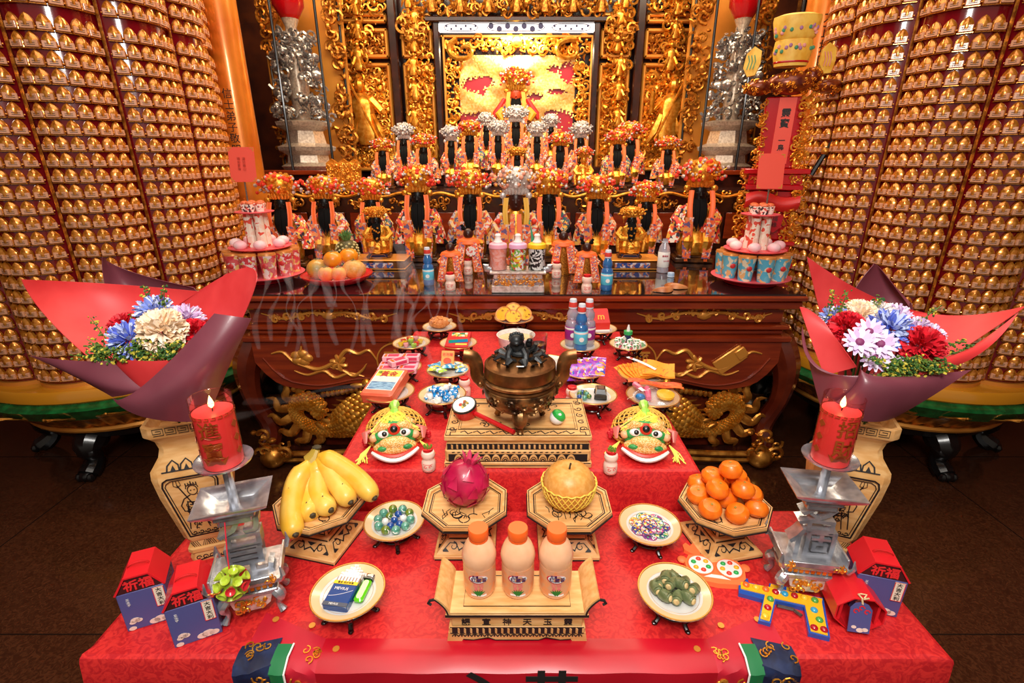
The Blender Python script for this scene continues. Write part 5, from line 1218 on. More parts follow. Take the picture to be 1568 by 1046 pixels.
sl = [(rngS.uniform(150, 300), rngS.uniform(528, 552), .958, rngS.uniform(-1, 1), rngS.uniform(-.5, .35)) for _ in range(36)]+[(163, 520, 1.02, -.4, 1), (168, 540, 1.0, -.8, .6), (228, 470, 1.08, 0, 1), (252, 470, 1.08, .2, 1), (150, 548, 1.0, -1, .1), (205, 500, 1.05, 0, .5)]
bouquet(vL, 'bouquet in red and mauve paper with one large cream bloom', [
    ('mauve_back_sheet', [[(165, 450, 1.24), (230, 470, 1.28), (320, 470, 1.22)], [(158, 420, 1.25), (215, 440, 1.30), (300, 445, 1.23)], [(157, 393, 1.25), (200, 416, 1.29), (296, 441, 1.23)]], MAUVE),
    ('red_back_sheet', [[(190, 590, 1.0), (225, 600, 1.03), (290, 590, 1.06)], [(85, 500, 1.06), (210, 500, 1.17), (330, 500, 1.14)], [(33, 428, 1.06), (170, 435, 1.20), (302, 446, 1.19)]], REDW),
    ('red_side_sheet', [[(255, 605, 1.0), (285, 610, 1.01), (310, 600, 1.02)], [(270, 500, 1.14), (325, 490, 1.10), (365, 500, 1.06)], [(275, 466, 1.17), (366, 412, 1.12), (392, 432, 1.06)]], REDW),
    ('red_front_fold', [[(212, 594, .955), (222, 600, .95), (250, 592, .95)], [(185, 568, .96), (222, 574, .945), (262, 570, .95)], [(165, 548, .97), (222, 553, .945), (276, 550, .955)]], REDW),
    ('mauve_front_sheet', [[(172, 610, .935), (225, 640, .915), (318, 645, .96)], [(222, 588, .920), (290, 580, .905), (345, 575, .965)], [(328, 480, .96), (356, 484, .965), (385, 488, .98)]], MAUVE),
    ('mauve_left_roll', [[(172, 608, .945), (196, 604, .935), (222, 596, .935)], [(110, 575, .965), (150, 585, .935), (205, 585, .94)], [(45, 545, 1.0), (110, 552, .96), (172, 553, .95)]], MAUVE)],
    [('mum', 238, 478, 1.08, .038, 'pale_blue_petal'), ('mum', 285, 490, 1.08, .036, 'lilac_petal'), ('car', 193, 502, 1.05, .034, 'red_petal'), ('mum', 200, 521, .99, .042, 'blue_petal'), ('car', 250, 507, .99, .046, 'cream_petal'), ('car', 297, 513, 1.02, .034, 'red_petal')], sl, (.35, -.75, .6))
sr = [(rngS.uniform(1350, 1440), rngS.uniform(548, 574), .945, rngS.uniform(-1, 1), rngS.uniform(-.5, .35)) for _ in range(34)]+[(1270, 478, 1.06, 0, 1), (1284, 480, 1.06, .2, 1), (1405, 495, 1.06, .8, .8), (1450, 545, 1.02, 1, .5), (1440, 530, 1.02, 1, .2), (1335, 472, 1.1, .3, .5), (1430, 555, 1.0, 1, .2)]
bouquet(vR, 'bouquet in red and mauve paper with purple eyed daisies', [
    ('mauve_back_sheet', [[(1300, 460, 1.22), (1345, 470, 1.27), (1400, 485, 1.22)], [(1318, 430, 1.23), (1352, 436, 1.28), (1395, 465, 1.23)], [(1338, 406, 1.24), (1350, 414, 1.26), (1392, 470, 1.23)]], MAUVE),
    ('red_back_sheet', [[(1290, 590, 1.05), (1350, 600, 1.03), (1400, 580, 1.0)], [(1262, 500, 1.12), (1370, 505, 1.17), (1480, 530, 1.06)], [(1236, 393, 1.12), (1400, 476, 1.20), (1572, 468, 1.05)]], REDW),
    ('red_side_sheet', [[(1262, 575, .97), (1290, 568, .96), (1312, 562, .95)], [(1238, 510, 1.0), (1265, 515, .985), (1292, 535, .96)], [(1225, 470, 1.02), (1240, 475, 1.02), (1262, 492, 1.0)]], REDW),
    ('red_front_fold', [[(1395, 575, .95), (1420, 572, .95), (1445, 566, .97)], [(1420, 560, .96), (1465, 545, .985), (1510, 535, 1.0)], [(1430, 545, 1.0), (1480, 535, 1.02), (1560, 478, 1.04)]], REDW),
    ('mauve_front_sheet', [[(1255, 625, .97), (1320, 645, .92), (1370, 640, .95)], [(1300, 600, .93), (1350, 600, .90), (1430, 605, .94)], [(1318, 560, .935), (1360, 577, .925), (1488, 566, .98)]], MAUVE),
    ('mauve_left_sheet', [[(1256, 622, .98), (1290, 625, .945), (1320, 625, .93)], [(1240, 560, .99), (1275, 580, .955), (1318, 585, .93)], [(1228, 500, 1.01), (1252, 565, .965), (1345, 572, .93)]], MAUVE)],
    [('mum', 1277, 489, 1.08, .030, 'pale_blue_petal'), ('car', 1297, 503, 1.03, .036, 'red_petal'), ('car', 1315, 485, 1.09, .038, 'cream_petal'), ('mum', 1345, 482, 1.10, .032, 'white_petal'), ('mum', 1370, 487, 1.10, .034, 'lilac_petal'), ('mum', 1362, 505, 1.03, .044, 'blue_petal'), ('mum', 1400, 508, 1.06, .034, 'lilac_petal'), ('mum', 1422, 516, 1.05, .030, 'lilac_petal'), ('car', 1410, 531, .99, .042, 'red_petal'),
     ('dai', 1331, 508, .99, .030, 'lilac_petal'), ('dai', 1316, 524, .97, .033, 'lilac_petal'), ('dai', 1348, 527, .97, .033, 'lilac_petal'), ('dai', 1341, 548, .96, .030, 'lilac_petal'), ('dai', 1370, 556, .97, .018, 'lilac_petal')], sr, (-.35, -.75, .6))
# ================================================================ gift boxes
VIOLET = mat('violet_card', (82, 84, 142), .45); REDC = mat('red_card', (222, 30, 40), .4, coat=.2); DARKR = mat('dark_recess_card', (64, 12, 16), .6)
def gift_box(p1, p2, label, H_=.098):
    a = G(*p1, TZ); c_ = G(*p2, TZ); d = c_-a; wd = d.length; rz = math.atan2(d.y, d.x); t = T('gift_box', label, 'gift box', a.lerp(c_, .5), rz); hw = wd/2; dp = .078
    O('carton', B().box((0, dp/2, H_/2), (wd, dp, H_), .001), VIOLET, t)
    pr_ = [(-hw*1.04, H_), (hw*1.04, H_), (hw*.50, H_+.040), (-hw*.50, H_+.040)]
    b = B().at((0, dp/2, 0), UPX); b.prism([(-hw*.96, H_), (hw*.96, H_), (hw*.46, H_+.036), (-hw*.46, H_+.036)], -dp/2+.006, dp/2-.001); O('lid_end', b, DARKR, t)
    b = B()
    for (x0, z0), (x1, z1) in ((pr_[1], pr_[2]), (pr_[2], pr_[3]), (pr_[3], pr_[0])):
        b.add([(x0, .0, z0), (x1, .0, z1), (x1, dp+.002, z1), (x0, dp+.002, z0), (x0*.97, .0, z0-.0015), (x1*.97, .0, z1-.0025), (x1*.97, dp+.002, z1-.0025), (x0*.97, dp+.002, z0-.0015)], [(0, 1, 2, 3), (7, 6, 5, 4), (0, 4, 5, 1), (2, 6, 7, 3)])
    O('lid', b, REDC, t)
    O('front_rim', B().at((0, .001, 0), UPX).line([(pr_[0][0]*.99, H_+.001), (-hw*.50, H_+.038), (hw*.50, H_+.038), (pr_[1][0]*.99, H_+.001), ], .004, 0, .003), REDC, t)
    O('handle', B().grid(lambda u, v: (.020*cos(pi*u), dp*.42-.006*v, H_+.0405+(.010+.004*v)*sin(pi*u)*.9), 12, 2, .001), REDC, t)
    b = B().at((0, .0008, H_+.017), UPX).text('祈福', .027, .0012, bold=.02); O('lettering', b, mat('bright_red', (236, 46, 50), .4), t)
    O('white_tag', B().at((hw*.70, -.001, H_*.74), UPX).prism([(-.010, -.027), (.010, -.027), (.010, .023), (-.010, .023)], 0, .0008), mat('tag_cream', (240, 226, 204), .5), t)
    O('tag_border', B().at((hw*.70, -.0018, H_*.74), UPX).line([(-.0095, -.0265), (.0095, -.0265), (.0095, .0225), (-.0095, .0225)], .0012, close=True), REDC, t)
    b = B().at((hw*.70, -.0020, H_*.74+.016), UPX).text('大吉大利', .0112, .0005, vert=True, bold=.01); O('tag_lettering', b, INK, t)
    b = B().at((-hw*.60, -.0012, H_*.84), UPX).text('三太子', .0066, .0004, vert=True); O('small_lettering', b, WHITE, t)
    b = B()
    for x, z, r_ in ((-hw*.55, .026, .009), (-hw*.42, .024, .007), (-hw*.68, .021, .006), (hw*.2, .010, .010), (hw*.45, .012, .012), (hw*.7, .010, .009), (-hw*.75, .006, .007)): b.at((x, -.0008, z), UPX).prism([(q[0], q[1]*.7) for q in circ(0, 0, r_, 14)], 0, .0006)
    O('cloud_print', b, mat('cloud_cream', (238, 214, 202), .5), t)
    b = B(); rg = random.Random(3)
    for s in (-1, 1):
        for k in range(14): b.M = Matrix.Translation((s*(hw+.0006), rg.uniform(.01, dp-.01), rg.uniform(.01, H_-.01))) @ Matrix.Rotation(s*pi/2, 4, 'Z') @ Matrix.Rotation(pi/2, 4, 'X'); b.line(spiral(0, 0, .008, .002, k, 1.0), .0012)
    O('side_scroll_print', b, mat('print_brown', (120, 72, 70), .5), t)
gift_box((268, 993), (341, 968), 'red lidded violet gift box standing in front of its twin')
gift_box((196, 968), (268, 946), 'red lidded violet gift box half hidden behind its twin')
gift_box((1299, 930), (1373, 946), 'red lidded violet gift box beside the open red one')
# an open red box lying on its side, with a violet tag
p = G(1310, 965, TZ); t = T('open_red_box', 'open eight sided red card box lying on its side with a violet tag', 'gift box', (p.x, p.y, TZ), R(-10))
oc = [(.052*cos(pi/8+k*pi/4), .043+.046*sin(pi/8+k*pi/4)) for k in range(8)]
b = B(); rin = [(x*.94, .043+(z-.043)*.94) for x, z in oc]
b.loft([[(x, 0, z) for x, z in oc], [(x*.96, .075, z*.98+.001) for x, z in oc]], caps=False); b.loft([[(x*.96, .075, z) for x, z in rin], [(x, 0, z) for x, z in rin]], caps=False)
for i in range(8): j = (i+1) % 8; b.add([(oc[i][0], 0, oc[i][1]), (oc[j][0], 0, oc[j][1]), (rin[j][0], 0, rin[j][1]), (rin[i][0], 0, rin[i][1])], [(3, 2, 1, 0)])
O('box_wall', b, REDC, t)
O('box_back', B().at((0, .072, 0), UPX).prism(rin, 0, .002), DARKR, t)
for sx in (-1, 1): O('inner_flap', B().box((sx*.036, .03, .043), (.006, .05, .05), .001), REDC, t)
tg = O('tag', B().at((-.004, -.008, .044), (R(78), 0, 0)).prism([(-.021, -.034), (.021, -.034), (.021, .020), (.013, .031), (.005, .034), (-.005, .034), (-.013, .031), (-.021, .020)], -.001, .001), VIOLET, t)
b = B()
for x, y in ((0, .022), (-.010, .014), (.011, .014)): b.at((-.004, -.008, .044), (R(78), 0, 0)); b.line(spiral(x, y, .006, .003, 0, .8, 8), .0024, .0011)
O('tag_print', b, REDC, tg)
b = B().at((-.004, -.008, .044), (R(78), 0, 0)); [b.prism([(q[0]+x, q[1]*.7+y) for q in circ(0, 0, r_, 12)], .0011, .0016) for x, y, r_ in ((-.010, -.022, .005), (.002, -.028, .007), (.012, -.026, .006))]; O('cloud_print', b, MATS['cloud_cream'], tg)
b = B(); b.tube([(-.004, -.004, .076), (-.006, .0, .088), (-.012, .006, .092), (-.004, .01, .090), (.004, .006, .093), (-.002, .0, .088)], .0018, 5); b.tube([(-.002, .0, .086), (.004, -.004, .094)], .0018, 5); O('cord', b, mat('straw_cord', (226, 196, 150), .6), t)
# ================================================================ crab fishing toy
p = G(1093, 872, TZ); t = T('crab_game', 'orange crab shaped fishing game board beneath the tangerine stand', 'toy', (p.x, p.y, TZ), R(-11))
CR = mat('crab_orange', (255, 126, 70), .4)
O('board', B().prism([(-.068, -.030), (-.05, -.052), (.0, -.058), (.05, -.052), (.068, -.030), (.072, .0), (.060, .026), (.030, .034), (-.030, .034), (-.060, .026), (-.072, .0)], 0, .012, .03), CR, t)
for s in (-1, 1):
    b = B().prism([(s*x, y) for x, y in [(.030, .030), (.050, .034), (.066, .044), (.068, .060), (.060, .070), (.050, .060), (.042, .072), (.030, .062), (.026, .048)][::s]], 0, .010); O('claw', b, CR, t)
    O('side_leg', B().sph((s*.074, .012, .006), (.012, .012, .006), 12, 6), CR, t)
    O('dial', B().lathe([(0, .012), (.029, .012), (.029, .015), (0, .015)], 32, (s*.033, -.006, 0)), WHITE, t)
    O('dial_edge', B().torus((s*.033, -.006, .014), .0295, .0016, 32, 5), CR, t)
    e = O('eye', B().lathe([(0, .012), (.006, .012), (.0058, .0135), (0, .0135)], 16, (s*.010, .042, 0)), WHITE, t); O('pupil', B().lathe([(0, .0135), (.0028, .0135), (.0028, .0142), (0, .0142)], 10, (s*.010-.001, .042, 0)), INK, e)
    for k in range(6):
        a = k*pi/3+.3*s; O('fish', B().sph((s*.033+.0175*cos(a), -.006+.0175*sin(a), .016), (.0065, .0055, .005), 10, 6), [mat('fish_green', (40, 170, 80), .3), mat('fish_yellow', (246, 176, 40), .3), mat('fish_red', (226, 70, 50), .3)][(k+(s > 0)) % 3], t)
O('eye_bridge', B().prism([(-.024, .032), (.024, .032), (.018, .050), (.0, .046), (-.018, .050)], 0, .012), CR, t)
O('white_sticker', B().prism([(-.014, .030), (.014, .030), (0, .012)], .012, .0125), WHITE, t); O('white_sticker', B().prism([(-.012, -.030), (.012, -.030), (.030, -.040), (-.030, -.040)], .012, .0125), WHITE, t)
b = B(); [b.at((0, .026-.005*i, .0126)).text('釣魚樂', .005-.001*i, .0003) for i in range(2)]; O('sticker_print', b, mat('navy_edge', (40, 60, 130), .4), t)
# ================================================================ toy gun filled with sweets
p = G(1200, 930, TZ); t = T('toy_gun', 'yellow and blue toy gun studded with coloured sweets', 'toy gun', (p.x, p.y, TZ), 0)
def L2(px, py): q = G(px, py, TZ+.009); return (q.x-p.x, q.y-p.y)
ol = [L2(*q) for q in ((1131, 893), (1131, 909), (1168, 919), (1161, 951), (1180, 956), (1187, 925), (1188, 921), (1231, 931), (1238, 970), (1271, 978), (1262, 926), (1261, 917), (1222, 910), (1221, 903), (1178, 894), (1177, 900), (1146, 893), (1145, 887), (1142, 887), (1141, 892))][::-1]
O('blue_shell', B().prism(ol, 0, .011, .0), mat('toy_blue', (24, 84, 176), .3, coat=.4), t)
yl = [L2(*q) for q in ((1134, 893), (1134, 903), (1171, 912), (1164, 949), (1178, 953), (1186, 918), (1232, 928), (1241, 968), (1267, 975), (1258, 925), (1259, 919), (1220, 910), (1178, 901))][::-1]
O('yellow_face', B().prism(yl, .011, .0132), mat('toy_yellow', (250, 184, 28), .35, coat=.3), t)
for q0, q1, q2, q3 in (((1180, 896), (1194, 899), (1194, 903), (1179, 900)), ((1204, 901), (1219, 904), (1218, 908), (1204, 905))): O('yellow_window', B().prism([L2(*q) for q in (q0, q1, q2, q3)][::-1], .011, .0132), MATS['toy_yellow'], t)
SW = {'o': (240, 110, 40), 'y': (250, 196, 50), 'r': (176, 16, 34), 'b': (44, 160, 206), 'g': (70, 160, 70)}
SW = {k: mat('sweet_'+k, v, .15, coat=.8) for k, v in SW.items()}
nm = {'o': 'orange', 'y': 'yellow', 'r': 'red', 'b': 'blue', 'g': 'green'}
for px, py, k in ((1142, 900, 'o'), (1157, 904, 'y'), (1172, 907, 'o'), (1187, 911, 'r'), (1201, 914, 'b'), (1216, 917, 'r'), (1231, 920, 'y'), (1247, 924, 'g'), (1179, 922, 'g'), (1175, 935, 'r'), (1171, 948, 'y'), (1246, 939, 'b'), (1254, 954, 'g'), (1246, 966, 'r'), (1261, 969, 'r')):
    x, y = L2(px, py-2); O('sweet', B().sph((x, y, .0142), (.0078, .0078, .0058), 14, 8), SW[k], t)
O('trigger', B().tube([(*L2(1190, 927), .008), (*L2(1215, 932), .006), (*L2(1228, 942), .006)], .004, 6), STEEL, t)
# ================================================================ raised table: block, censer, drum, toys
p1, p2 = G(683, 718, SZ), G(905, 718, SZ); bw = p2.x-p1.x; bd = .235; bz = .104
blk = T('carved_block', 'painted wooden block table under the bronze censer', 'stand', (.004, p1.y+bd/2+.004, SZ))
b = B(); b.box((0, 0, .096), (bw, bd, .016), .002); b.box((0, 0, .083), (bw-.016, bd-.016, .012), .002); b.box((0, 0, .068), (bw-.008, bd-.008, .018), .003); b.box((0, 0, .040), (bw, bd, .040), .006); b.box((0, 0, .010), (bw+.006, bd+.006, .020), .003); O('block', b, PINE, blk)
b = B(); hw, hd = bw/2, bd/2
for i in (.004, .036): b.line([(-hw+i, -hd+i), (hw-i, -hd+i), (hw-i, hd-i), (-hw+i, hd-i)], .0032, .1042, close=True)
b.line([(-hw+.042, -hd+.042), (hw-.042, -hd+.042), (hw-.042, hd-.042), (-hw+.042, hd-.042)], .0024, .1042, close=True)
rng = random.Random(6)
for s in (-1, 1):
    for i in range(5): b.line(spiral(s*(hw-.02), -hd+.04+.04*i, .012, .003, i, s*1.1), .0032, .1042)
    for q in (-1, 1): b.line([(s*(hw-.004), q*(hd-.036)), (s*(hw-.03), q*(hd-.036)), (s*(hw-.03), q*(hd-.022)), (s*(hw-.016), q*(hd-.022)), (s*(hw-.016), q*(hd-.004))], .0032, .1042)
for i in range(9): x = -hw+.06+.036*i; b.line([(x-.016, -hd+.02), (x-.005, -hd+.028), (x+.006, -hd+.012), (x+.017, -hd+.02)], .004, .1042)
for i in range(16): x, y = rng.uniform(-.13, .13), rng.choice((rng.uniform(-.066, -.03), rng.uniform(.04, .07))); b.line(spiral(x, y, .012, .003, rng.uniform(0, 6), rng.choice((-1, 1))*.8, 9), lambda q: .0036*(1-.5*q), .1042)
b.at((0, -hd+.0040, .068), UPX).box((0, 0, 0), (bw-.014, .015, .0006)); b.line([(-hw+.006, .0085), (hw-.006, .0085)], .002); b.line([(-hw+.006, -.0085), (hw-.006, -.0085)], .002)
b.at((0, -hd-.0003, .034), UPX).box((0, 0, 0), (bw-.02, .024, .0006))
for i in range(26): O('rope_strand', B().at((-hw+.02+.0145*i, -hd+.0034, .068), (pi/2, 0, R(-32))).box((0, 0, 0), (.0085, .014, .0014), .0005), PINE, blk)
for i in range(13):
    x = -hw+.038+.0265*i; O('lotus_petal', B().at((x, -hd-.0006, .024), UPX).prism([(.0125*cos(pi*j/10), .021*sin(pi*j/10)) for j in range(11)], 0, .0016, .12), PINE, blk); b.at((x, -hd-.0024, .024), UPX)
    for r_, w_ in ((.0085, .0018), (.0045, .003)): b.line([(r_*cos(a), r_*1.6*sin(a)) for a in [pi*j/10 for j in range(11)]], w_)
b.at((0, -hd-.0002, .036), UPX)
for i in range(24): b.line([(-hw+.02+.0155*i, .0155), (-hw+.028+.0155*i, .0165)], .003)
b.at((0, -hd-.0032, .012), UPX).line([(-hw, .006), (-hw+.08, .006), (-hw+.10, -.002), (hw-.10, -.002), (hw-.08, .006), (hw, .006)], .0025)
O('ink_pattern', b, INK, blk)
BT = SZ+.1045
# censer
cp = G(796, 640, BT); cn = T('incense_burner', 'bronze tripod incense burner with a lion on its lid', 'censer', (cp.x, blk.location.y-.035, BT))
BRZ = mat('censer_bronze', (104, 66, 34), .32, .8, (150, 104, 60), 20); BRZR = mat('censer_relief', (60, 40, 24), .35, .75, (170, 124, 74), 26, bump=.6)
O('bowl', B().lathe([(0, .048), (.045, .050), (.078, .062), (.100, .090), (.106, .112), (.104, .122), (.094, .128), (.096, .134), (.104, .138), (.106, .146), (.100, .150), (0, .150)], 40), BRZR, cn)
b = B(); rng = random.Random(14)
for k in range(90):
    a = rng.uniform(0, 6.3); z = rng.uniform(.066, .116); r_ = .078+.028*min(1, (z-.062)/.045)
    b.M = Matrix.Rotation(a, 4, 'Z') @ Matrix.Translation((0, -r_, z)); s_ = rng.uniform(.008, .014); b.tube([(q[0]*s_, -.002, q[1]*s_) for q in spiral(0, 0, 1, .3, rng.uniform(0, 6), .8, 7)], s_*.25, 4)
O('relief', b, BRZR, cn)
O('shoulder', B().torus((0, 0, .128), .097, .006, 40, 8), BRZ, cn)
ld = O('lid', B().lathe([(.09, .150), (.100, .152), (.102, .160), (.100, .186), (.094, .190), (.090, .186), (.060, .204), (0, .210)], 40), BRZ, cn)
b = B()
for k in range(12): a = 2*pi*k/12; b.M = Matrix.Rotation(a, 4, 'Z') @ Matrix.Translation((0, -.070, .201)) @ Matrix.Rotation(R(-32), 4, 'X'); b.prism([(-.010, -.012), (.010, -.012), (0, .020)], 0, .003)
O('star_vents', b, BLACK, ld)
LION = mat('dark_patina', (26, 26, 28), .4, .4, (60, 64, 66), 30)
b = B(); b.M = Matrix.Translation((0, 0, .205)) @ Matrix.Diagonal((.72, .72, .66, 1)) @ Matrix.Translation((0, 0, -.210)); b.sph((0, .0, .228), (.042, .034, .022)); b.sph((-.012, -.006, .262), (.030, .026, .032)); b.sph((-.014, -.022, .292), (.026, .024, .026), 12, 8); b.sph((-.014, -.042, .286), (.012, .010, .009)); b.sph((.034, -.008, .272), (.014, .014, .018)); b.sph((.036, -.016, .288), (.012, .011, .011))
for s in (-1, 1): b.tube([(-.014+s*.022, -.01, .25), (-.012+s*.034, -.036, .232), (-.012+s*.034, -.046, .214)], [.014, .012, .014], 8); b.sph((-.014+s*.020, -.014, .312), (.008, .006, .009), 7, 5)
b.tube([(.03, .02, .23), (.056, .02, .244), (.062, .014, .262)], [.012, .014, .008], 8)
for k in range(16): a = k*.4; b.sph((-.014+.024*cos(a), -.012, .296+.024*sin(a)), .007, 6, 4)
O('lion_finial', b, LION, ld)
for k in range(9): a = 2*pi*k/9; O('lid_flame', B().tube([(.04*cos(a), .04*sin(a), .205), (.06*cos(a), .06*sin(a), .216), (.076*cos(a), .076*sin(a), .206)], [.014, .012, .004], 6, .6), LION, ld)
for s in (-1, 1):
    h_ = O('handle', B().tube(smooth_path([(s*.098, 0, .118), (s*.120, 0, .145), (s*.122, 0, .175), (s*.132, 0, .200), (s*.158, 0, .206)], 5), lambda q: .012+.003*q, 10, 1.5), BRZ, cn)
    O('rivet', B().sph((s*.113, -.012, .125), (.009, .007, .009), 8, 6), BRZ, h_)
for k in range(3):
    a = -pi/2+2*pi*k/3; O('leg', B().tube(smooth_path([(.070*cos(a), .070*sin(a), .068), (.080*cos(a), .080*sin(a), .045), (.072*cos(a), .072*sin(a), .024), (.078*cos(a), .078*sin(a), .004)], 4), lambda q: .021-.010*q+.004*sin(q*6), 10), BRZR, cn)
# rattle drum
dp_ = G(714, 640, BT); t = T('rattle_drum', 'red rattle drum with a white floral skin and red handle', 'toy drum', (dp_.x, dp_.y, BT), 0)
dr = Matrix.Translation((-.004, .01, .026)) @ Euler((R(16), R(-8), 0)).to_matrix().to_4x4()
b = B(); b.M = dr; b.lathe([(0, -.026), (.030, -.026), (.035, -.016), (.036, 0), (.034, .014), (0, .014)], 28); O('drum_body', b, REDLAQ, t)
b = B(); b.M = dr; b.lathe([(0, .014), (.033, .014), (.033, .017), (0, .017)], 28); O('drum_skin', b, WHITE, t)
b = B(); b.M = dr; b.torus((0, 0, .014), .0345, .0035, 28, 6); O('black_hoop', b, BLACK, t)
b = B(); rng = random.Random(3)
for k in range(14): a = rng.uniform(0, 6.3); r_ = rng.uniform(0, .014); b.mi = k % 3; b.M = dr; b.prism(circ(r_*cos(a), r_*sin(a), rng.uniform(.003, .006), 8), .0171, .0176)
O('flower_print', b, [mat('print_red', (204, 66, 60), .5), mat('print_yellow', (222, 176, 70), .5), mat('print_green', (110, 130, 90), .5)], t)
e = G(787, 662, BT+.008)-t.location; O('handle', B().tube([(.026, -.004, .018), (e.x, e.y, .008)], .0072, 10), mat('red_paint', (206, 22, 30), .35, coat=.3), t)
# toy egg
ep = G(853, 652, BT); t = T('toy_egg', 'white and green egg shaped toy', 'toy', (ep.x, ep.y+.01, BT+.021), rot=(0, R(35), 0))
O('white_half', B().sph((0, 0, 0), (.022, .0205, .0205), 16, 10), WHITE, t)
b = B(); b.lathe([(.0208, .004), (.0215, .006), (.0205, .014), (.014, .021), (.006, .0235), (0, .024)], 18); o = O('green_half', b, mat('bright_green', (50, 176, 74), .3), t)
O('white_cap', B().sph((-.004, -.014, .014), (.006, .004, .009), 8, 6), WHITE, t)
# little yoghurt drink bottles
YOG = mat('yoghurt_plastic', (246, 214, 198), .4, sss=.1); YRED = mat('yoghurt_print', (232, 110, 104), .4); YTOP = {'red': mat('foil_red', (216, 30, 40), .3, .3), 'sprig': mat('sprig_top', (110, 150, 50), .5)}
def yog(px, py, z, h, label, top='red'):
    p = G(px, py, z); t = T('yoghurt_bottle', label, 'bottle', (p.x, p.y, z)); t.scale = (h,)*3
    O('bottle', B().lathe([(0, 0), (.26, 0), (.28, .03), (.28, .36), (.25, .44), (.22, .50), (.22, .54), (.27, .62), (.28, .72), (.25, .82), (.18, .87), (.17, .92), (0, .92)], 24), YOG, t)
    b = B()
    for s in (-1, 1):
        b.line(spiral(s*.10, .26, .07, .02, 0, s*.9, 10), .03, 0, .01)
    b.line([(-.2+.04*i, .10-.05*sin(pi*i/10)) for i in range(11)], .025, 0, .01); b.line([(-.2+.04*i, .36) for i in range(11)], .018, 0, .01)
    for i, v in enumerate(b.v): a = v.x/.28; b.v[i] = Vector(((.281+v.z)*sin(a), -(.281+v.z)*cos(a), v.y))
    O('red_print', b, YRED, t)
    O('foil_top', B().lathe([(0, .86), (.19, .86), (.21, .90), (.20, .97), (.15, .985), (0, .985)], 20), YTOP['red'], t)
    if top == 'sprig':
        b = B(); rng = random.Random(px)
        for k in range(14): a = rng.uniform(0, 6.3); r_ = rng.uniform(0, .15); b.tube([(r_*cos(a), r_*sin(a), .97), (r_*1.3*cos(a)+.03, r_*1.3*sin(a), 1.07), (r_*1.2*cos(a), r_*1.2*sin(a), 1.12)], .03, 5)
        O('green_garnish', b, YTOP['sprig'], t)
yog(657, 718, SZ, .070, 'small yoghurt drink beside the lion mask by the dragon fruit', 'sprig')
yog(934, 722, SZ, .070, 'small yoghurt drink beside the lion mask by the pear', 'sprig')
yog(712, 606, SZ, .078, 'small yoghurt drink behind the rattle drum'); yog(875, 622, SZ, .080, 'small yoghurt drink next to the toy car plate')
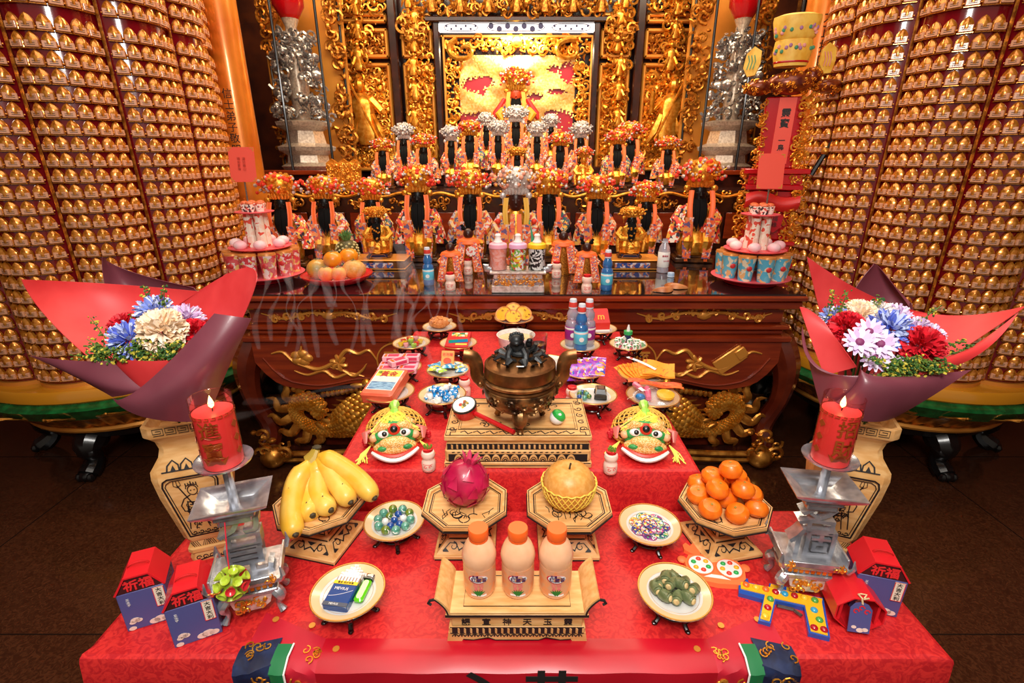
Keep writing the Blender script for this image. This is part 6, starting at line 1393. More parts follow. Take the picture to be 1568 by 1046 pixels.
# ================================================================ lion dance masks
YFL = mat('yellow_tassel', (236, 226, 90), .6); MASKG = mat('mask_sequins', (226, 160, 60), .45, 0, (250, 214, 150), 300, 'voronoi', bump=.4)
def lion(px, py, rz, label):
    p = G(px, py, SZ); t = T('lion_mask', label, 'lion mask', (p.x, p.y, SZ), rz); t.scale = (1.15,)*3
    hd = Matrix.Translation((0, .0, .034)) @ Euler((R(-34), 0, 0)).to_matrix().to_4x4()
    # woven basket back
    b = B(); n = 16
    def dome(u, v): a = 2*pi*u; e = v*pi/2; return (.082*cos(a)*cos(e), .082+.066*sin(a)*cos(e), .012+.074*sin(e))
    for k in range(n): b.tube([dome(k/n+.35*j/8, .02+.9*j/8) for j in range(9)], .0022, 4); b.tube([dome(k/n-.35*j/8, .02+.9*j/8) for j in range(9)], .0022, 4)
    for j in range(5): b.tube([dome(i/24, .04+.2*j) for i in range(25)], .0022, 4)
    O('woven_basket', b, mat('rattan', (226, 176, 72), .55), t)
    O('basket_lining', B().grid(lambda u, v: tuple(Vector((0, .082, .01))+(Vector(dome(u, v*.96))-Vector((0, .082, .01)))*.93), 20, 8), mat('basket_dark', (70, 40, 16), .8), t)
    O('basket_rim', B().torus((0, .082, .008), .078, .005, 28, 6, 1, .85), mat('rattan', (226, 176, 72), .55), t)
    def lo(b): b.M = hd; return b
    b = lo(B()); b.sph((0, .0, .02), (.060, .030, .042), 20, 12); O('face', b, mat('mask_green', (28, 130, 62), .35, 0, (60, 160, 80), 40), t)
    b = lo(B()); b.sph((0, -.016, -.014), (.056, .026, .022), 16, 10); O('jaw', b, MASKG, t)
    b = lo(B()); b.sph((0, .004, .046), (.054, .022, .022), 16, 10); O('forehead', b, MASKG, t)
    b = lo(B()); [b.sph((q*.030, -.019, .017), (.022, .010, .013), 12, 8) for q in (-1, 1)]; [b.sph((q*.028, -.030, -.016), (.016, .012, .008), 10, 7) for q in (-1, 1)]; O('green_patch', b, mat('mask_green', (28, 130, 62), .35, 0, (60, 160, 80), 40), t)
    b = lo(B()); b.sph((0, -.030, -.004), (.040, .018, .017), 16, 10); O('muzzle', b, MASKG, t)
    b = lo(B()); [b.tube([(s*.008, -.026, .040), (s*.030, -.026, .040), (s*.054, -.014, .028)], [.006, .011, .006], 8) for s in (-1, 1)]; O('brow', b, MASKG, t)
    b = lo(B()); b.sph((0, -.026, .030), (.017, .010, .016), 14, 8); n_ = O('forehead_boss', b, mat('mask_red', (206, 50, 30), .4), t)
    b = lo(B()); b.sph((0, -.034, .030), (.0095, .005, .0095), 12, 8); O('black_mirror', b, BLACK, n_)
    for s in (-1, 1):
        b = lo(B()); b.sph((s*.027, -.027, .020), (.014, .007, .010), 12, 8); e = O('eye', b, WHITE, t)
        b = lo(B()); b.sph((s*.024, -.033, .020), (.0065, .003, .0065), 10, 6); O('pupil', b, BLACK, e)
        b = lo(B()); b.sph((s*.052, -.016, .014), .011, 10, 8); O('cheek_ball', b, mat('cheek_peach', (240, 180, 130), .4), t)
        b = lo(B()); b.tube([(s*.058, .004, .034), (s*.074, -.006, .028), (s*.072, -.012, .002)], [.010, .012, .004], 8, .6); O('ear', b, mat('ear_pink', (226, 120, 110), .45), t)
    b = lo(B()); b.tube([(.054*sin(a), -.012-.022*cos(a), -.038+.024*sin(a)**2) for a in [-1.5+3*i/14 for i in range(15)]], .006, 6); O('lip', b, mat('mask_red', (206, 50, 30), .4), t)
    b = lo(B()); b.tube([(.056*sin(a), -.014-.026*cos(a), -.048+.026*sin(a)**2) for a in [-1.4+2.8*i/14 for i in range(15)]], .0055, 6); O('fur_beard', b, WHITE, t)
    b = B()
    rng = random.Random(px)
    for k in range(44):
        b.tube([(rng.uniform(-.01, .01), .06, .094), (rng.uniform(-.03, .03), .024, .094+rng.uniform(-.004, .004)), (rng.uniform(-.066, .066), -.004, .070+rng.uniform(-.008, .004))], .0019, 4)
    O('yellow_fringe', b, YFL, t)
    b = B(); b.tube(smooth_path([(0, .012, .074), (.002, .045, .088), (.0, .085, .094), (.002, .11, .086)], 4), [.006]+[.011+.003*sin(i*2) for i in range(11)]+[.006], 8); O('green_crest', b, mat('crest_lime', (160, 230, 80), .4, trans=.2), t)
    for s in (-1, 1):
        b = B()
        for k in range(16): b.tube([(s*.062, .0, .03), (s*(.078+rng.uniform(-.006, .01)), -.012, .015), (s*(.086+rng.uniform(-.016, .016)), -.03+rng.uniform(-.012, .012), .004)], .0016, 4)
        O('side_tassel', b, YFL, t)
        b = B(); [b.sph((s*.076+rng.uniform(-.012, .012), .06+rng.uniform(-.014, .014), .012+rng.uniform(-.006, .01)), .007, 6, 4) for _ in range(8)]; O('red_ruffle', b, mat('ruffle_red', (196, 20, 40), .5), t)
lion(607, 694, R(12), 'green and gold lion dance mask beneath the wrapped package')
lion(985, 694, R(-9), 'green and gold lion dance mask beneath the clear bag of toys')
# ================================================================ offerings on plates
S = lambda px, py, what, r=.083, rz=0: PL(px, py, r, SZ, what, .055, rz)
# fried chicken
c = S(673, 500, 'fried chicken'); b = B(); rng = random.Random(2)
b.sph((0, 0, .028), (.044, .034, .028), 18, 12); b.sph((.026, -.004, .034), (.028, .024, .022), 14, 10); b.sph((-.028, .004, .026), (.024, .022, .022), 14, 10)
for k in range(90): a = rng.uniform(0, 6.3); e = rng.uniform(.1, 1.4); b.sph((.046*cos(a)*cos(e), .036*sin(a)*cos(e), .028+.028*sin(e)), rng.uniform(.003, .006), 5, 4)
t = T('fried_chicken', 'golden crumbed piece of fried chicken', 'fried chicken', c); O('meat', b, mat('crumb', (206, 122, 58), .6, 0, (230, 156, 90), 120, bump=.5), t); O('bone_end', B().tube([(.04, -.01, .04), (.062, -.016, .046)], [.007, .009], 8), CREAM, t)
# wrapped jelly sweets
c = S(630, 525, 'wrapped jelly sweets'); rng = random.Random(5)
for k in range(13):
    a = k*2.4; r_ = .012*math.sqrt(k)*1.15; cl = [((240, 200, 40), 'yellow'), ((226, 60, 40), 'red'), ((170, 216, 90), 'green'), ((244, 170, 180), 'pink')][k % 4]
    t = T('jelly_sweet', cl[1]+' jelly sweet with a clear twisted wrapper', 'sweet', (c.x+r_*cos(a), c.y+r_*sin(a), c.z+.010+(.012 if k < 4 else 0)), a, cl[1]+' jelly sweets on the plate')
    O('jelly', B().lathe([(0, -.008), (.009, -.008), (.0125, .004), (.0115, .009), (0, .011)], 14), mat('jelly_'+cl[1], cl[0], .1, trans=.3, coat=.6), t)
    O('wrapper', B().tube([(-.018, 0, .004), (-.011, 0, .002), (0, 0, .001), (.011, 0, .002), (.018, 0, .004)], [.007, .003, .0127, .003, .007], 8), glass('clear_wrap', (250, 244, 240), .1), t)
# card game box
c = S(702, 525, 'a red card game box'); t = T('card_game_box', 'red game box with a green window and picture label', 'game box', c+Vector((0, 0, .016)), rot=(R(10), 0, R(-3)))
O('box', B().box((0, 0, 0), (.100, .130, .026), .002), mat('game_red', (200, 24, 34), .35, coat=.3), t); O('green_window', B().at(rot=(0, 0, R(10))).box((0, -.022, .0135), (.084, .026, .002)), mat('window_green', (20, 150, 90), .15, 0, (30, 120, 190), 20, coat=.6), t)
O('picture_label', B().box((.002, .036, .0135), (.070, .034, .0012)), brocade('label_print', [(236, 214, 60), (40, 120, 80), (230, 120, 40), (240, 236, 200)], 90), t); O('yellow_strip', B().box((.02, -.048, .0135), (.05, .012, .001)), mat('label_yellow', (240, 214, 70), .4), t)
# pink packs
c = S(613, 562, 'pink packs'); PKC = mat('pack_pink', (244, 182, 196), .4); PKM = mat('pack_magenta', (206, 60, 96), .4)
for k, (x, y, z, a) in enumerate([(-.044, .012, 0, 0), (.034, .012, 0, .05), (-.042, -.030, 0, .02), (.036, -.030, 0, -.03), (-.004, -.010, .024, .7), (-.036, .03, .024, .04), (.036, .034, .024, 0)]):
    t = T('pink_pack', 'small pink pack with a magenta panel, one of those piled on the plate', 'pack', (c.x+x, c.y+y, c.z+.011+z), a, 'pink packs on the plate')
    O('carton', B().box((0, 0, 0), (.072, .038, .021), .0015), PKC, t); O('magenta_panel', B().box((.006, 0, .0108), (.042, .024, .0008)), PKM, t); O('orange_strip', B().box((-.024, 0, .0108), (.010, .026, .0008)), CAPO, t); O('front_panel', B().box((.004, -.0193, 0), (.046, .0008, .012)), PKM, t)
# big wrapped package
c = S(596, 600, 'a large wrapped package', .088); t = T('wrapped_package', 'large salmon pink wrapped package with a pictorial label', 'package', c+Vector((-.012, .004, .030)), rot=(R(14), R(-3), R(-13)))
O('bundle', B().box((0, 0, 0), (.118, .150, .044), .006), mat('salmon_paper', (228, 104, 72), .4, 0, (214, 88, 60), 20, stretch=(1, 1, 8), coat=.3), t)
O('label_white', B().box((.002, .006, .0222), (.098, .110, .0008)), WHITE, t); O('label_yellow', B().box((.002, .042, .0228), (.092, .034, .0008)), mat('label_yellow', (240, 214, 70), .4), t)
O('label_clouds', B().box((.002, .010, .0228), (.092, .030, .0008)), mat('cloud_print', (206, 214, 214), .5, 0, (236, 230, 224), 40), t); O('label_sea', B().box((.002, -.026, .0228), (.092, .040, .0008)), mat('sea_print', (150, 190, 216), .5, 0, (60, 110, 160), 50, stretch=(1, 4, 1)), t)
b = B().at((.004, .038, .0234)).text('黃金', .032, .0006, bold=.02, vert=False); O('red_lettering', b, mat('label_red', (180, 40, 30), .5), t)
b = B(); b.at((-.034, .046, .0234)).text('福', .016, .0005); O('green_lettering', b, mat('label_green', (60, 110, 50), .5), t)
# snack bags
c = S(686, 566, 'small snack bags'); rng = random.Random(9); BAGC = [('blue', (60, 160, 210)), ('yellow', (236, 220, 70)), ('lime', (170, 210, 70)), ('pale blue', (130, 200, 226))]
def bag(t, w_, h_, d_, m_, zz=0):
    O('pouch', B().grid(lambda u, v: ((u-.5)*w_, (v-.5)*h_, zz+d_*sin(pi*u)**.6*sin(pi*v)**.6), 10, 10, .0012), m_, t)
    for s in (-1, 1): O('crimped_end', B().box((0, s*h_*.49, zz+.0008), (w_*.98, h_*.05, .002)), m_, t)
for k in range(9):
    a = k*.7; r_ = .045 if k < 7 else .012; nm_, cl = BAGC[k % 4]
    t = T('snack_bag', nm_+' foil snack bag lying on the plate of small bags', 'snack bag', (c.x+r_*cos(a)*1.2, c.y+r_*sin(a), c.z+.006+.003*k), a*1.3, nm_+' snack bags on the plate'); bag(t, .050, .036, .010, brocade('bag_'+nm_, [cl, cl, (240, 236, 220), cl, (60, 130, 180)], 130, .25))
t = T('printed_carton', 'orange printed packet standing on the snack bags', 'packet', (c.x, c.y-.006, c.z+.034), rot=(R(-28), 0, R(-5))); O('carton', B().box((0, 0, .02), (.050, .012, .062), .002), mat('carton_orange', (244, 170, 90), .35), t)
b = B(); b.at((0, -.0066, .012), UPX).prism([(q[0]*1.3, q[1]) for q in circ(0, 0, .012, 16)], 0, .0008); O('ring_print', b, mat('print_vermilion', (226, 80, 40), .4), t); b = B().at((0, -.0066, .036), UPX).text('泡泡糖', .014, .0008); O('lettering', b, mat('bright_red', (236, 46, 50), .4), t)
# blue sweets
c = S(677, 604, 'blue and white wrapped sweets'); BSW = brocade('blue_dots', [(20, 130, 206), (20, 130, 206), (240, 246, 250), (30, 140, 210)], 110, .2)
for k in range(17):
    a = k*2.4; r_ = .0125*math.sqrt(k); t = T('blue_sweet', 'blue and white twist wrapped sweet heaped on the plate', 'sweet', (c.x+r_*cos(a), c.y+r_*sin(a), c.z+.011+(.014 if k < 5 else 0)), a, 'blue wrapped sweets on the plate', rot=(.3*sin(k), .3*cos(k), a))
    O('sweet', B().lathe([(0, -.009), (.008, -.009), (.0105, -.004), (.0105, .004), (.008, .009), (0, .009)], 12), BSW if k % 3 else WHITE, t); O('twist_ends', B().tube([(-.020, 0, 0), (-.010, 0, 0), (.010, 0, 0), (.020, 0, 0)], [.008, .0022, .0022, .008], 8), WHITE if k % 2 else BSW, t)
# egg tarts
c = PL(787, 487, .098, SZ, 'egg tarts', .075); CUST = mat('custard', (236, 176, 44), .3, 0, (120, 50, 14), 70, lo=.58, hi=.68, coat=.4)
for k, (x, y, z, rx, ry) in enumerate([(-.050, -.004, .030, -38, -24), (-.004, .026, .040, -48, 0), (.046, -.002, .032, -40, 22), (-.004, -.034, .024, -34, 4)]):
    t = T('egg_tart', 'caramelised egg tart leaning in the group on the plate', 'egg tart', (c.x+x, c.y+y, c.z+z), 0, 'egg tarts on the plate', rot=(R(-rx), R(ry), 0))
    O('pastry', B().lathe([(0, -.014), (.026, -.014), (.040, .008), (.041, .011), (.038, .010), (.030, .004), (0, .002)], 26), mat('pastry', (222, 150, 70), .5, 0, (190, 110, 40), 60), t); O('custard', B().lathe([(0, .004), (.035, .006), (.036, .008), (0, .010)], 26), CUST, t)
# bowl of tea and glass of cola
c = S(790, 541, 'a white bowl'); t = T('tea_bowl', 'white porcelain bowl with grey marbling and pale soup', 'bowl', c)
O('bowl', B().lathe([(0, 0), (.030, 0), (.032, .008), (.050, .018), (.070, .046), (.078, .088), (.080, .092), (.077, .092), (.068, .050), (.045, .022), (0, .016)], 36), mat('marbled_porcelain', (236, 232, 230), .2, 0, (200, 196, 198), 14, 'swirl', lo=.5, hi=.62, coat=.4), t); O('soup', B().lathe([(0, .074), (.0735, .074), (.0735, .075), (0, .076)], 32), mat('pale_soup', (226, 190, 140), .2), t)
c = S(842, 556, 'a glass of cola'); t = T('cola_glass', 'tall glass of dark cola', 'glass', c+Vector((-.046, .016, 0)))
O('tumbler', B().lathe([(0, .0), (.026, .0), (.028, .004), (.036, .125), (.0345, .125), (.0265, .006), (0, .005)], 28), glass('clear_glass', (246, 246, 246)), t); O('cola', B().lathe([(0, .006), (.0262, .006), (.0325, .086), (0, .087)], 28), mat('cola', (34, 8, 6), .08, coat=.6), t)
# ramune style bottles on a plate
def soda(loc, h, label, body, lab, capc, group=None):
    t = T('soda_bottle', label, 'bottle', loc, 0, group); t.scale = (h,)*3
    O('bottle', B().lathe([(0, 0), (.125, 0), (.14, .02), (.145, .10), (.14, .14), (.14, .42), (.145, .46), (.13, .52), (.10, .56), (.12, .62), (.115, .70), (.075, .78), (.07, .82), (0, .82)], 24), body, t)
    O('label', B().lathe([(.142, .15), (.149, .16), (.149, .42), (.142, .43)], 24), lab, t); O('label_band', B().lathe([(.149, .37), (.151, .375), (.151, .405), (.149, .41)], 24), WHITE, t)
    b = B(); b.prism(circ(0, .26, .05, 14), 0, .006); 
    for i, v in enumerate(b.v): a = v.x/.15; b.v[i] = Vector(((.15+v.z)*sin(a), -(.15+v.z)*cos(a), v.y))
    O('label_emblem', b, WHITE, t)
    O('cap', B().lathe([(0, .80), (.085, .80), (.088, .82), (.072, .97), (.066, .99), (0, .99)], 20), capc, t); O('cap_seal', B().lathe([(.086, .83), (.090, .84), (.080, .93), (.076, .93)], 20), mat('seal_red', (224, 70, 60), .4), t)
    return t
CLR = mat('clear_pet', (214, 210, 226), .08, trans=.6, coat=.5); BLP = mat('blue_pet', (60, 130, 200), .08, trans=.35, coat=.5); MAG = mat('magenta_label', (150, 40, 130), .35); SKY = mat('sky_label', (90, 196, 226), .35); CAPW = mat('pale_cap', (214, 224, 236), .3)
c = S(888, 528, 'three soda bottles', .088)
soda((c.x-.034, c.y+.022, c.z), .212, 'clear soda bottle with a magenta label beside the egg tarts', CLR, MAG, CAPW); soda((c.x+.036, c.y+.020, c.z), .212, 'clear soda bottle with a magenta label beside the red packet', CLR, MAG, CAPW); soda((c.x-.002, c.y-.030, c.z), .205, 'blue soda bottle in front of the two magenta labelled ones', BLP, SKY, CAPW)
# red packet with golden arches
c = S(918, 503, 'a red food carton'); t = T('food_carton', 'red food carton with a golden letter M', 'carton', c+Vector((0, 0, .001)), R(4))
O('carton', B().loft([[(-.042, -.028, 0), (.042, -.028, 0), (.042, .028, 0), (-.042, .028, 0)], [(-.042, -.030, .045), (.042, -.030, .045), (.042, .028, .045), (-.042, .028, .045)], [(-.036, .006, .098), (.036, .006, .098), (.036, .022, .100), (-.036, .022, .100)]]), mat('carton_red', (222, 46, 42), .4), t)
b = B(); b.M = Matrix.Translation((0, -.013, .074)) @ Matrix.Rotation(R(90-34), 4, 'X'); b.text('m', .046, .002, bold=.01); O('golden_letter', b, mat('arch_yellow', (246, 184, 60), .4), t)
O('white_edge', B().box((0, -.029, .006), (.084, .002, .010)), WHITE, t)
# purple sweet packets
c = S(893, 567, 'purple sweet packets', .084); PUR = brocade('purple_foil', [(150, 60, 180), (170, 90, 200), (240, 236, 240), (60, 90, 190), (150, 60, 180), (236, 150, 60)], 60, .2)
for k in range(5):
    t = T('purple_packet', 'shiny purple sweet packet in the fan on the plate', 'packet', (c.x-.05+.026*k, c.y-.004+.004*(k % 2), c.z+.006+.005*k), 0, 'purple packets on the plate', rot=(R(16), 0, R(8-5*k))); bag(t, .060, .110, .010, PUR)
# toy car and marbles
c = S(908, 604, 'a toy car and marbles'); t = T('toy_car', 'black toy car on the plate with marbles', 'toy car', c+Vector((.026, .002, 0)), R(82))
O('car_body', B().loft([[(x, y, .008) for x, y in ((-.040, -.018), (.040, -.018), (.040, .018), (-.040, .018))], [(x, y, .022) for x, y in ((-.040, -.019), (.040, -.017), (.040, .017), (-.040, .019))], [(x, y, .024) for x, y in ((-.034, -.017), (.026, -.016), (.026, .016), (-.034, .017))], [(x, y, .038) for x, y in ((-.026, -.013), (.008, -.013), (.008, .013), (-.026, .013))]]), BLACK, t)
O('windscreen', B().add([(.0082, -.0125, .037), (.0082, .0125, .037), (.0262, .0145, .0245), (.0262, -.0145, .0245)], [(0, 3, 2, 1)]), mat('tinted_glass', (90, 60, 50), .1, coat=.8), t); O('roof_panel', B().box((-.009, 0, .0385), (.026, .020, .001)), mat('roof_tan', (120, 84, 70), .3), t)
for sx in (-1, 1):
    for sy in (-1, 1): O('wheel', B().at((sx*.024, sy*.017, .008), (pi/2, 0, 0)).lathe([(0, -.004), (.008, -.004), (.008, .004), (0, .004)], 14), INK, t)
for k in range(8):
    a = k*.8; cl = ('teal', 'green', 'blue')[k % 3]; r_ = .013 if k < 5 else .024; O('ball', B().sph((0, 0, 0), .0088, 14, 10), MB[cl], label=cl+' glass marble beside the toy car', cat='marble', group=cl+' marbles by the toy car', loc=(c.x-.034+r_*cos(a), c.y+.002+r_*1.2*sin(a), c.z+.009)).name = 'glass_marble'
# stamps and a glue bottle
c = S(962, 527, 'paper cubes and a glue bottle'); ST = brocade('stamp_print', [(246, 244, 240), (246, 244, 240), (246, 244, 240), (210, 60, 90), (250, 246, 240), (90, 150, 100)], 110); rng = random.Random(1)
for k in range(16):
    a = k*2.4; r_ = .0145*math.sqrt(k+.6); t = T('paper_cube', 'small white printed paper cube piled round the glue bottle', 'paper cube', (c.x+r_*cos(a)*1.1, c.y+r_*sin(a)-.004, c.z+.012+(.016 if k in (1, 2, 4) else 0)), rng.uniform(0, 1), 'paper cubes round the glue bottle'); O('cube', B().box((0, 0, 0), (.024, .020, .024), .001), ST, t); O('printed_face', B().box((0, -.0103, 0), (.014, .0006, .014)), [mat('stamp_pink', (214, 90, 120), .5), mat('stamp_green', (120, 170, 130), .5), mat('stamp_grey', (200, 196, 190), .5)][k % 3], t)
t = T('glue_bottle', 'small glue bottle with a green collar and white nozzle', 'glue bottle', c+Vector((-.002, .010, .022))); O('bottle', B().lathe([(0, 0), (.014, 0), (.014, .030), (0, .030)], 16), mat('navy_plastic', (30, 40, 90), .4), t); O('green_collar', B().lathe([(0, .030), (.019, .030), (.019, .044), (0, .044)], 16), mat('collar_green', (50, 166, 90), .4), t); O('nozzle', B().lathe([(0, .044), (.008, .044), (.007, .056), (.003, .072), (0, .072)], 12), WHITE, t)
# talisman cloths
c = S(983, 572, 'folded orange talisman cloths', .092); TAL = mat('talisman_cloth', (250, 158, 40), .6, 0, (226, 90, 40), 26, 'swirl', lo=.56, hi=.64)
for k in range(7):
    t = T('talisman_cloth', 'orange printed talisman cloth folded in the fan on the plate', 'cloth', (c.x-.03+.014*k, c.y+.012-.006*k, c.z+.010+.0045*k), 0, 'talisman cloths on the plate', rot=(R(10), R(4), R(34-8*k)))
    O('cloth', B().grid(lambda u, v: ((u-.5)*.115, (v-.5)*.10, .004*sin(u*7+k)+.003*cos(v*6)), 10, 8, .002), TAL, t); O('fold', B().grid(lambda u, v: ((u-.5)*.105+.004, (v-.5)*.05-.02, .005+.004*sin(u*7+k)), 8, 4, .002), TAL, t)
t = T('white_strip', 'narrow white paper strip across the talisman cloths', 'paper strip', c+Vector((-.006, .0, .052)), rot=(R(8), R(6), R(-46))); O('paper', B().grid(lambda u, v: ((u-.5)*.125, (v-.5)*.012, .004*sin(pi*u)), 10, 1, .0008), WHITE, t); O('red_stamp', B().box((-.045, 0, .0028), (.012, .008, .001)), mat('print_red', (204, 66, 60), .5), t)
# clear bag of toys
c = S(1000, 606, 'a clear bag of toys', .092); t = T('toy_bag', 'clear plastic bag of small toys with a red printed header', 'toy bag', c+Vector((.008, .010, .006)), rot=(R(6), R(2), R(-12)))
O('clear_film', B().grid(lambda u, v: ((u-.5)*.185, (v-.5)*.120-.01, .010+.028*sin(pi*u)**.7*sin(pi*v)**.7+.002*sin(u*20+v*9)), 22, 14), glass('clear_film', (246, 240, 240), .12), t); O('red_header', B().grid(lambda u, v: ((u-.5)*.185, .045+.03*v, .014+.004*sin(u*9)), 14, 3, .001), mat('header_red', (216, 60, 40), .4, 0, (236, 120, 60), 60), t)
O('orange_band', B().grid(lambda u, v: ((u-.35)*.15, .034+.014*v, .016+.004*sin(u*9)), 10, 2, .001), CAPO, t)
O('yellow_toy_disc', B().lathe([(0, .012), (.030, .012), (.030, .020), (0, .024)], 20, (.034, -.014, 0)), mat('toy_disc_yellow', (244, 196, 40), .35), t); O('pink_toy', B().tube([(-.028, .012, .018), (-.026, -.018, .018), (-.022, -.05, .014)], [.010, .012, .009], 10), mat('toy_pink', (236, 110, 150), .3), t); O('blue_toy', B().sph((-.050, -.044, .014), (.017, .012, .012), 12, 8), mat('toy_blue2', (30, 120, 190), .3), t); O('pink_wand', B().tube([(-.070, .03, .018), (-.045, -.005, .020)], .010, 8), mat('toy_rose', (226, 120, 150), .3), t); O('barcode_tag', B().at(rot=(0, 0, R(40))).box((-.052, .012, .032), (.014, .022, .001)), WHITE, t)
# ================================================================ things on the high altar
AT = AZ+.0085
# tiered paper cup towers with red cards
def cup_tower(px, py, s, label, cupm, lab2):
    p = G(px, py, AT); t = T('cup_tower', label, 'offering tower', (p.x, p.y, AT)); u = mpp(p)*1.0; r1, r2 = 55*u, 42*u
    PKP = mat('pink_card', (236, 90, 100), .45)
    O('base_tray', B().lathe([(0, .030), (r1, .034), (r1*1.03, .040), (r1, .040), (0, .036)], 32), PKP, t)
    O('red_skirt', B().lathe([(r1*.55, 0), (r1*.7, .002), (r1*.5, .033), (0, .034), ], 20), SATIN, t)
    z = .040; hc = 38*u
    for k in range(10):
        a = -pi/2+2*pi*k/10; cx, cy = (r1-.052)*cos(a), (r1-.045)*sin(a)
        cu = O('noodle_cup', B().lathe([(0, z), (.034, z), (.045, z+hc*.85), (.047, z+hc*.88), (0, z+hc*.88)], 18, (cx, cy, 0)), cupm, t); O('cup_lid', B().lathe([(0, z+hc*.88), (.046, z+hc*.88), (.044, z+hc*.95), (0, z+hc*.97)], 18, (cx, cy, 0)), mat('foil_lid', (216, 140, 70), .3, .3), cu); O('cup_emblem', B().sph((cx, cy-.040, z+hc*.5), (.015, .005, .014), 10, 6), mat('emblem_red', (206, 50, 50), .4), cu)
    z2 = z+hc*1.02; O('middle_tray', B().lathe([(0, z2), (r2, z2+.002), (r2*1.04, z2+.008), (r2, z2+.008), (0, z2+.004)], 32), PKP, t)
    for k in range(7):
        a = -pi/2+2*pi*(k+.5)/7; O('peach_bun', B().sph(((r2-.035)*cos(a), (r2-.035)*sin(a), z2+.028), (.034, .034, .026), 14, 9), mat('bun_pink', (246, 190, 200), .45, 0, (250, 222, 222), 12), t)
    for k in range(4):
        a = -pi/2+pi/4+2*pi*k/4; O('sweet_carton', B().lathe([(0, z2+.006), (.026, z2+.006), (.024, z2+50*u), (0, z2+50*u)], 10, (.04*cos(a), .04*sin(a), 0)), brocade('carton_swirl', [(240, 226, 206), (226, 80, 60), (244, 232, 216), (240, 210, 190)], 45), t)
    z3 = z2+51*u; O('top_tray', B().lathe([(0, z3), (r2*.62, z3), (r2*.64, z3+.005), (0, z3+.005)], 24), PKP, t)
    for k in range(5):
        a = -pi/2+2*pi*k/5; O('spotted_cup', B().lathe([(0, z3+.005), (.020, z3+.005), (.026, z3+.045), (0, z3+.046)], 14, (.042*cos(a), .042*sin(a), 0)), brocade('spot_cup', [(246, 236, 222), (246, 236, 222), (60, 50, 60), (246, 236, 222), (220, 90, 80)], 95), t); O('jelly_top', B().sph((.042*cos(a), .042*sin(a), z3+.05), (.022, .022, .012), 10, 6), mat('jelly_top', (226, 110, 70), .2), t)
    c0 = Vector((.012*s, -.03, z3+.05)); px0, py0 = (388, 252) if s < 0 else (1173, 262); zc = W(px0, py0, p.y).z-AT
    O('silver_rod', B().tube([tuple(c0), (.006*s, -.035, zc-.05)], .0045, 8), STEEL, t); O('clip', B().box((.006*s, -.036, zc-.055), (.014, .012, .03), .003), SILVER, t)
    t2 = O('red_card', B().at((0, -.04, zc), (R(80), 0, R(-6*s))).box((0, 0, 0), (.130, .175, .002)), mat('coral_card', (244, 84, 64), .5), t)
    b = B().at((0, -.04, zc), (R(80), 0, R(-6*s)))
    for q in (-1, 1): b.line([(q*.045, .082), (q*.060, .082), (q*.060, .067)], .006, .0012); b.line([(q*.045, -.082), (q*.060, -.082), (q*.060, -.067)], .006, .0012)
    O('gold_corner', b, GOLDF, t2)
    b = B()
    if s < 0: b.at((.012, -.04, zc+.03), (R(80), 0, R(-6*s))).text('壽比南山', .016, .0014, vert=True); b.at((-.016, -.04, zc+.03), (R(80), 0, R(-6*s))).text('福如東海', .016, .0014, vert=True); O('faint_writing', b, mat('brown_ink', (196, 62, 44), .5), t2)
brR = brocade('cup_red_print', [(222, 70, 80), (244, 220, 214), (226, 100, 100), (240, 200, 120), (214, 60, 70)], 60); brB = brocade('cup_blue_print', [(90, 180, 210), (90, 180, 210), (236, 220, 190), (230, 180, 120), (110, 190, 214)], 50)
cup_tower(408, 428, -1, 'tiered offering tower of red printed cups and pink buns with a red card', brR, ''); cup_tower(1147, 432, 1, 'tiered offering tower of blue printed cups and pink buns with a red card', brB, '')
# fruit dish
p = G(516, 432, AT); u = mpp(p); t = T('fruit_dish', 'round red lacquer fruit dish', 'dish', (p.x, p.y+.02, AT)); rd = 52*u
O('dish', B().lathe([(0, 0), (rd*.7, 0), (rd*.8, .006), (rd, .036), (rd*1.02, .044), (rd*.98, .044), (rd*.8, .016), (0, .012)], 40), mat('red_dish', (216, 40, 48), .25, coat=.4), t); O('rim_line', B().torus((0, 0, .044), rd, .004, 40, 6), REDLAQ, t)
c = Vector((p.x, p.y+.02, AT+.0125)); MNG = mat('mango_skin', (206, 150, 60), .35, 0, (120, 130, 60), 9, lo=.5, hi=.75, coat=.3); PEA = mat('peach_skin', (240, 170, 90), .5, 0, (220, 90, 70), 8, lo=.5, hi=.75)
for x, y, z, rr, m_, lb, ct in ((-.105, .0, .058, (.060, .070, .056), MNG, 'greenish mango lying in the red fruit dish', 'mango'), (.100, -.005, .056, (.066, .060, .054), MATS['pear_skin'], 'brown russet pear lying in the red fruit dish', 'pear'), (-.036, -.070, .044, (.044, .043, .042), PEA, 'blushed apple in the red fruit dish beside the mango', 'apple'), (.032, -.066, .044, (.042, .042, .041), PEA, 'blushed apple in the red fruit dish beside the russet pear', 'apple'), (-.014, .0, .112, (.052, .052, .046), mat('persimmon_skin', (236, 142, 24), .35, coat=.2), 'orange persimmon balanced between mango and pear', 'persimmon'), (.062, .046, .122, (.052, .052, .045), mat('persimmon_skin', (236, 142, 24), .35, coat=.2), 'orange persimmon highest in the fruit dish beside the pineapple', 'persimmon')):
    t = T(ct+'_fruit', lb, ct, c+Vector((x, y, z))); O('skin', B().sph((0, 0, 0), rr, 22, 14), m_, t)
    b = B(); b.tube([(0, 0, rr[2]*.97), (.002, .002, rr[2]+.008)], [.006, .003], 6); [b.sph((.01*cos(k*1.57), .01*sin(k*1.57), rr[2]*.97), (.009, .009, .003), 6, 4) for k in range(4)]; O('calyx', b, mat('calyx_brown', (120, 100, 50), .6), t)
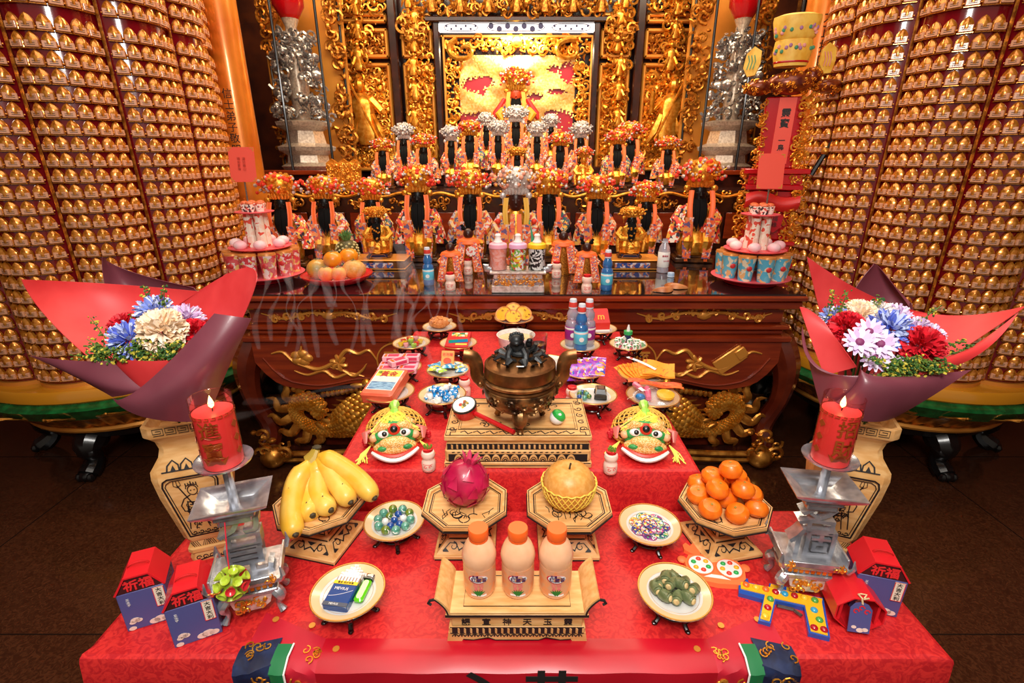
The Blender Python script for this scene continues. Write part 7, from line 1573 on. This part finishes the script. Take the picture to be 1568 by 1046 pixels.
# pineapple
p = G(527, 412, AT); t = T('pineapple', 'small green eyed pineapple behind the fruit dish', 'pineapple', (p.x, p.y+.10, AT+.0)); h_ = .16
pr_ = [(0, 0), (.045, .002), (.062, .03), (.070, .08), (.064, .13), (.045, .158), (.02, .168), (0, .17)]
O('fruit', B().lathe(pr_, 20), mat('pineapple_skin', (84, 76, 34), .5), t); b = B()
for k in range(90):
    z = .012+.142*(k/90); a = k*2.39996; 
    for (r0, z0), (r1, z1) in zip(pr_, pr_[1:]):
        if z0 <= z <= z1: r_ = r0+(r1-r0)*(z-z0)/(z1-z0)
    b.sph((r_*cos(a), r_*sin(a), z), (.009, .009, .008), 6, 4)
O('eyes', b, mat('pineapple_eye', (206, 196, 140), .5), t); b = B()
for k in range(26): a = k*2.4; o_ = .008+.026*(k/26); b.tube([(o_*.5*cos(a), o_*.5*sin(a), .165), (o_*cos(a), o_*sin(a), .195), (o_*1.7*cos(a), o_*1.7*sin(a), .235-.04*(k/26))], [.009, .008, .001], 5, .5)
O('leaf_crown', b, mat('pineapple_leaf', (60, 110, 50), .5, 0, (110, 150, 80), 30), t)
# golden message tubes
for k, px in enumerate((511, 527, 541)):
    Y = 3.92-.05*0; p = W(px, 296, 4.0); t = T('gilt_tally', 'pointed gilded tally board '+('beside the glass cabinet' if k == 0 else ('in the middle of the trio' if k == 1 else 'beside the black bearded statue')), 'tally', (W(px, 270, 4.08).x, 4.08+.03*k, 1.4605), R(0)); hh_ = W(px, 243, 4.08).z-1.4605
    O('board', B().at(rot=UPX).prism([(-.046, 0), (.046, 0), (.046, hh_*.86), (0, hh_), (-.046, hh_*.86)], -.012, .012), GOLD, t); b = B(); carve(b, -.036, .036, .03, hh_*.85, -.012, 50, random.Random(k), .012, .022, .006); O('relief', b, GOLD, t)
# silver pedestal with three feeding bottles of sweets
p = G(793, 448, AT); t = T('silver_pedestal', 'low silver and gilt pedestal with scrolled ends', 'pedestal', (p.x, p.y+.06, AT)); wd = 80*mpp(p)
b = B(); b.box((0, 0, .02), (wd, .15, .04), .004); b.box((0, 0, .085), (wd*.92, .13, .03), .004); b.box((0, 0, .106), (wd*1.06, .16, .012), .003); O('body', b, SILVERW, t); O('waist', B().box((0, 0, .055), (wd*.96, .14, .032), .004), SILVER, t)
b = B(); carve(b, -wd*.44, wd*.44, .042, .068, -.07, 60, random.Random(2), .008, .014, .004); carve(b, -wd*.42, wd*.42, .078, .094, -.065, 40, random.Random(3), .006, .010, .003); O('gilt_openwork', b, GOLDF, t)
for s in (-1, 1): O('scroll_end', B().tube([(s*wd*.5, -.03, .112), (s*wd*.6, -.03, .118), (s*wd*.62, -.03, .136), (s*wd*.56, -.03, .134)], [.012, .012, .010, .006], 8, 1.5), SILVER, t)
zt_ = AT+.1125
for px, cc, bc_, lb in ((763, (244, 176, 196), [(244, 170, 160), (246, 150, 130), (250, 190, 180)], 'feeding bottle of pink sweets with a pink lid'), (793, (236, 180, 216), [(246, 244, 240), (120, 190, 80), (220, 70, 60), (246, 214, 60)], 'feeding bottle of mixed sweets with a pink lid'), (822, (250, 200, 30), [(246, 246, 244), (40, 40, 44), (240, 240, 240), (20, 20, 24)], 'feeding bottle of black and white sweets with a yellow lid')):
    p2 = W(px, 408, p.y+.05); t = T('feeding_bottle', lb, 'bottle', (p2.x, p.y+.05, zt_)); h_ = W(px, 358, p.y+.05).z-zt_; t.scale = (h_,)*3
    O('sweets', B().lathe([(0, .01), (.23, .01), (.245, .05), (.22, .30), (.245, .55), (.24, .60), (0, .60)], 20), brocade('sweets_%d' % px, bc_, 15, .4), t); O('clear_bottle', B().lathe([(.24, 0), (.255, .04), (.23, .30), (.255, .56), (.25, .62)], 24), glass('clear_glass', (246, 246, 246)), t)
    O('lid', B().lathe([(0, .61), (.26, .61), (.265, .63), (.25, .72), (.20, .75), (0, .75)], 24), mat('lid_%d' % px, cc, .4), t); O('teat', B().lathe([(0, .75), (.12, .75), (.13, .78), (.085, .84), (.075, .92), (.09, .96), (.06, 1.0), (0, 1.0)], 16), WHITE, t)
# soda and water bottles, yoghurt drinks
p = G(657, 436, AT); soda(tuple(p), (W(657, 378, p.y).z-AT), 'slim blue soda bottle beside the vest figurine near the fruit', BLP, SKY, CAPW); p = G(928, 444, AT); soda(tuple(p), (W(928, 382, p.y).z-AT), 'slim blue soda bottle in front of the golden statue', BLP, SKY, CAPW)
p = G(1014, 417, AT); t = T('water_bottle', 'clear water bottle with a white label and no cap', 'bottle', tuple(p)); h_ = W(1014, 364, p.y).z-AT; t.scale = (h_,)*3
O('bottle', B().lathe([(0, 0), (.15, 0), (.165, .02), (.165, .12), (.16, .14), (.16, .58), (.165, .62), (.14, .74), (.08, .86), (.07, .97), (0, .97)], 24), CLR, t); O('label', B().lathe([(.162, .17), (.168, .18), (.168, .60), (.162, .61)], 24), WHITE, t)
b = B().at((0, .50, 0)).text('礦泉水', .06, .01, bold=.01); b.at((.05, .36, 0)).text('EAUTEA', .05, .01)
for i, v in enumerate(b.v): a = v.x/.17; b.v[i] = Vector(((.168+v.z)*sin(a), -(.168+v.z)*cos(a), v.y))
O('lettering', b, mat('label_rose', (200, 70, 90), .4), t); O('neck_ring', B().torus((0, 0, .88), .082, .012, 18, 6), CAPW, t)
p = G(1027, 424, AT); t = T('bottle_cap', 'pale blue cap lying beside the clear water bottle', 'cap', tuple(p)); O('cap', B().lathe([(0, 0), (.020, 0), (.020, .022), (.018, .026), (0, .026)], 18), mat('cap_blue', (170, 196, 226), .35), t); O('ridge', B().torus((0, 0, .004), .020, .002, 20, 5), CAPW, t)
for px, py, lb in ((690, 444, 'small yoghurt drink in front of the vest figurine near the fruit'), (717, 420, 'small yoghurt drink below the disc holding figurine'), (852, 425, 'small yoghurt drink at the pedestal end by the yellow lidded bottle'), (898, 448, 'small yoghurt drink in front of the vest figurine near the golden statue')): yog(px, py, AT, .098, lb)
# divination blocks
MB_ = mat('moon_block_wood', (170, 92, 42), .35, 0, (206, 136, 84), 20)
for px, py, a, lb in ((1014, 445, .3, 'wooden moon block lying flat side down'), (1035, 440, -.5, 'wooden moon block leaning flat side up')):
    p = G(px, py, AT); t = T('moon_block', lb, 'divination block', (p.x, p.y, AT), a); f = lambda u, v: ((u-.5)*.13, -.03*cos((u-.5)*3)+.05*(v-.5)*sin(pi*min(.999, max(.001, u)))**.7, .004+.026*sin(pi*v)*sin(pi*u)**.6); O('convex_side', B().grid(f, 16, 8), MB_, t); O('flat_side', B().grid(lambda u, v: (f(u, v)[0], f(u, v)[1], .003), 16, 2), MB_, t)
# red lacquer tablet shrine with a yellow hat
Y = 3.06; ts = T('tablet_shrine', 'red lacquer and gilt tablet shrine wearing a yellow embroidered hat', 'tablet shrine', (W(1174, 330, Y).x, Y, AT), -.28); zz = lambda v: W(1196, v, Y).z-AT
wd = .30
b = B()
for v0, v1, k in ((440, 405, 1.0), (405, 398, 1.12), (398, 372, .92), (372, 366, 1.06), (290, 282, 1.0), (282, 266, .94), (266, 258, 1.14)): z0, z1 = max(0, zz(v0)), zz(v1); O('red_tier', B().box((0, 0, (z0+z1)/2), (wd*k, .16*k, z1-z0), .004), REDLAQ, ts)
O('red_panel', B().box((0, .01, (zz(366)+zz(290))/2), (wd*.8, .11, zz(290)-zz(366)), .01), REDLAQ, ts)
b = B(); rng = random.Random(15)
carve(b, -wd*.48, wd*.48, zz(362), zz(292), -.05, 110, rng, .014, .03, .03); carve(b, -wd*.44, wd*.44, zz(398), zz(374), -.075, 40, rng, .010, .018, .01); carve(b, -wd*.44, wd*.44, zz(281), zz(268), -.076, 40, rng, .008, .016, .01); carve(b, -wd*.5, wd*.5, max(.02, zz(430)), zz(406), -.082, 50, rng, .012, .02, .012)
for s in (-1, 1): carve(b, s*wd*.5-.03, s*wd*.5+.03, .03, zz(262), -.03, 60, rng, .014, .026, .03)
O('gilt_openwork', b, GOLD, ts, kind='stuff')
b = B(); b.grid(lambda u, v: ((u-.5)*wd*.95, -.075-.03*sin(pi*v), zz(318)+(zz(296)-zz(318))*v+.018*sin(u*2*pi)), 14, 6, .006); O('red_swag', b, mat('swag_red', (214, 44, 40), .35), ts)
b = B(); b.at((.03, -.085, zz(340)), UPX).prism([(-.045, .05), (.045, .05), (.036, -.02), (0, -.05), (-.036, -.02)], 0, .008); O('heart_plaque', b, mat('plaque_red', (180, 10, 30), .3), ts); b = B().at((.03, -.094, zz(332)), UPX).text('福祿', .032, .001, vert=True); O('plaque_lettering', b, INK, ts)
# tablet board, frame of gilded coral, roof and hat
ht, hb = zz(148), zz(258)
O('tablet_board', B().box((0, .02, (ht+hb)/2), (.20, .05, ht-hb), .006), REDLAQ, ts); O('paper_slip', B().box((.01, -.008, (ht+hb)/2+.01), (.088, .004, (ht-hb)*.92)), mat('coral_card', (244, 84, 64), .5), ts)
b = B().at((.01, -.0106, hb+(ht-hb)*.78), UPX).text('靈寶', .05, .001, vert=True, bold=.02); b.at((.01, -.0106, hb+(ht-hb)*.40), UPX).text('一鳥', .036, .001, vert=True, bold=.02); O('slip_lettering', b, INK, ts)
rng = random.Random(16); b = B(); carve(b, -.125, -.085, hb, ht, -.01, 60, rng, .010, .02, .02); O('coral_frame', b, GOLD, ts, kind='stuff'); b = B(); carve(b, .075, .155, hb-.02, ht, -.01, 110, rng, .014, .028, .03); O('coral_frame', b, GOLD, ts, kind='stuff')
b = B()
zr = zz(128)
for cx, cz, rx, rz_ in ((.01, zr, .13, .06), (.10, zr+.025, .05, .05), (-.155, zr-.018, .075, .042), (.185, zr-.02, .075, .036)): b.sph((cx, -.01, cz), (rx, .07, rz_), 18, 10)
O('cloud_roof', b, mat('dark_gilt_red', (96, 22, 8), .3, .4, (150, 70, 20), 30, coat=.3), ts)
b = B(); rng = random.Random(17)
for k in range(130):
    cx, cz, rx, rz_ = rng.choice(((.01, zr, .13, .06), (.01, zr, .13, .06), (.10, zr+.025, .05, .05), (-.155, zr-.018, .075, .042), (.185, zr-.02, .075, .036))); a, e = rng.uniform(pi, 2*pi), rng.uniform(-1, 1.2); s_ = rng.uniform(.006, .012)
    c0 = Vector((cx+rx*cos(a)*cos(e), -.01+.072*sin(a)*cos(e), cz+rz_*sin(e))); b.tube([tuple(c0+Vector((q[0]*s_, -.002, q[1]*s_))) for q in spiral(0, 0, 1, .3, rng.uniform(0, 6), .8, 6)], s_*.3, 4)
O('roof_gilding', b, GOLD, ts, kind='stuff')
HAT = mat('yellow_brocade', (244, 200, 84), .5, 0, (230, 170, 50), 20); z0, z1 = zz(96), zz(22)
ht_ = T('embroidered_hat', 'tall yellow embroidered hat on top of the red shrine', 'hat', ts.location+Vector((-.01, 0, z0)), -.28); hh = z1-z0; ht_.scale = (.78, .78, 1)
O('crown_cloth', B().lathe([(.105, -.02), (.11, .0), (.125, hh*.22), (.118, hh*.45), (.112, hh*.47), (.128, hh*.52), (.150, hh*.85), (.148, hh*.95), (.10, hh*1.0), (0, hh*.96)], 30, sy=.6), HAT, ht_); O('red_band', B().torus((0, 0, .0), .108, .006, 30, 6, 1, .6), REDLAQ, ht_)
b = B(); rng = random.Random(3)
for k in range(26): a = rng.uniform(pi*1.1, 1.9*pi); z = rng.choice((hh*.22, hh*.62))+rng.uniform(-.02, .03); r_ = .126 if z < hh*.4 else .138; b.mi = k % 3; b.sph((r_*cos(a), r_*.6*sin(a), z), (.012, .006, .010), 8, 5)
O('floral_embroidery', b, [mat('emb_green', (60, 140, 100), .5), mat('emb_violet', (170, 110, 150), .5), mat('emb_rose', (230, 150, 140), .5)], ht_, kind='stuff')
for s in (-1, 1):
    O('side_pouch', B().at((s*.235-.01, .0, .012), (R(82), 0, R(20*s))).prism([(-.055, -.03), (-.02, -.075), (.03, -.07), (.055, -.01), (.05, .05), (.0, .075), (-.045, .04)][::1], -.008, .008), HAT, ht_); b = B().at((s*.235-.01, -.010, .012), (R(82), 0, R(20*s))); [b.line([(-.03+.02*k, -.04), (-.02+.02*k, 0), (-.032+.02*k, .03)], .006, .009) for k in range(3)]; O('pouch_embroidery', b, [MATS['emb_green'], MATS['emb_rose']][s > 0], ht_)
wp = ts.location+Vector((.27, -.06, zz(222))); t = T('black_baton', 'black handled baton propped beside the red tablet shrine', 'baton', wp); O('handle', B().tube([(-.02, 0, -.02), (.05, .0, .11)], .012, 10), BLACK, t); O('brass_collar', B().sph((-.028, 0, -.036), (.026, .022, .022), 10, 7), BRONZE, t); O('tip', B().sph((.058, 0, .125), (.016, .016, .02), 10, 6), BRONZE, t); O('lower_shaft', B().tube([(-.03, 0, -.04), (-.08, .01, -.16)], .014, 8), BLACK, t)
# ================================================================ incense smoke
def smoke_mat():
    m = bpy.data.materials.new('incense_smoke'); m.use_nodes = True; nt = m.node_tree; nt.nodes.remove(nt.nodes['Principled BSDF']); N_ = nt.nodes.new; L_ = nt.links.new
    tr_ = N_('ShaderNodeBsdfTransparent'); df = N_('ShaderNodeBsdfDiffuse'); df.inputs[0].default_value = (.85, .83, .9, 1); tl = N_('ShaderNodeBsdfTranslucent'); tl.inputs[0].default_value = (.85, .83, .9, 1); ad = N_('ShaderNodeMixShader'); L_(df.outputs[0], ad.inputs[1]); L_(tl.outputs[0], ad.inputs[2])
    lw = N_('ShaderNodeLayerWeight'); lw.inputs[0].default_value = .5; sb = N_('ShaderNodeMath'); sb.operation = 'SUBTRACT'; sb.inputs[0].default_value = 1; L_(lw.outputs['Facing'], sb.inputs[1]); pw = N_('ShaderNodeMath'); pw.operation = 'POWER'; pw.inputs[1].default_value = 2.0; L_(sb.outputs[0], pw.inputs[0])
    nz = N_('ShaderNodeTexNoise'); nz.inputs['Scale'].default_value = 14; mu = N_('ShaderNodeMath'); mu.operation = 'MULTIPLY'; L_(pw.outputs[0], mu.inputs[0]); L_(nz.outputs['Fac'], mu.inputs[1]); m2 = N_('ShaderNodeMath'); m2.operation = 'MULTIPLY'; m2.inputs[1].default_value = .12; L_(mu.outputs[0], m2.inputs[0])
    mx = N_('ShaderNodeMixShader'); L_(m2.outputs[0], mx.inputs[0]); L_(tr_.outputs[0], mx.inputs[1]); L_(ad.outputs[0], mx.inputs[2]); L_(mx.outputs[0], nt.nodes['Material Output'].inputs['Surface']); return m
SMK = smoke_mat(); rng = random.Random(33); b = B()
def wisp(pts, r0, r1, Yo=0):
    P = [W(px, py, Y+Yo) for px, py, Y in pts]; b.tube(smooth_path(P, 6), lambda t: 2.4*(r0+(r1-r0)*t)*(.7+.5*sin(t*9)), 8, .4)
wisp([(745, 600, 1.28), (700, 560, 1.35), (640, 555, 1.45), (560, 590, 1.5), (470, 610, 1.55), (380, 615, 1.6)], .003, .014)
wisp([(560, 590, 1.5), (480, 600, 1.55), (400, 630, 1.6), (350, 640, 1.6)], .004, .016)
for k in range(14):
    x = 395+20*k+rng.uniform(-10, 10); y0 = 560-rng.uniform(0, 40); Y = 2.2+rng.uniform(-.2, .15)
    wisp([(x, y0, Y), (x+rng.uniform(-14, 14), y0-40, Y), (x+rng.uniform(-16, 16), y0-75, Y), (x+rng.uniform(-18, 18), y0-105, Y), (x+rng.uniform(-20, 20), y0-125-rng.uniform(0, 30), Y)], rng.uniform(.003, .006), rng.uniform(.004, .010))
for k in range(6):
    x = 600+22*k; wisp([(x, 520, 2.3), (x+rng.uniform(-12, 12), 490, 2.3), (x+rng.uniform(-14, 14), 465, 2.3), (x+rng.uniform(-16, 16), 445, 2.3)], .003, .008)
wisp([(505, 470, 2.35), (500, 440, 2.4), (486, 410, 2.5), (490, 370, 2.6), (478, 345, 2.7)], .006, .014); wisp([(515, 470, 2.35), (492, 430, 2.4), (497, 395, 2.5)], .005, .012)
O('incense_smoke', b, SMK, label='thin grey incense smoke drifting over the altar front', cat='smoke', kind='stuff')
